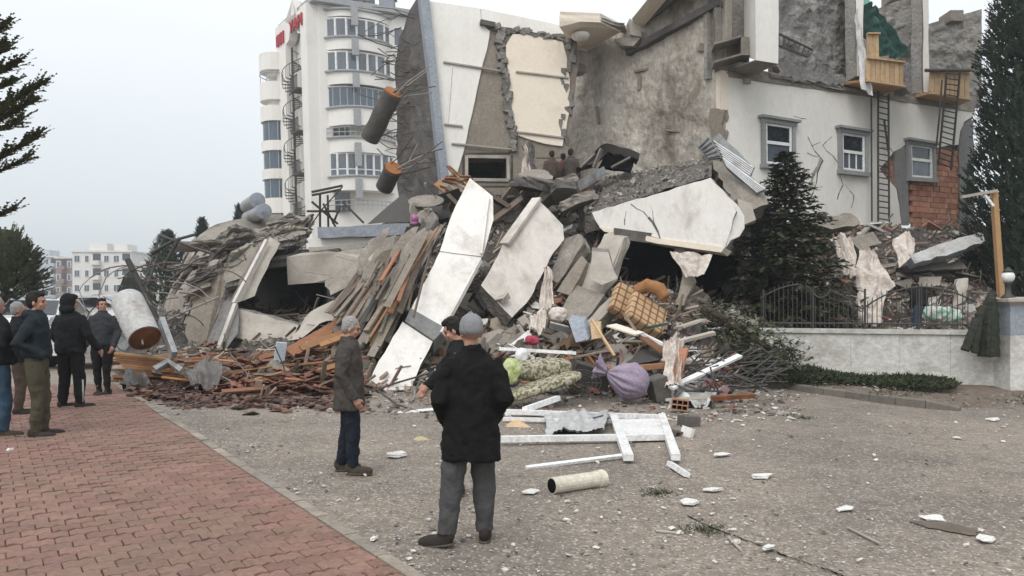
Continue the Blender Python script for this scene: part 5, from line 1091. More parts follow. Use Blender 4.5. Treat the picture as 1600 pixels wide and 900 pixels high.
    for k in (1, -1):
        h, kn, f, fy = Lg[k]; d = feet.get(k, (0, 0, 0, 0)); pit = d[5] if len(d) > 5 else 0
        rot = Euler((R(pit), 0, R(fy))).to_matrix(); z0 = d[2] if len(d) > 2 else 0; c = Vector((f.x, f.y, z0)); sm = MB()
        ell(sm, c + rot @ Vector((0, .085, .045)), (.05, .15, .05), rot, 14, 8, .8); ell(sm, c + rot @ Vector((0, -.01, .085)), (.046, .07, .06), rot, 14, 8, .8)
        o = sm.build('shoe', shoe or SHOE, t, True, local=True); organic(o, .01, 1)
        sm = MB(); ell(sm, c + rot @ Vector((0, .08, .012)), (.05, .152, .013), rot, 16, 6, .6); sm.build('sole', SOLE, o, True, local=True)
    return t
BLK = cloth('black_wool', (.012, .0118, .012)); BLK2 = cloth('black_nylon', (.016, .017, .018)); TAUPE = cloth('taupe_wool', (.075, .066, .06)); TEAL = cloth('dark_teal_fleece', (.022, .030, .036))
OLIVE = cloth('olive_cotton', (.085, .077, .052)); GREYT = cloth('charcoal_trousers', (.085, .083, .084)); NAVY = cloth('navy_denim', (.016, .022, .032)); BLUE = cloth('blue_denim', (.05, .09, .14)); DG = cloth('slate_jacket', (.045, .047, .052))
BRN = cloth('brown_jacket', (.10, .075, .058)); DKBR = cloth('dark_brown_coat', (.055, .042, .036)); RED = cloth('red_brown_jacket', (.15, .05, .05)); BROWNSH = cloth('brown_shoe', (.075, .06, .045)); BLKT = cloth('black_trousers', (.014, .014, .015))
cap_m = M('grey_knit', (.26, .265, .275), (.20, .205, .215), 40, rough=.95, bump=.8, bs=120, bd=.01, stretch=(1, 1, .3))
pocket = ((.25, -.08, 1.12), (.17, .11, .93))
m1 = person('man in black coat and grey beanie seen from behind in the foreground', G(736, 852), 8, 1.63, BLK, GREYT, .66, {1: pocket, -1: pocket}, {1: (.11, .06, 0, -10, .02), -1: (.19, -.06, .02, 62, -.02, -10)}, cap='beanie', yaw=14, vox=.010, hands=(0, 0), coat_w=1.06, leg=.083)
m2 = person('grey-haired man in taupe coat standing in profile facing right', G(545, 739), -84, 1.57, TAUPE, NAVY, .72, {1: ((.22, -.07, 1.12), (.2, .08, .86)), -1: ((.22, -.06, 1.12), (.2, .05, .86))}, {1: (.09, .05, 0, -12), -1: (.10, -.10, 0, 4)}, hair='grey', vox=.010, tilt=-14, coat_w=1.05, shoe=BROWNSH, leg=.078)
cap_save = cap_m
m3 = person('man in black sleeve reaching down, mostly hidden behind the beanie man', GD(727, 6.9), 88, 1.60, BLK2, GREYT, .85, {1: ((.17, .20, 1.24), (.14, .38, 1.06)), -1: ((.2, -.02, 1.12), (.2, .1, .9))}, {1: (.04, .07, 0, -85), -1: (.04, .05, 0, -85)}, vox=.011, tilt=-22, coat_w=.9, leg=.055, lean=.12)
person('young man in dark teal hoodie and olive trousers, hands in pockets', G(57, 686), -68, 1.80, TEAL, OLIVE, .97, {1: ((.24, -.16, 1.15), (.17, .10, 1.00)), -1: pocket}, {1: (.10, .0, 0, -8), -1: (.10, .06, 0, 0)}, yaw=-8, vox=.011, hands=(0, 0), coat_w=1.02, leg=.068, extra='hoodback')
hg = person('man in black hooded jacket and striped track trousers seen from behind', G(110, 640), -6, 1.78, BLK2, BLKT, .86, {1: ((.30, -.02, 1.15), (.36, .14, .92)), -1: ((.27, -.02, 1.14), (.24, .16, .95))}, {1: (.15, 0, 0, -35), -1: (.13, 0, 0, -20)}, cap='hood', yaw=-40, vox=.012, coat_w=1.15, leg=.08, hands=(0, 1))
mb = MB()
wst = cloth('white_stripe', (.5, .5, .5))
for k in (1, -1):
    mb = MB(); x_ = .15 if k == 1 else .13; mb.tube([Vector((k * (x_ + .058), -.01, .46)), Vector((k * (x_ + .064), -.01, .28)), Vector((k * (x_ + .058), -.01, .12))], [.012, .014, .012], 6); mb.build('white_stripe', wst, hg, True, local=True)
person('dark-haired boy in slate jacket and black trousers facing the camera', G(160, 619), 178, 1.73, DG, BLKT, .92, {1: ((.27, -.03, 1.15), (.25, .10, .90)), -1: ((.27, -.03, 1.15), (.25, .10, .90))}, {1: (.07, -.02, 0, 10), -1: (.14, .08, 0, -30)}, yaw=48, tilt=10, vox=.012, coat_w=1.0, leg=.062)
person('grey-haired man in black jacket and blue jeans at the left edge', GD(-6, 9.4), -30, 1.74, BLK2, BLUE, .90, {1: ((.26, -.08, 1.15), (.24, .08, .95)), -1: pocket}, {1: (.10, .02, 0, -40), -1: (.10, -.02, 0, -30)}, hair='grey', vox=.013, hands=(0, 0), coat_w=1.1, leg=.085, shoe=BROWNSH)
person('balding man in dark jacket standing behind the jeans man', GD(29, 11.2), -60, 1.66, BLK2, BRN, .88, None, None, hair='grey', vox=.014, hands=(0, 0))
p_ = P(862, 236, 23.2); person('man in brown jacket on top of the rubble, left of two', p_ - Vector((0, 0, 1.70)), 10, 1.70, BRN, BLKT, .9, vox=.018, hands=(0, 0))
p_ = P(892, 233, 23.4); person('man in grey-brown jacket on top of the rubble, right of two', p_ - Vector((0, 0, 1.72)), -25, 1.72, cloth('umber_jacket', (.085, .07, .062)), BLKT, .9, vox=.018, hands=(0, 0))
p_ = P(880, 240, 24.0); person('person in dull red jacket half hidden between two men on the rubble', p_ - Vector((0, 0, 1.70)), -10, 1.70, RED, BLKT, .9, vox=.018, hands=(0, 0))
cap_m = M('purple_scarf', (.30, .05, .17), (.42, .20, .36), 18, rough=.8, bump=.3, contrast=.1)
p_ = P(648, 336, 18.5); person('person in purple headscarf and dark coat among the sliding boards', p_ - Vector((0, 0, 1.62)), 15, 1.62, DKBR, BLKT, .6, cap='scarf', vox=.016, hands=(0, 0))
p_ = P(1437, 434, 20.6); person('man in dark jacket and jeans working in the rubble behind the fence', p_ - Vector((0, 0, 1.62)), 20, 1.68, BLK2, BLUE, .9, lean=.25, vox=.016, hands=(0, 0))
# ================================================================== GARDEN WALL, FENCE, GATE PILLAR, VERGE
A_, B_ = GD(1186, 18.0), GD(1566, 16.3); wz = 1.16
def on(u, z, off=0): q = A_.lerp(B_, u); n = Vector((-(B_ - A_).y, (B_ - A_).x, 0)).normalized() * -1; n = n if n.y < 0 else -n; return Vector((q.x, q.y, 0)) + n * off + Vector((0, 0, z))
m_gw = M('dirty_wall_paint', (.62, .615, .575), (.53, .52, .48), 1.2, dirt=(.27, .25, .205), ds=.9, dt=.58, df=.7, bump=.3, bs=25, stretch=(1, 1, 1.5))
t = thing('garden_wall', 'low whitish garden wall in front of the spruce tree', 'wall', on(.5, gz(8)))
NP = 5
for k in range(NP):
    a, b = k / NP + .0004, (k + 1) / NP - .0004; m = MB(); m.prism([on(a, -.4, .1), on(b, -.4, .1), on(b, wz - .1, .1), on(a, wz - .1, .1)], on(0, 0, -.12) - on(0, 0, .1)); m.build('wall_panel', m_gw, t)
    m = MB(); m.prism([on(a, wz - .098, .15), on(b, wz - .098, .15), on(b, wz, .16), on(a, wz, .16)], on(0, 0, -.17) - on(0, 0, .15)); m.build('coping', m_gw, t)
t = thing('garden_fence', 'black iron railing with sagging arches on the garden wall', 'fence', on(.5, wz))
def ftop(u): return wz + .42 + .62 * abs(math.sin(u * math.pi * 2.0 + .35)) ** .8 * (1 - .25 * u) - (.25 if .18 < u < .3 else 0) * abs(math.sin(u * 30))
nb = 44
for k in range(nb):
    u = .01 + .88 * k / nb; zt = ftop(u) + .08; lx = U(-.03, .03); m = MB(); m.tube([on(u, wz + .02), on(u, (wz + zt) / 2, lx * .5), on(u, zt, lx)], .010, 5); m.build('baluster', C['steel_d'], t)
for nm, fz in (('bottom_rail', lambda u: wz + .12), ('top_rail', ftop)): m = MB(); m.tube([on(.005 + .9 * k / 70, fz(.9 * k / 70)) for k in range(71)], .02, 6); m.build(nm, C['steel_d'], t)
for k in range(4): u = .02 + .22 * k; m = MB(); m.tube([on(u, wz), on(u, wz + .9)], .024, 6); m.build('post', C['steel_d'], t)
# small end pillar
q = GD(1163, 18.2); t = thing('end_pillar', 'small grey pillar at the left end of the garden wall', 'pillar', q); m = MB(); m.box(q + Vector((0, 0, .65)), (.36, .36, 1.3)); m.build('shaft', C['conc'], t); m = MB(); m.box(q + Vector((0, 0, 1.36)), (.5, .5, .12)); m.build('cap', C['conc_l'], t)
# gate pillar with lamp
q = GD(1586, 16.0); zt = P(0, 467, 16).z; t = thing('gate_pillar', 'grey and white gate pillar with a globe lamp at the right edge', 'pillar', q)
m = MB(); m.box((q.x, q.y, (q.z + zt - .75) / 2), (.56, .56, zt - .75 - q.z)); m.build('shaft', m_gw, t); m = MB(); m.box((q.x, q.y, zt - .44), (.565, .565, .62)); m.build('upper_shaft', C['bluegrey'], t)
m = MB(); m.loft([[Vector((q.x + x * s_, q.y + y * s_, z)) for x, y in ((-1, -1), (1, -1), (1, 1), (-1, 1))] for s_, z in ((.29, zt - .13), (.36, zt - .07), (.38, zt - .06), (.38, zt), (.1, zt + .04))]); m.build('cap', C['conc_l'], t)
lq = P(1575, 467, 15.9); m = MB(); m.loft([ering((lq.x, lq.y, z), r_, r_) for z, r_ in ((lq.z, .13), (lq.z + .04, .13), (lq.z + .1, .06), (lq.z + .3, .05), (lq.z + .34, .1))]); lp = m.build('lamp', C['steel_d'], t, True)
m = MB(); ell(m, (lq.x, lq.y, lq.z + .46), (.125, .125, .13), None, 20, 12); m.build('globe', M('opal_glass', (.78, .78, .76), (.72, .72, .7), 2, rough=.3, bump=0), lp, True); m = MB(); m.loft([ering((lq.x, lq.y, z), r_, r_) for z, r_ in ((lq.z + .55, .11), (lq.z + .6, .07), (lq.z + .66, .015))]); m.build('lamp_cap', C['steel_d'], lp, True)
# wooden post
a, b = P(1567, 470, 16.5), P(1553, 300, 16.5); t = thing('wooden_post', 'tall pine post with a side arm beside the gate pillar', 'post', Vector((a.x, a.y, gz(a.x)))); m = MB(); beam(m, Vector((a.x + .1, a.y, gz(a.x))), b, .11, .11, up=Vector((0, 1, 0))); m.build('post', C['wood_p'], t); m = MB(); beam(m, P(1502, 308, 16.4), P(1557, 298, 16.4), .1, .06); m.build('side_arm', C['conc_l'], t); m = MB(); beam(m, P(1538, 304, 16.4), P(1552, 322, 16.4), .05, .05); m.build('brace', C['wframe'], t)
# jacket hung on the fence end
D0 = 15.95; m = MB(); m.tube([P(1550, 456, D0 + .1), P(1548, 470, D0), P(1546, 490, D0), P(1545, 525, D0), P(1545, 557, D0)], [.06, .12, .17, .19, .21], 14); m.tube([P(1538, 480, D0), P(1522, 512, D0 - .08), P(1508, 548, D0 - .08)], [.09, .09, .085], 10); m.tube([P(1530, 490, D0 - .05), P(1528, 520, D0 - .1), P(1522, 552, D0 - .1)], [.08, .075, .07], 10); m.tube([P(1546, 470, D0 - .12), P(1544, 520, D0 - .2), P(1543, 556, D0 - .21)], [.02, .03, .03], 8)
o = m.build('hung_jacket', cloth('dark_olive_jacket', (.042, .046, .036)), None, True); tag(o, 'dark olive jacket hung over the fence end beside the gate pillar', 'jacket'); organic(o, .014, 2, .05)
# verge and kerb
kl = [G(1150, 606), G(1215, 607), G(1300, 619), G(1380, 630), G(1440, 637), G(1500, 642), G(1530, 648)]; kl2 = kl[:-2] + [G(1505, 645)]
vb = [q + Vector((0, .08, 0)) for q in kl[:-1]] + [Vector((12.6, 14.4, 0)), Vector((12.6, 15.9, 0)), Vector((10.2, 16.6, 0)), Vector((5.0, 18.3, 0))]
def lerp_line(ln, n):
    L_ = [0]
    for a, b in zip(ln, ln[1:]): L_.append(L_[-1] + (b - a).length)
    out = []
    for k in range(n + 1):
        d = L_[-1] * k / n
        for i in range(len(ln) - 1):
            if d <= L_[i + 1] + 1e-6: out.append(ln[i].lerp(ln[i + 1], (d - L_[i]) / (L_[i + 1] - L_[i]))); break
    return out
front = lerp_line(kl[:-1] + [Vector((12.6, 14.2, 0))], 60); back = lerp_line([Vector((5.0, 18.4, 0)), Vector((10.3, 16.55, 0)), Vector((12.6, 15.9, 0))], 60); m = MB(); vv = []
for j in range(13):
    for i in range(61):
        q = front[i].lerp(back[i], j / 12); fade = max(0, min(1, (kl[-2].x - front[i].x) / .9)); z = gz(q.x) + .02 + fade * (.08 + .12 * (j / 12)) + .05 * noise.fractal(q * 1.2, 1, 2, 4) * (1 if j else 0); z = z * fade + (1 - fade) * (gz(q.x) + .012 * j - .02 + .03 * noise.fractal(q * 1.2, 1, 2, 4)); vv.append(Vector((q.x, q.y + .05, z if j else gz(q.x) - .03 + fade * .14)))
m.add(vv, [(j * 61 + i, j * 61 + i + 1, (j + 1) * 61 + i + 1, (j + 1) * 61 + i) for j in range(12) for i in range(60)]); tag(m.build('verge', C['dirt'], smooth=True), kind='structure')
kk = thing('kerb', 'x', 'x', kl[0]); del kk['label']; del kk['category']; kk['kind'] = 'structure'
kp = lerp_line(kl[:-1], 9)
for i, (a, b) in enumerate(zip(kp, kp[1:])):
    m = MB(); a2, b2 = a.lerp(b, .01), a.lerp(b, .99); low = .04 if i == 8 else 0
    d = (b2 - a2).normalized(); n_ = Vector((-d.y, d.x, 0)); n_ = n_ if n_.y > 0 else -n_; h0, h1 = .14, .14 - low * 2
    z0 = Vector((0, 0, -.1)); m.loft([[q + z0, q + Vector((0, 0, h - .02)), q + n_ * .02 + Vector((0, 0, h)), q + n_ * .15 + Vector((0, 0, h)), q + n_ * .15 + z0] for q, h in ((a2, h0), (b2, h1))]); m.build('kerb_stone', C['kerb'], kk)
# creeping plants at the wall foot
m = MB(); rs = random.getstate(); random.seed(14)
for k in range(15000):
    u = random.random() ** 1.4; px = 1150 + 340 * u; v_ = random.random(); fr = GD(px, 17.9 - 2.9 * u * .55); D0 = 16.0 - .9 * u + (1.8 - .5 * u) * v_
    q = GD(px + U(-8, 8), D0); top = (1.0 * (1 - u) ** 2.2 + .10) * (.35 + .65 * v_) * (.8 + .7 * noise.noise(q * 1.3)) + .05
    if noise.noise(q * .8 + Vector((4, 0, 0))) < -.28 - .2 * (1 - u) : continue
    q.z += .12 + max(.02, top) * random.random() ** .5
    d = Vector((U(-1, 1), U(-1, .3), U(-.1, 1))).normalized(); s_ = U(.03, .065); e_ = d.orthogonal().normalized() * s_ * .45
    m.add([q - e_ * .5, q + d * s_ - e_, q + d * s_ * 1.8, q + d * s_ + e_], [(0, 1, 2, 3)])
tag(m.build('creeping_plants', C['ivy']), kind='stuff')
random.setstate(rs)
# fallen tree
t = thing('fallen_tree', 'fallen dark tree trunk with twigs left of the garden wall', 'tree', P(1240, 555, 16.2)); m = MB(); m.tube([P(1096, 482, 16.6), P(1120, 494, 16.5), P(1150, 512, 16.3), P(1185, 535, 16), P(1235, 560, 15.9)], [.10, .12, .10, .07, .03], 8); m.build('trunk', C['trunk'], t)
m = MB(); rs = random.getstate(); random.seed(8)
for k in range(900): 
    u = random.random(); q = P(1110 + 125 * u, 490 + 68 * u, 16.4 - .4 * u) + Vector((U(-.5, .5), U(-.4, .4), U(-.35, .3))); spray(m, q, Vector((U(-1, 1), U(-1, 1), U(-.5, .5))), .2, .07, 3)
m.build('crown', C['spruce'], t); random.setstate(rs)
# ================================================================== CARS BEHIND THE LEFT CROWD
def car(label, loc, rz, paint, crushed=0):
    t = thing('parked_car', label, 'car', loc, rz); pr = [(-2.1, .35), (-2.15, .75), (-1.9, .95), (-1.35, 1.0), (-.75, 1.48 - crushed), (.6, 1.5 - crushed), (1.5, 1.02), (2.0, .9), (2.1, .6), (2.05, .35)]
    m = MB(); m.loft([[Vector((x, y * (1 if z < 1.02 else .86), z)) for x, z in pr] for y in (-.85, .85)]); m.build('body', paint, t, local=True)
    for y in (-1, 1):
        m = MB(); m.prism([Vector((x, y * .86 if z < 1.05 else y * .765, z)) for x, z in ((-1.25, 1.04), (-.72, 1.40 - crushed), (.5, 1.42 - crushed), (1.2, 1.06))], Vector((0, y * .01, 0))); m.build('side_window', C['glass'], t, local=True)
        for x in (-1.35, 1.3): m = MB(); m.tube([Vector((x, y * .68, .32)), Vector((x, y * .88, .32))], .32, 20); w_ = m.build('wheel', C['steel_d'], t, local=True); m = MB(); m.tube([Vector((x, y * .881, .32)), Vector((x, y * .89, .32))], .19, 16); m.build('rim', C['galv'], w_, local=True)
    for x0, z0, x1, z1 in ((.66, 1.47 - crushed, 1.46, 1.05), (-.8, 1.45 - crushed, -1.32, 1.04)): m = MB(); s_ = .02 if x1 > 0 else -.02; m.prism([Vector((x0 + s_, -.68, z0)), Vector((x0 + s_, .68, z0)), Vector((x1 + s_, .78, z1)), Vector((x1 + s_, -.78, z1))], Vector((s_, 0, .01))); m.build('windscreen', C['glass'], t, local=True)
    for y in (-.6, .6): m = MB(); m.box((2.06, y, .72), (.08, .3, .14)); m.build('headlight', C['wframe'], t, local=True)
wp = M('white_car_paint', (.70, .71, .72), (.64, .65, .66), 1, rough=.3, bump=0, spec=.6)
q = GD(72, 24); car('white parked car seen between the left men', q + Vector((0, 0, .2)), R(100), wp); q = GD(176, 20.5); car('white car crushed under boards behind the white water tank', q, R(80), wp, .35)
q = GD(140, 30); car('pale car parked far behind the hooded man', q + Vector((0, 0, .35)), R(10), wp)
# ================================================================== TILE AND BOARD HEAP (left)
rs = random.getstate(); random.seed(77)
def tile_mb():
    m = MB(); n = 10; r1 = []; r2 = []
    for y in (-.2, .2):
        for th in (0, -.014):
            for k in range(n + 1): x = -.12 + .24 * k / n; z = .02 * abs(math.sin(k / n * math.pi * 2)) + th; (r1 if th == 0 else r2).append(Vector((x, y, z)))
    vv = r1 + r2; N_ = n + 1; f = [(k, k + 1, N_ + k + 1, N_ + k) for k in range(n)] + [(2 * N_ + k + 1, 2 * N_ + k, 3 * N_ + k, 3 * N_ + k + 1) for k in range(n)]
    f += [(k + 1, k, 2 * N_ + k, 2 * N_ + k + 1) for k in range(n)] + [(N_ + k, N_ + k + 1, 3 * N_ + k + 1, 3 * N_ + k) for k in range(n)]; m.add(vv, f); return m
src = None
for i in range(240):
    px = U(300, 540); tt = random.random() ** 1.2 * .45; q = mpn(px, tt) + Vector((0, 0, U(.02, .3)))
    if src is None: src = tile_mb().build('roof_tile', C['tile'], local=True); o = src
    else: o = src.copy(); col.objects.link(o)
    s_ = U(.6, 1.05); o.location = q; o.rotation_euler = (U(-.45, .35), U(-.4, .4), U(-3.1, 3.1)); o.scale = (s_, s_ * U(.5, 1), s_); tag(o, 'red-brown roof tile in the heap at the pavement end', 'roof tile', 'roof tiles in the left heap')
bp = MB(); bp.box((0, 0, 0), (1, 1, 1)); src = {}
def brd(a, b, w_, h_, mat, label, group=None, name='board', cat='board', roll=0):
    k = (mat, name)
    if k not in src: o = bp.build(name, C[mat], local=True); src[k] = o
    else: o = src[k].copy(); col.objects.link(o)
    d = (b - a); rot = d.to_track_quat('X', 'Z').to_matrix() @ Matrix.Rotation(roll, 3, 'X'); o.location = (a + b) / 2; o.rotation_euler = rot.to_euler(); o.scale = (d.length, w_, h_); tag(o, label, cat, group)
    for kk_ in ('group',):
        if not group and kk_ in o: del o[kk_]
    return o
for i in range(95):
    px = U(195, 535); q = mpn(px, U(.02, .38)) + Vector((0, 0, U(.02, .3))); a = random.gauss(.15, .5); l_ = U(.4, 1.5); d = Vector((math.cos(a), math.sin(a) * .8, U(-.25, .3))) * l_ / 2
    brd(q - d, q + d, U(.05, .16), U(.02, .05), random.choice(['wood_o', 'wood_o', 'wood_o', 'wood_g']), 'splintered orange-brown board in the heap at the pavement end', 'boards in the left heap', roll=U(-.6, .6))
for k in range(9): a = P(180 + 3 * k, 552 + k * 4, 15.2 - .04 * k); b = P(262 + U(0, 25), 562 + k * 3.5, 14.6); brd(a, b, .14, .035, 'wood_o', 'orange board in the neat stack left of the heap, under the water tank', 'stacked orange boards', roll=.1)
for k, (a, b, w_, lb) in enumerate((((452, 552, 15.6), (540, 502, 16.6), .28, 'widest orange-brown plank leaning in the middle of the tile heap'), ((470, 545, 15.4), (560, 512, 16.2), .15, 'narrow orange plank beside the widest plank'), ((500, 540, 15.2), (548, 522, 15.5), .12, 'short orange plank near the grey-haired man'), ((440, 600, 14.2), (526, 572, 14.8), .14, 'long orange plank low in the tile heap'), ((404, 560, 15.4), (455, 546, 15.8), .12, 'brown plank left of the pale blue door panel'))): brd(P(*a), P(*b), w_, .05, 'wood_o', lb, roll=.7)
m = MB()
for k in range(1700):
    px = U(205, 570); D0 = U(12.9, 14.2) + (.5 if px < 260 else 0); q = GD(px, D0 + .5 * noise.noise(Vector((px * .03, 2, 0))) - 1.3 * random.random() ** 4); q.z += U(.0, .05) + max(0, D0 - 13.6) * .12; m.add(chunk_v(q, .04 + .16 * random.random() ** 2, .3), BF)
tag(m.build('tile_shards', C['tile_s']), kind='stuff')
m = MB(); m.box(P(438, 549, 15.1), (.2, .06, .36), Euler((.2, .1, .5)).to_matrix()); tag(m.build('door_panel', M('pale_blue_panel', (.55, .62, .68), (.45, .52, .58), 4, bump=.1)), 'small pale blue panel standing in the tile heap', 'panel')
cloth_sheet('grey_cloth', [P(184, 582, 14.6), P(228, 578, 14.4), P(240, 604, 13.9), P(196, 606, 14)], M('grey_canvas', (.21, .20, .19), (.13, .125, .12), 4, bump=.3), 'crumpled light grey canvas at the left end of the tile heap', 'cloth', amp=.14, sca=3)
cloth_sheet('grey_cloth', [P(290, 570, 14.4), P(348, 566, 14.5), P(338, 606, 13.7), P(302, 606, 13.8)], C['fabric_g'], 'dark grey cloth draped in the middle of the tile heap', 'cloth', amp=.13, sca=3)
m = MB(); pq = [P(238, 572, 14.2), P(262, 560, 14.4), P(286, 574, 14), P(280, 580, 13.9), P(262, 566, 14.2), P(244, 578, 14.1)]; m.prism(pq, Vector((0, .04, -.06))); tag(m.build('metal_frame_piece', C['galv']), 'bent grey metal frame lying on the tile heap', 'frame')
piece('roof_board', 'black-edged board lying flat at the front of the tile heap', 'board', [P(436, 622, 13.7), P(524, 604, 14.2), P(526, 598, 14.8), P(440, 606, 14.6)], Vector((0, 0, -.04)), 'steel_d', .03)
m = MB(); m.box(P(402, 612, 13.7), (.12, .12, .42), Euler((.1, .15, .3)).to_matrix()); tag(m.build('post_stub', C['wood_g']), 'short upright post stub at the front of the tile heap', 'post')
random.setstate(rs)
# ================================================================== FRONT DEBRIS
rs = random.getstate(); random.seed(101)
def pbox(name, label, cat, c, d, rot, mat, bev=0): m = MB(); m.box(c, d, Euler(rot).to_matrix()); return tag(m.build(name, mat), label, cat)
def soft(name, label, cat, c, r, rot, mat, vox=.03, disp=.08, e=.6): m = MB(); ell(m, c, r, Euler(rot).to_matrix(), 20, 12, e); o = m.build(name, mat, None, True); organic(o, vox, 2, disp); return tag(o, label, cat) if label else o
# plaid sofa
def plaid():
    m = M('plaid_fabric', (.50, .34, .20), (.42, .28, .155), 10, bump=.3, bs=90); t = m.node_tree; N = t.nodes.new; L = t.links.new; b = bsdf(m); base = b.inputs['Base Color'].links[0].from_socket; tc = N('ShaderNodeTexCoord'); sp = N('ShaderNodeSeparateXYZ'); L(tc.outputs['Object'], sp.inputs[0]); prev = base
    for ax in (0, 2):
        mu = N('ShaderNodeMath'); mu.operation = 'MULTIPLY'; mu.inputs[1].default_value = 6; L(sp.outputs[ax], mu.inputs[0]); fr = N('ShaderNodeMath'); fr.operation = 'FRACT'; L(mu.outputs[0], fr.inputs[0]); lt = N('ShaderNodeMath'); lt.operation = 'LESS_THAN'; lt.inputs[1].default_value = .24; L(fr.outputs[0], lt.inputs[0]); ml = N('ShaderNodeMath'); ml.operation = 'MULTIPLY'; ml.inputs[1].default_value = .8; L(lt.outputs[0], ml.inputs[0])
        mx = N('ShaderNodeMix'); mx.data_type = 'RGBA'; L(ml.outputs[0], mx.inputs[0]); L(prev, mx.inputs[6]); mx.inputs[7].default_value = (.13, .06, .03, 1); prev = mx.outputs[2]
    L(prev, b.inputs['Base Color']); return m
PLM = plaid(); t = thing('plaid_sofa', 'broken sofa with brown plaid cushions on the rubble heap', 'sofa', P(1000, 515, 15.6))
def cushion(nm, c, r, rot, mat, disp=.04):
    m = MB(); ell(m, Vector(), r, None, 26, 16, .2); o = m.build(nm, mat, t, True, local=True); o.location = c - Vector(t.location); o.rotation_euler = rot; organic(o, .02, 1, disp)
cushion('backrest', P(980, 475, 16.1), (.36, .13, .36), (-.5, .5, .2), PLM, .02); cushion('seat', P(1009, 492, 15.7), (.42, .13, .40), (-.75, .55, .15), PLM, .02)
m = MB(); m.tube([P(993, 455, 16), P(1012, 446, 15.9), P(1030, 452, 15.8), P(1041, 466, 15.7)], [.12, .15, .15, .12], 12); o = m.build('armrest', cloth('tan_upholstery', (.34, .17, .075)), t, True); organic(o, .025, 2, .04)
TEX3 = bpy.data.textures.new('creases', 'MUSGRAVE'); TEX3.musgrave_type = 'RIDGED_MULTIFRACTAL'; TEX3.noise_scale = .22; TEX3.noise_intensity = .5
# bundles, sacks
def sack(label, c, r, mat, tieup=True, name='sack'):
    m = MB(); ell(m, c, r, Euler((0, .15, .2)).to_matrix(), 28, 18, .85)
    if tieup: m.tube([c + Vector((-r[0] * .5, 0, r[2] * .6)), c + Vector((-r[0] * .75, 0, r[2] * 1.0)), c + Vector((-r[0] * .95, .05, r[2] * 1.35))], [.14, .06, .11], 10)
    o = m.build(name, mat, None, True); organic(o, .014, 4, .06); d_ = o.modifiers.new('creases', 'DISPLACE'); d_.texture = TEX3; d_.strength = .02; d_.mid_level = .4; tag(o, label, 'sack' if name == 'sack' else name.replace('_', ' '))
def pleated_sack(label, neck, foot, R0, mat, zmin):
    t = thing('sack', label, 'sack', Vector((foot.x, foot.y, zmin))); ax = (foot - neck); L_ = ax.length; ax.normalize(); s_ = ax.orthogonal().normalized(); u_ = ax.cross(s_); rings = []; n_ = 72; K = 34
    for k in range(K + 1):
        v = k / K; r_ = R0 * max(.02, min(1, (v * 1.9) ** .65)) * (max(0, 1 - max(0, (v - .55) / .47) ** 2.2)) ** .5; rg = []
        for j in range(n_):
            a = 2 * math.pi * j / n_; pl_ = .16 * (1 - v) ** 1.3 * math.sin(13 * a + 2.5 * math.sin(2 * a)) + .07 * noise.noise(Vector((math.cos(a) * 2.2, math.sin(a) * 2.2, v * 4))) + .05 * (abs(noise.noise(Vector((math.cos(a) * 4, math.sin(a) * 4, v * 5 + 7)))) - .2) * 2
            q = neck + ax * (L_ * v) + (s_ * math.cos(a) + u_ * math.sin(a)) * r_ * (1 + pl_); q.z = max(zmin + .004 * (j % 3), q.z); rg.append(q)
        rings.append(rg)
    m = MB(); m.loft(rings); m.build('bag', mat, t, True); rings = []
    for k in range(9):
        v = k / 8; rings.append([neck - ax * (.2 * v) + (s_ * math.cos(a) + u_ * math.sin(a)) * (.05 + .12 * v) * (1 + (.2 + .35 * v) * math.sin(7 * a + 1)) + Vector((0, 0, .04 * v)) for a in [2 * math.pi * j / 48 for j in range(48)]])
    m = MB(); m.loft(rings); m.build('tied_top', mat, t, True)
pleated_sack('full purple cloth sack lying on the ground before the rubble', P(948, 582, 13.5), P(1012, 606, 13.3), .32, M('purple_sack', (.33, .275, .355), (.23, .185, .25), 5, rough=.65, bump=.6, bs=9, bd=.04), gz(2) + .01)
sack('white tied bundle below the pale wall panel', P(872, 492, 15.7), (.19, .15, .16), C['fabric_w'], False)
cloth_sheet('white_cloth', [P(848, 418, 16.6), P(860, 420, 16.5), P(866, 478, 15.9), P(838, 486, 15.9)], C['fabric_w'], 'long pinkish-white cloth hanging down right of the pale wall panel', 'cloth', amp=.10, sca=3)
cloth_sheet('white_cloth', [P(828, 490, 15.9), P(858, 480, 15.9), P(850, 520, 15.3), P(826, 512, 15.4)], C['fabric_w'], 'pale cloth scrap at the foot of the pale wall panel', 'cloth', amp=.12, sca=3)
sack('crimson cloth bundle left of the white bundle', P(832, 532, 15), (.15, .11, .09), M('crimson_cloth', (.42, .06, .10), (.30, .04, .07), 5), False, 'bundle')
def floral():
    m = M('floral_fabric', (.43, .40, .32), (.35, .33, .26), 6, bump=.3, bs=40); t_ = m.node_tree; N = t_.nodes.new; L = t_.links.new; b = bsdf(m); base = b.inputs['Base Color'].links[0].from_socket; g = [n for n in t_.nodes if n.type == 'NEW_GEOMETRY'][0]; prev = base
    for s_, c_, lo in ((16, (.12, .12, .065, 1), .50), (26, (.24, .20, .10, 1), .56)):
        n = N('ShaderNodeTexNoise'); n.inputs['Scale'].default_value = s_; n.inputs['Detail'].default_value = 3; L(g.outputs['Position'], n.inputs['Vector']); r = N('ShaderNodeMapRange'); r.inputs[1].default_value = lo; r.inputs[2].default_value = lo + .04; L(n.outputs[0], r.inputs[0]); mx = N('ShaderNodeMix'); mx.data_type = 'RGBA'; L(r.outputs[0], mx.inputs[0]); L(prev, mx.inputs[6]); mx.inputs[7].default_value = c_; prev = mx.outputs[2]
    L(prev, b.inputs['Base Color']); return m
FL = floral()
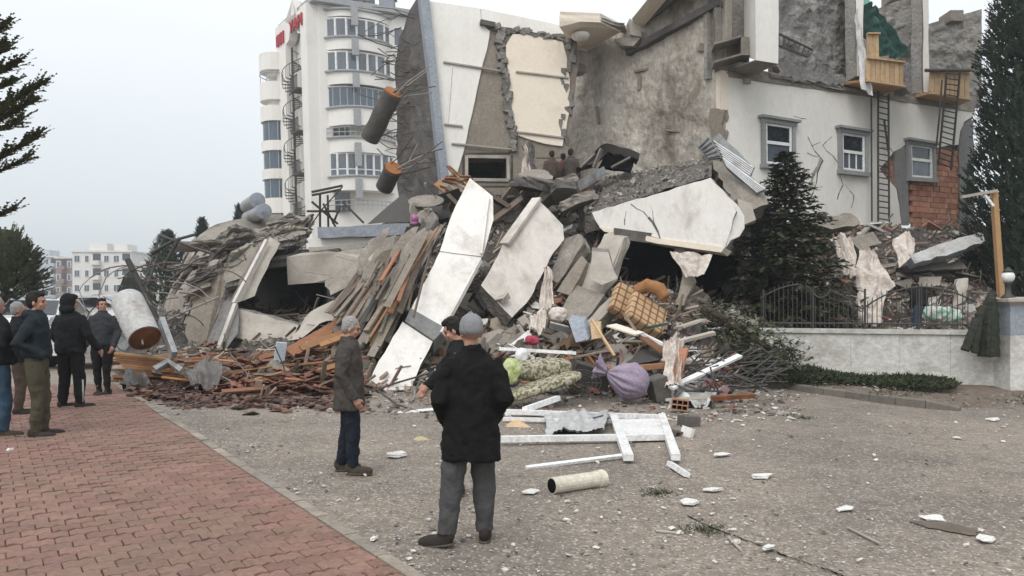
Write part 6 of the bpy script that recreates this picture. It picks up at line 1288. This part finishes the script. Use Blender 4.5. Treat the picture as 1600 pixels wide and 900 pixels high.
soft('cushion', 'green and cream floral cushion on the floral mattress', 'cushion', P(845, 577, 13.4), (.56, .26, .18), (0, -.06, .2), FL, .022, .06, .7)
soft('mattress', 'floral mattress edge lying right of the beanie man', 'mattress', P(846, 603, 13), (.70, .38, .085), (0, -.28, .25), FL, .022, .05, .5)
sack('lime green plastic bag beside the beanie man', P(798, 580, 12.9), (.16, .12, .22), M('lime_bag', (.33, .40, .10), (.55, .58, .38), 6, rough=.4, bump=.3), False, 'plastic_bag')
sack('white plastic bag above the floral cushion', P(815, 556, 13.6), (.12, .1, .14), M('white_bag', (.7, .7, .7), (.6, .6, .6), 5, rough=.4), False, 'plastic_bag')
cloth_sheet('plastic_sheet', [P(1040, 528, 14.2), P(1066, 526, 14.2), P(1062, 604, 13.4), P(1036, 602, 13.4)], C['fabric_w'], 'whitish plastic sheeting hanging beside the orange plank', 'plastic sheet', amp=.12, sca=4)
cloth_sheet('plastic_sheet', [G(1042, 618) + Vector((0, 0, .16)), G(1122, 616) + Vector((0, 0, .2)), G(1116, 640) + Vector((0, 0, .08)), G(1046, 638) + Vector((0, 0, .06))], M('clear_plastic', (.62, .62, .60), (.5, .5, .48), 5, rough=.3), 'crumpled white plastic lying at the right of the purple sack', 'plastic sheet', amp=.12, sca=5)
cloth_sheet('plastic_sheet', [G(850, 658) + Vector((0, 0, .12)), G(950, 656) + Vector((0, 0, .16)), G(946, 684) + Vector((0, 0, .1)), G(856, 682) + Vector((0, 0, .06))], M('clear_plastic_2', (.50, .51, .51), (.38, .38, .38), 7, rough=.3), 'tangle of clear plastic inside the white window frame', 'plastic sheet', amp=.05, sca=5)
sack('yellowish foam lump behind the beanie man', P(662, 694, 9.7), (.15, .12, .09), M('yellow_foam', (.46, .39, .24), (.36, .30, .18), 8, bump=.6), False, 'foam_lump')
# planks / panels placed one by one: (x0,y0,D0,x1,y1,D1,width,thick,mat,label,cat)
for a in ((950, 578, 13.9, 1042, 571, 13.9, .10, .09, 'wood_o', 'straight orange plank lying behind the purple sack', 'plank'), (1054, 596, 13.6, 1068, 545, 14, .2, .05, 'brick', 'upright salmon-coloured board right of the orange plank', 'plank'),
  (1048, 606, 13.4, 1156, 556, 14.4, .12, .05, 'wframe', 'long white profile leaning on the black iron tangle', 'profile'), (1060, 534, 14.8, 1116, 520, 15, .11, .06, 'conc_l', 'grey-white board end beside the fallen tree', 'plank'),
  (1000, 520, 15, 1056, 548, 14.4, .10, .05, 'wframe', 'white profile crossing below the plaid sofa', 'profile'), (925, 500, 15, 960, 556, 14.4, .04, .04, 'wood_y', 'thin pale stick leaning below the plaid sofa', 'stick'), (975, 490, 15, 1010, 540, 14.6, .05, .04, 'wood_g', 'thin grey stick leaning below the plaid sofa', 'stick'),
  (780, 545, 14, 900, 552, 14, .07, .06, 'wframe', 'white profile lying behind the floral cushion', 'profile'), (820, 640, 11.8, 872, 622, 12.4, .10, .08, 'wframe', 'white pipe lying above the white window frame', 'pipe'), (616, 648, 12, 700, 640, 12.2, .12, .07, 'wframe', 'white profile on the ground left of the beanie man, upper one', 'profile'), (648, 658, 11.6, 700, 654, 11.7, .12, .07, 'wframe', 'white profile on the ground left of the beanie man, lower one', 'profile'),
  (822, 731, 7.97, 972, 712, 8.55, .05, .03, 'wframe', 'long thin white strip on the road below the window frame', 'strip'), (1046, 724, 8.15, 1074, 742, 7.65, .06, .05, 'wframe', 'short white strip on the road below the frame corner', 'strip'), (1088, 583, 14.2, 1160, 572, 14.3, .05, .04, 'brick', 'reddish bar lying on the black iron tangle', 'bar'), (1040, 625, 13, 1150, 618, 13.1, .06, .05, 'conc_l', 'pale pipe along the ground right of the purple sack', 'pipe'), (1112, 622, 13, 1178, 618, 13.1, .1, .07, 'rust', 'rusty bar on the ground at the end of the pale pipe', 'bar'),
  (900, 558, 14.4, 948, 548, 14.6, .2, .03, 'wood_g', 'dark brown board left of the black seat', 'plank'), (1006, 528, 14.6, 1040, 552, 14.2, .25, .03, 'wood_o', 'brown board behind the orange plank', 'plank'), (1060, 512, 15.3, 1096, 500, 15.6, .3, .04, 'conc_l', 'pale square board left of the fallen tree', 'panel'), (955, 508, 15, 1000, 522, 14.6, .35, .03, 'cream', 'pale cardboard sheet below the plaid sofa', 'panel'), (1012, 512, 15, 1040, 506, 15.1, .3, .04, 'net', 'green board below the plaid sofa', 'panel')):
    brd(P(*a[0:3]), P(*a[3:6]), a[6], a[7], a[8], a[9], name=a[10], cat=a[10], roll=U(-.3, .3))
piece('plastic_shell', 'black flat plastic shell lying above the orange plank', 'plastic shell', [P(975, 572, 14.2), P(1000, 547, 14.6), P(1042, 550, 14.6), P(1030, 562, 14.1)], Vector((0, .05, -.06)), 'steel_d', .02, .3)
piece('tv_box', 'grey appliance casing right of the white bundle', 'casing', [P(888, 500, 15.3), P(912, 503, 15.2), P(920, 530, 14.9), P(900, 535, 14.9)], Vector((.1, .35, .1)), 'bluegrey', .01, .5)
piece('cardboard', 'crumpled brown cardboard inside the window frame', 'cardboard', [P(785, 672, 10.6), P(805, 656, 11), P(842, 672, 10.6), P(838, 680, 10.4)], Vector((0, .12, -.02)), 'wood_y', .03, .15)
piece('cardboard', 'brown cardboard box piece right of the grey casing', 'cardboard', [P(922, 508, 15.2), P(938, 506, 15.2), P(940, 528, 14.9), P(925, 530, 14.9)], Vector((.05, .25, .05)), 'wood_y', .01, .4)
# fan guard rings and dark furniture left of purple sack
t = thing('fan_guard', 'dark wire ring guard left of the purple sack', 'fan', P(905, 610, 13.3))
for k in range(5): c = P(907, 598, 13.3); m = MB(); m.tube([c + Vector((math.cos(a) * (.07 + .07 * k), -.02 * k, math.sin(a) * (.05 + .045 * k))) for a in [2 * math.pi * j / 24 for j in range(25)]], .008, 5, cap=False); m.build('ring', C['steel_d'], t)
for k in range(8): a = k * math.pi / 4; m = MB(); m.tube([P(907, 598, 13.3), P(907, 598, 13.3) + Vector((math.cos(a) * .36, -.08, math.sin(a) * .24))], .007, 5); m.build('spoke', C['steel_d'], t)
pbox('cabinet', 'dark overturned cabinet piece between mattress and purple sack', 'cabinet', P(922, 586, 14), (.7, .3, .35), (.2, .3, .2), C['steel_d']); pbox('cabinet', 'dark brown box piece right of the purple sack', 'cabinet', P(1028, 606, 13.6), (.3, .3, .4), (.1, -.3, .3), C['conc_d'])
# white window frame lying on the road
t = thing('window_frame', 'large white window frame with panel lying on the road', 'window frame', P(920, 690, 10.4))
FR = PL((785, 645, 11.4), (1040, 650, 11.3), (1055, 720, 9.6))
def fbar(x0, y0, x1, y1, w_=.09, h_=.07, lift=.0): m = MB(); beam(m, G(x0, y0 + 6) + Vector((0, 0, .06 + lift)), G(x1, y1 + 6) + Vector((0, 0, .06 + lift)), w_, h_); m.build('frame_bar', C['wframe'], t)
fbar(782, 643, 1036, 652); fbar(782, 689, 962, 686, lift=.01); fbar(962, 686, 1040, 684); fbar(958, 652, 982, 720, .11, lift=.015); fbar(1034, 652, 1056, 720, .1, lift=.02); fbar(786, 655, 960, 659, .05, .05, .0)
m = MB(); m.prism([G(965, 662) + Vector((0, 0, .065)), G(1033, 661) + Vector((0, 0, .065)), G(1041, 690) + Vector((0, 0, .065)), G(971, 691) + Vector((0, 0, .065))], Vector((0, 0, -.03))); m.build('panel', C['wframe'], t)
m = MB(); m.tube([P(790, 690, 10.2), P(825, 695, 10.1), P(860, 672, 10.4), P(915, 656, 10.9), P(948, 648, 11), P(950, 655, 10.9)], .012, 6); tag(m.build('black_cable', C['steel_d']), 'thin black cable curling over the white window frame', 'cable')
m = MB(); m.tube([P(580, 612, 13), P(620, 598, 13.2), P(655, 588, 13.4), P(680, 580, 13.6)], .018, 6); tag(m.build('black_cable', C['steel_d']), 'black cable running up to the white column foot', 'cable')
m = MB(); m.tube([P(590, 610, 13), P(620, 632, 12.4), P(660, 645, 12), P(700, 640, 12)], .016, 6); tag(m.build('black_cable', C['steel_d']), 'black cable looping on the ground before the white column foot', 'cable')
# hollow blocks with real holes
def hollow(label, c, rot, mat, s_=1):
    t = thing('hollow_block', label, 'block', c); M3 = Euler(rot).to_matrix(); L3 = lambda q: c + M3 @ (Vector(q) * s_)
    for k in range(3):
        for d_ in ((0, 0, -.09 + .09 * k, .3, .2, .018),): m = MB(); m.box(L3(d_[:3]), [q * s_ for q in d_[3:]], M3); m.build('web', mat, t)
    for k in range(4): m = MB(); m.box(L3((-.14 + .0933 * k, 0, 0)), [q * s_ for q in (.018, .196, .164)], M3); m.build('web', mat, t)
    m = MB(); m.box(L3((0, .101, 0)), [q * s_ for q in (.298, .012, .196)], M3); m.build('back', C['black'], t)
hollow('grey hollow block beside the window frame corner', P(1056, 684, 10.2), (.1, .2, .7), C['conc_d'], 1.0); hollow('red hollow brick near the plastic right of the purple sack', P(1062, 632, 12.4), (0, .1, -.2), C['brick'], .9)
pbox('concrete_block', 'grey block behind the hollow block', 'block', P(1076, 662, 11), (.26, .2, .22), (0, .1, .4), C['conc_d']); pbox('plaster_disc', 'white plate leaning on the hollow block', 'plate', P(1072, 682, 10.1), (.05, .2, .25), (.1, .3, .5), C['white'])
# PVC gutter on the road
t = thing('gutter_pipe', 'cream gutter pipe lying on the road right of the beanie man', 'pipe', G(900, 772)); a, b = G(862, 772) + Vector((0, 0, .075)), G(940, 760) + Vector((0, 0, .075)); m = MB(); m.tube([a, b], .075, 18); m.build('tube', M('cream_pvc', (.62, .58, .48), (.54, .5, .41), 3, rough=.5, bump=.1, dirt=(.35, .3, .24), ds=4, dt=.6), t, False); m = MB(); m.tube([a.lerp(b, .9), b + (b - a) * .03], .085, 18); m.build('socket', M('cream_pvc_2', (.64, .60, .5), (.56, .52, .43), 3, rough=.5, bump=.1), t)
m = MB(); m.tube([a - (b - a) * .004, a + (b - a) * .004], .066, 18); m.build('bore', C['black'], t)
# white flat pieces on the road
foam = M('white_foam', (.72, .71, .68), (.6, .59, .56), 5, bump=.5, bs=40)
for (px, py, w_, d_, h_, lb) in ((1187, 748, .24, .13, .05, 'thick white foam slab in the middle of the road'), (1075, 789, .17, .10, .05, 'white foam slab beside the grass tuft'), (1128, 714, .20, .12, .03, 'flat pale fragment right of the hollow block'), (1320, 799, .17, .08, .025, 'thin white shard near the stick on the road'), (1462, 813, .2, .12, .02, 'broad flat white piece beside the puddle'), (1553, 657, .22, .16, .03, 'flat white piece near the kerb end'), (622, 714, .2, .14, .06, 'crumpled white box between the two men'), (1200, 862, .07, .06, .04, 'small white lump on the road crack'), (916, 762, .1, .06, .01, 'pale chip touching the gutter pipe'), (830, 772, .13, .07, .015, 'flat pale chip left of the gutter pipe'), (1495, 686, .12, .08, .02, 'white chip on the road near the kerb end'), (1540, 848, .16, .08, .03, 'white crumbs right of the puddle'), (1108, 770, .2, .06, .03, 'thin white shard beside the grass tuft'), (583, 846, .05, .04, .03, 'small white stone beside the pavement edge'), (13, 712, .05, .05, .12, 'small pale cone-shaped chip on the left pavement')):
    q = G(px, py); m = MB(); n_ = 5; rg = [Vector((q.x + w_ * .6 * math.cos(a) * U(.55, 1.2), q.y + d_ * .9 * math.sin(a + .4) * U(.4, 1.3), q.z + .012 + U(0, .015))) for a in [2 * math.pi * k / n_ for k in range(n_)]]; m.slab(rg, Vector((U(-.02, .02), U(-.01, .02), h_ * .5)), .012, .05); tag(m.build('white_fragment', foam), lb, 'fragment')
for (x0, y0, x1, y1, lb) in ((1325, 827, 1375, 852, 'thin grey stick on the road left of the puddle'), (1138, 842, 1158, 862, 'short white stick near the road crack'), (1025, 832, 1068, 836, 'thin white stick left of the road crack'), (580, 690, 590, 692, 'small white stick beside the taupe coat man')): a, b = G(x0, y0), G(x1, y1); m = MB(); m.tube([a + Vector((0, 0, .012)), b + Vector((0, 0, .012))], .011, 6); tag(m.build('stick', C['conc_l']), lb, 'stick')
# crumbs all over the road
def road_crumbs(name, mat, n, s0, s1, yr=(615, 900), xr=(250, 1600), flat=.5, pw=1.6):
    m = MB()
    for _ in range(n):
        py = yr[0] + (yr[1] - yr[0]) * random.random() ** pw; px = U(*xr); q = G(px, py)
        if (q - e0).dot(pd) > -.15 and U(0, 1) < .9: continue
        if noise.noise(q * .5) < -.1 and U(0, 1) < .6: continue
        s_ = s0 + (s1 - s0) * random.random() ** 3; q.z += s_ * .15 + .012; m.add(chunk_v(q, s_, flat), BF)
    tag(m.build(name, C[mat]), kind='stuff')
road_crumbs('pale_road_crumbs', 'rubble_w', 1300, .006, .045); road_crumbs('dark_road_crumbs', 'conc_d', 700, .008, .04, flat=.3); road_crumbs('grey_road_crumbs', 'rubble', 800, .006, .035); road_crumbs('debris_fringe', 'rubble_w', 700, .015, .08, (608, 660), (700, 1250), .6, 1); road_crumbs('brown_fringe', 'rubble', 1200, .02, .12, (608, 650), (520, 1250), .6, 1); road_crumbs('brick_fringe', 'rubble_b', 200, .02, .09, (605, 660), (600, 1250), .6, 1)
# grass tufts
for i, (px, py, lb) in enumerate(((1100, 830, 'larger grass tuft on the road crack'), (1030, 772, 'flattened grass tuft near the white shards'), (1255, 654, 'small green tuft on the road near the kerb'))):
    m = MB(); q = G(px, py)
    for k in range(120): a = U(0, 6.28); r_ = random.random() * .16; b = q + Vector((math.cos(a) * r_ * 1.3, math.sin(a) * r_, .004)); d = Vector((U(-1, 1), U(-1, 1), U(.2, 1.1))).normalized() * U(.04, .10); s_ = d.orthogonal().normalized() * .004; m.add([b - s_, b + s_, b + d], [(0, 1, 2)])
    tag(m.build('grass_tuft', C['ivy']), lb, 'grass')
# black iron tangle at the kerb
for k in range(70):
    x0, y0 = U(1065, 1215), U(548, 612); a = random.gauss(.1, .5); l_ = U(30, 80); D0 = 14.8 - (y0 - 548) / 64 * 1.4 + U(-.1, .1); c = U(-8, 8); p0 = P(x0 - math.cos(a) * l_ / 2, min(612, y0 + math.sin(a) * l_ / 2), D0); p1 = P(x0, min(610, y0 + c), D0 - .1); p2 = P(x0 + math.cos(a) * l_ / 2, min(612, max(545, y0 - math.sin(a) * l_ / 2)), D0)
    m = MB(); m.tube([p0, p1, p2], U(.010, .02), 5); tag(m.build('iron_bar', C['steel_d']), 'bent black iron bar in the tangle at the kerb end', 'iron bar', 'black iron tangle by the kerb')
# scrap pieces all through the heap between x 620 and 1180
for i in range(270):
    px = U(640, 1140); tt = random.random() ** 1.3 * .6; q = mpn(px, tt) + Vector((0, -.05, U(.02, .2))); k = i % 6; a = U(-1.2, 1.2); l_ = U(.15, .8); d = Vector((math.cos(a), U(-.5, .5), math.sin(a) * .7)) * l_ / 2
    mt = random.choice(['wood_g', 'wood_o', 'conc_l', 'wframe', 'wood_g', 'conc_d', 'steel_d', 'white', 'conc']); brd(q - d, q + d, U(.03, .25), U(.015, .05), mt, 'loose splintered scrap in the middle of the front debris', 'scrap in the front debris', name='scrap', cat='scrap', roll=U(-1, 1))
for i in range(90):
    px = U(330, 1180); q = mpn(px, U(.05, .9)) + Vector((0, -.1, .05)); a = U(0, 3.14); l_ = U(.4, 1.3); d = Vector((math.cos(a), U(-.4, .2), math.sin(a) * .6)) * l_; m = MB(); m.tube([q, q + d * .5 + Vector((U(-.1, .1), 0, U(-.1, .1))), q + d], U(.008, .014), 5); tag(m.build('wire', C['rebar' if i % 3 else 'rebar_l']), 'thin bent wire sticking out of the rubble', 'wire', 'wires sticking out of the rubble')
for i in range(95):
    px = random.choice([U(540, 900), U(700, 960), U(1060, 1170)]); q = mpn(px, U(.2, .75)); m = MB(); s_ = U(.15, .6); n_ = 6; rr = Euler((U(.4, 1.4), U(-.6, .6), U(-.8, .8))).to_matrix(); rg = [q + rr @ Vector((math.cos(a) * s_ * U(.5, 1.1), math.sin(a) * s_ * U(.4, .9), 0)) for a in [2 * math.pi * k / n_ for k in range(n_)]]; m.slab(rg, rr @ Vector((0, 0, U(.06, .16))), .03, .15)
    tag(m.build('slab_fragment', C[random.choice(['conc', 'conc_l', 'tan', 'conc', 'conc_d'])]), 'jagged grey slab fragment wedged in the rubble', 'slab', 'slab fragments in the rubble')
# ================================================================== RIGHT HEAP behind the fence
piece('fallen_slab', 'grey slab block left of the long ladder foot', 'slab', [P(1275, 338, 23), P(1330, 333, 23), P(1345, 350, 22.8), P(1300, 358, 22.6), P(1270, 350, 22.8)], Vector((.1, .9, -.1)), 'conc', .06, .2); piece('fallen_slab', 'grey slab below the long ladder foot', 'slab', [P(1326, 372, 22), P(1365, 362, 22.4), P(1376, 380, 22), P(1345, 392, 21.6)], Vector((.1, .9, -.1)), 'conc', .06, .2)
piece('fallen_slab', 'long blue-white slab sloping in the right heap', 'slab', [P(1420, 398, 21.8), P(1480, 378, 22.2), P(1538, 362, 22.8), P(1540, 376, 22.4), P(1500, 392, 21.8), P(1430, 412, 21.4)], Vector((.1, .5, -.15)), 'tank_w', .05, .25, 'bluegrey'); piece('fallen_slab', 'horizontal grey slab above the working man', 'slab', [P(1396, 442, 21.6), P(1440, 432, 21.8), P(1472, 432, 21.6), P(1468, 446, 21.3), P(1420, 452, 21.4)], Vector((.1, .8, -.05)), 'conc', .05, .2); piece('fallen_slab', 'long dark slab edge across the right heap', 'slab', [P(1420, 415, 22), P(1500, 408, 22.4), P(1512, 420, 22), P(1430, 424, 21.8)], Vector((0, 1, -.1)), 'conc_d', .06, .2)
piece('fallen_slab', 'pale upright slab left of the cypress tree', 'slab', [P(1496, 436, 21), P(1512, 434, 21), P(1508, 468, 20.8), P(1492, 478, 20.6)], Vector((.1, .3, 0)), 'conc_l', .05, .2)
for (ps, lb) in (([(1302, 364, 21.4), (1330, 368, 21.3), (1342, 430, 20.6), (1318, 430, 20.7)], 'pinkish-white sheet hanging left in the right heap'), ([(1340, 392, 21), (1366, 388, 21), (1398, 450, 20.4), (1342, 470, 20.3)], 'large white sheet hanging over the right heap'), ([(1342, 455, 20.5), (1392, 440, 20.5), (1374, 508, 19.9), (1340, 508, 19.9)], 'lower fold of white sheet behind the fence'), ([(1396, 372, 21.2), (1420, 360, 21.4), (1428, 395, 21), (1408, 416, 20.8)], 'torn white cloth on the crest of the right heap')): cloth_sheet('white_sheet', [P(*q) for q in ps], C['fabric_w'], lb, 'sheet', amp=.12, sca=3)
for i in range(60): px = U(1290, 1520); q = mpn(px, U(.45, 1)) + Vector((0, 0, .08)); a = U(-1, 1); l_ = U(.2, 1); d = Vector((math.cos(a), U(-.4, .4), math.sin(a) * .5)) * l_ / 2; brd(q - d, q + d, U(.08, .4), U(.03, .1), random.choice(['conc', 'conc_l', 'white', 'tank_w', 'wood_g', 'brick']), 'loose broken panel on the heap below the facade', 'broken panels below the facade', name='broken_panel', cat='panel', roll=U(-1, 1))
soft('clothes_pile', 'small pile of coloured clothes behind the fence', 'clothes', P(1472, 492, 19.6), (.45, .3, .18), (0, .1, .2), M('mixed_clothes', (.20, .42, .28), (.55, .50, .52), 5, contrast=.08), .03, .2)
random.setstate(rs)
# litter on the verge
m = MB(); rs = random.getstate(); random.seed(55)
for k in range(700):
    i = random.randint(0, 59); v_ = random.random(); q = front[i].lerp(back[i], v_); q = Vector((q.x + U(-.1, .1), q.y, gz(q.x) + .05 + max(0, min(1, (kl[-2].x - front[i].x) / .9)) * (.1 + .12 * v_))); m.add(chunk_v(q, U(.015, .07), .5), BF)
tag(m.build('verge_litter', C['rubble']), kind='stuff')
m = MB()
for k in range(2600):
    i = random.randint(0, 56); v_ = random.random(); q = front[i].lerp(back[i], v_)
    if noise.noise(q * .9 + Vector((9, 0, 0))) < .05: continue
    q = Vector((q.x + U(-.1, .1), q.y, gz(q.x) + .05 + max(0, min(1, (kl[-2].x - front[i].x) / .9)) * (.09 + .12 * v_))); d = Vector((U(-1, 1), U(-1, 1), U(.2, 1))).normalized() * U(.04, .09); s_ = d.orthogonal().normalized() * .012; m.add([q - s_, q + s_, q + d], [(0, 1, 2)])
tag(m.build('verge_weeds', C['ivy']), kind='stuff'); random.setstate(rs)

# things at the top of the heap by the two men
rs = random.getstate(); random.seed(66)
t = thing('metal_trough', 'long grey metal trough lying below the two men on the rubble', 'trough', P(925, 292, 21.6)); a, b = P(898, 300, 21.4), P(944, 272, 22)
for o_, w_, h_ in ((Vector((0, 0, 0)), .35, .03), (Vector((0, -.17, .1)), .03, .2), (Vector((0, .17, .1)), .03, .2)): m = MB(); beam(m, a + o_, b + o_, w_, h_); m.build('side' if h_ > .1 else 'base', C['galv'], t)
for k in range(9): c = P(880 + 4 * k, 288 + (k % 3) * 5, 22 - .05 * k); m = MB(); m.box(c, (.38, .3, .06), Euler((.5, U(-.2, .2), U(-.3, .3))).to_matrix()); tag(m.build('stacked_tile', C['brick']), 'brick-red slab in the small pile below the two men', 'tile', 'red slabs below the two men')
cloth_sheet('torn_cloth', [P(812, 226, 23.4), P(834, 222, 23.4), P(842, 285, 22.8), P(818, 292, 22.8)], C['fabric_g'], 'grey torn sheet hanging left of the two men', 'sheet', amp=.2, sca=3)
cloth_sheet('torn_cloth', [P(815, 228, 23.2), P(826, 226, 23.2), P(828, 282, 22.6), P(812, 280, 22.6)], C['fabric_w'], 'pale torn sheet strip hanging left of the two men', 'sheet', amp=.15, sca=3)
for k in range(46): px = U(690, 935); q = P(px, (292 if px > 810 or px < 722 else 312) + U(-6, 30) - (px > 840) * 4, 22.4 + U(-.8, .4)); a = U(-1.2, 1.2); l_ = U(.3, 1.3); d = Vector((math.cos(a), U(-.4, .4), math.sin(a))) * l_ / 2; brd(q - d, q + d, U(.05, .35), U(.03, .12), random.choice(['wood_g', 'conc_d', 'steel_d', 'conc', 'wood_o', 'wood_g']), 'broken dark board on the crest behind the white column', 'broken boards on the crest', name='crest_board', cat='board', roll=U(-1, 1))
for k in range(16): a = P(U(690, 712), U(258, 285), 21.6 + U(-.3, .3)); b = P(U(722, 744), U(275, 300), 21.2 + U(-.3, .3)); brd(a, b, .08, .04, random.choice(['wood_g', 'wood_o']), 'thin slat in the bundle behind the top of the white column', 'slats behind the white column', name='slat', cat='slat', roll=U(-1, 1))
for k, (x, y, D_, w_) in enumerate(((842, 286, 21.8, .6), (826, 296, 21.4, .6), (868, 308, 21, .8), (888, 312, 20.6, .7), (905, 322, 20.2, .6), (848, 296, 20.8, .5))):
    q = P(x, y, D_); rr = Euler((U(-.5, .6), U(-.6, .6), U(-1, 1))).to_matrix(); rg = [q + rr @ Vector((math.cos(a) * w_ * U(.6, 1.1), math.sin(a) * w_ * U(.4, .8), 0)) for a in [2 * math.pi * j / 7 for j in range(7)]]; m = MB(); m.slab(rg, rr @ Vector((0, 0, .25)), .06, .15); tag(m.build('crest_block', C['conc_d' if k % 2 else 'conc']), 'dark broken block between the two men and the white parapet', 'block', 'blocks below the two men')
random.setstate(rs)

# scraps of cloth, paper and plastic in the front debris
rs = random.getstate(); random.seed(91)
SCR = [M(n, c, None, 6, rough=.8, bump=.6, bs=14, bd=.03) for n, c in (('scrap_pink', (.46, .30, .30)), ('scrap_blue', (.20, .25, .31)), ('scrap_beige', (.48, .40, .30)), ('scrap_white', (.66, .65, .63)), ('scrap_white', (.60, .58, .55)), ('scrap_green', (.22, .27, .17)), ('scrap_brown', (.20, .13, .085)), ('scrap_black', (.03, .03, .03)), ('scrap_red', (.30, .09, .08)), ('scrap_beige', (.40, .34, .27)))]
for i in range(150):
    px = U(770, 1150) if i % 4 else U(620, 780); q = mpn(px, random.random() ** 1.5 * .5) + Vector((0, -.08, U(.02, .12))); s_ = .06 + .24 * random.random() ** 1.6; rr = Euler((U(-.9, .9), U(-.9, .9), U(0, 6.28))).to_matrix(); m = MB(); n_ = 7; vv = []; asp = U(.5, 1)
    for j in range(n_):
        for k in range(n_):
            x, y = (k / (n_ - 1) - .5) * 2, (j / (n_ - 1) - .5) * 2; o_ = Vector((x * s_, y * s_ * asp, 0)); w_ = q * 3 + o_ * 4; vv.append(q + rr @ (o_ + Vector((noise.noise(w_) * s_ * .5, noise.noise(w_ + Vector((5, 0, 0))) * s_ * .5, (abs(noise.noise(w_ * 1.3)) - .2) * s_ * 1.6))))
    f = [(j * n_ + k, j * n_ + k + 1, (j + 1) * n_ + k + 1, (j + 1) * n_ + k) for j in range(n_ - 1) for k in range(n_ - 1)]; m.add(vv, f); tag(m.build('rag', random.choice(SCR), None, True), 'crumpled rag in the front debris', 'rag', 'rags and scraps in the front debris')
random.setstate(rs)
# ================================================================== HAZE
m = MB(); m.box((0, 1480, 14.5), (3020, 3060, 32)); hz_ = m.build('haze', [], None); hz_['kind'] = 'stuff'
hm_ = bpy.data.materials.new('haze_air'); hm_.use_nodes = True; t_ = hm_.node_tree; t_.nodes.clear(); vo = t_.nodes.new('ShaderNodeVolumePrincipled'); vo.inputs['Density'].default_value = .0012; vo.inputs['Color'].default_value = (.9, .94, .97, 1); vo.inputs['Anisotropy'].default_value = .2
oo = t_.nodes.new('ShaderNodeOutputMaterial'); t_.links.new(vo.outputs[0], oo.inputs['Volume']); hz_.data.materials.append(hm_)
# ================================================================== LABELS OF THE LOOSE PIECES
LM = [(985, 603, 'purple sack'), (1005, 480, 'plaid sofa'), (845, 577, 'floral cushion'), (872, 492, 'white bundle'), (815, 400, 'pale wall panel'), (690, 430, 'long white column'), (1040, 330, 'white parapet'), (1225, 380, 'spruce tree'), (1370, 440, 'hanging white sheet'), (1480, 390, 'blue-white slab'), (1437, 450, 'working man'), (450, 470, 'left dark hollow'), (380, 470, 'leaning pale column'), (226, 500, 'white water tank'), (438, 549, 'pale blue panel'), (545, 600, 'taupe coat man'), (320, 590, 'dark grey cloth'), (212, 590, 'grey canvas'), (900, 680, 'white window frame'), (404, 330, 'two grey tanks'), (880, 250, 'two men on top'), (668, 325, 'satellite dishes'), (1140, 575, 'black iron tangle'), (1160, 500, 'fallen tree'), (1000, 400, 'parapet hollow'), (530, 410, 'board-marked beam'), (1362, 345, 'long ladder foot'), (1150, 250, 'corrugated sheets'), (648, 350, 'purple headscarf'), (1050, 560, 'orange plank'), (1540, 500, 'hung olive jacket'), (735, 560, 'beanie man'), (1090, 430, 'beige cloth fringe'), (280, 420, 'lattice post')]
HUE = {'concrete': 'grey', 'pale_concrete': 'pale', 'dark_concrete': 'dark grey', 'broken_concrete': 'rough grey', 'white_paint': 'white', 'bare_render': 'tan', 'hollow_brick': 'red', 'roof_tile': 'red-brown', 'orange_board': 'orange-brown', 'weathered_board': 'grey-brown', 'white_pvc': 'white plastic', 'dark_steel': 'black', 'rebar_steel': 'rusty dark', 'bent_conduit': 'pale grey', 'white_tank': 'off-white', 'scrap_pink': 'pink', 'scrap_blue': 'blue-grey', 'scrap_beige': 'beige', 'scrap_white': 'white', 'scrap_green': 'green', 'scrap_brown': 'brown', 'scrap_black': 'black', 'scrap_red': 'dull red'}
bpy.context.view_layer.update()
grp = {}
for o in list(col.objects):
    if o.parent is None and o.type == 'MESH' and 'group' in o and 'label' in o and o.get('category') != 'building': grp.setdefault(o['group'], []).append(o)
used = {}
for g_, os_ in grp.items():
    inf = []
    for o in os_:
        bb = [o.matrix_world @ Vector(c) for c in o.bound_box]; c = sum(bb, Vector()) / 8; inf.append((o, 800 + c.x / c.y * F, HY - (c.z - H) / c.y * F, max((a - c).length for a in bb)))
    sz = sorted(i[3] for i in inf)
    for o, x, y, s_ in inf:
        d = sorted(LM, key=lambda q: math.hypot(q[0] - x, q[1] - y)); a, b = d[0], d[1]
        dx, dy = x - a[0], y - a[1]; w_ = ('just right of' if dx > 0 else 'just left of') if abs(dx) > abs(dy) else ('just below' if dy > 0 else 'just above')
        z_ = 'small' if s_ < sz[len(sz) // 3] else ('large' if s_ > sz[2 * len(sz) // 3] else 'middling')
        h_ = HUE.get(o.data.materials[0].name.split('.')[0], 'dusty'); n_ = o.name.split('.')[0].replace('_', ' '); n_ = {'stacked orange boards': 'stacked board', 'boards in the left heap': 'splintered board'}.get(g_, n_)
        o['label'] = f"{z_} {h_} {n_} {w_} the {a[2]}, towards the {b[2]}"
        if len(o['label'].replace('-', ' ').split()) > 16: o['label'] = o['label'].split(',')[0]
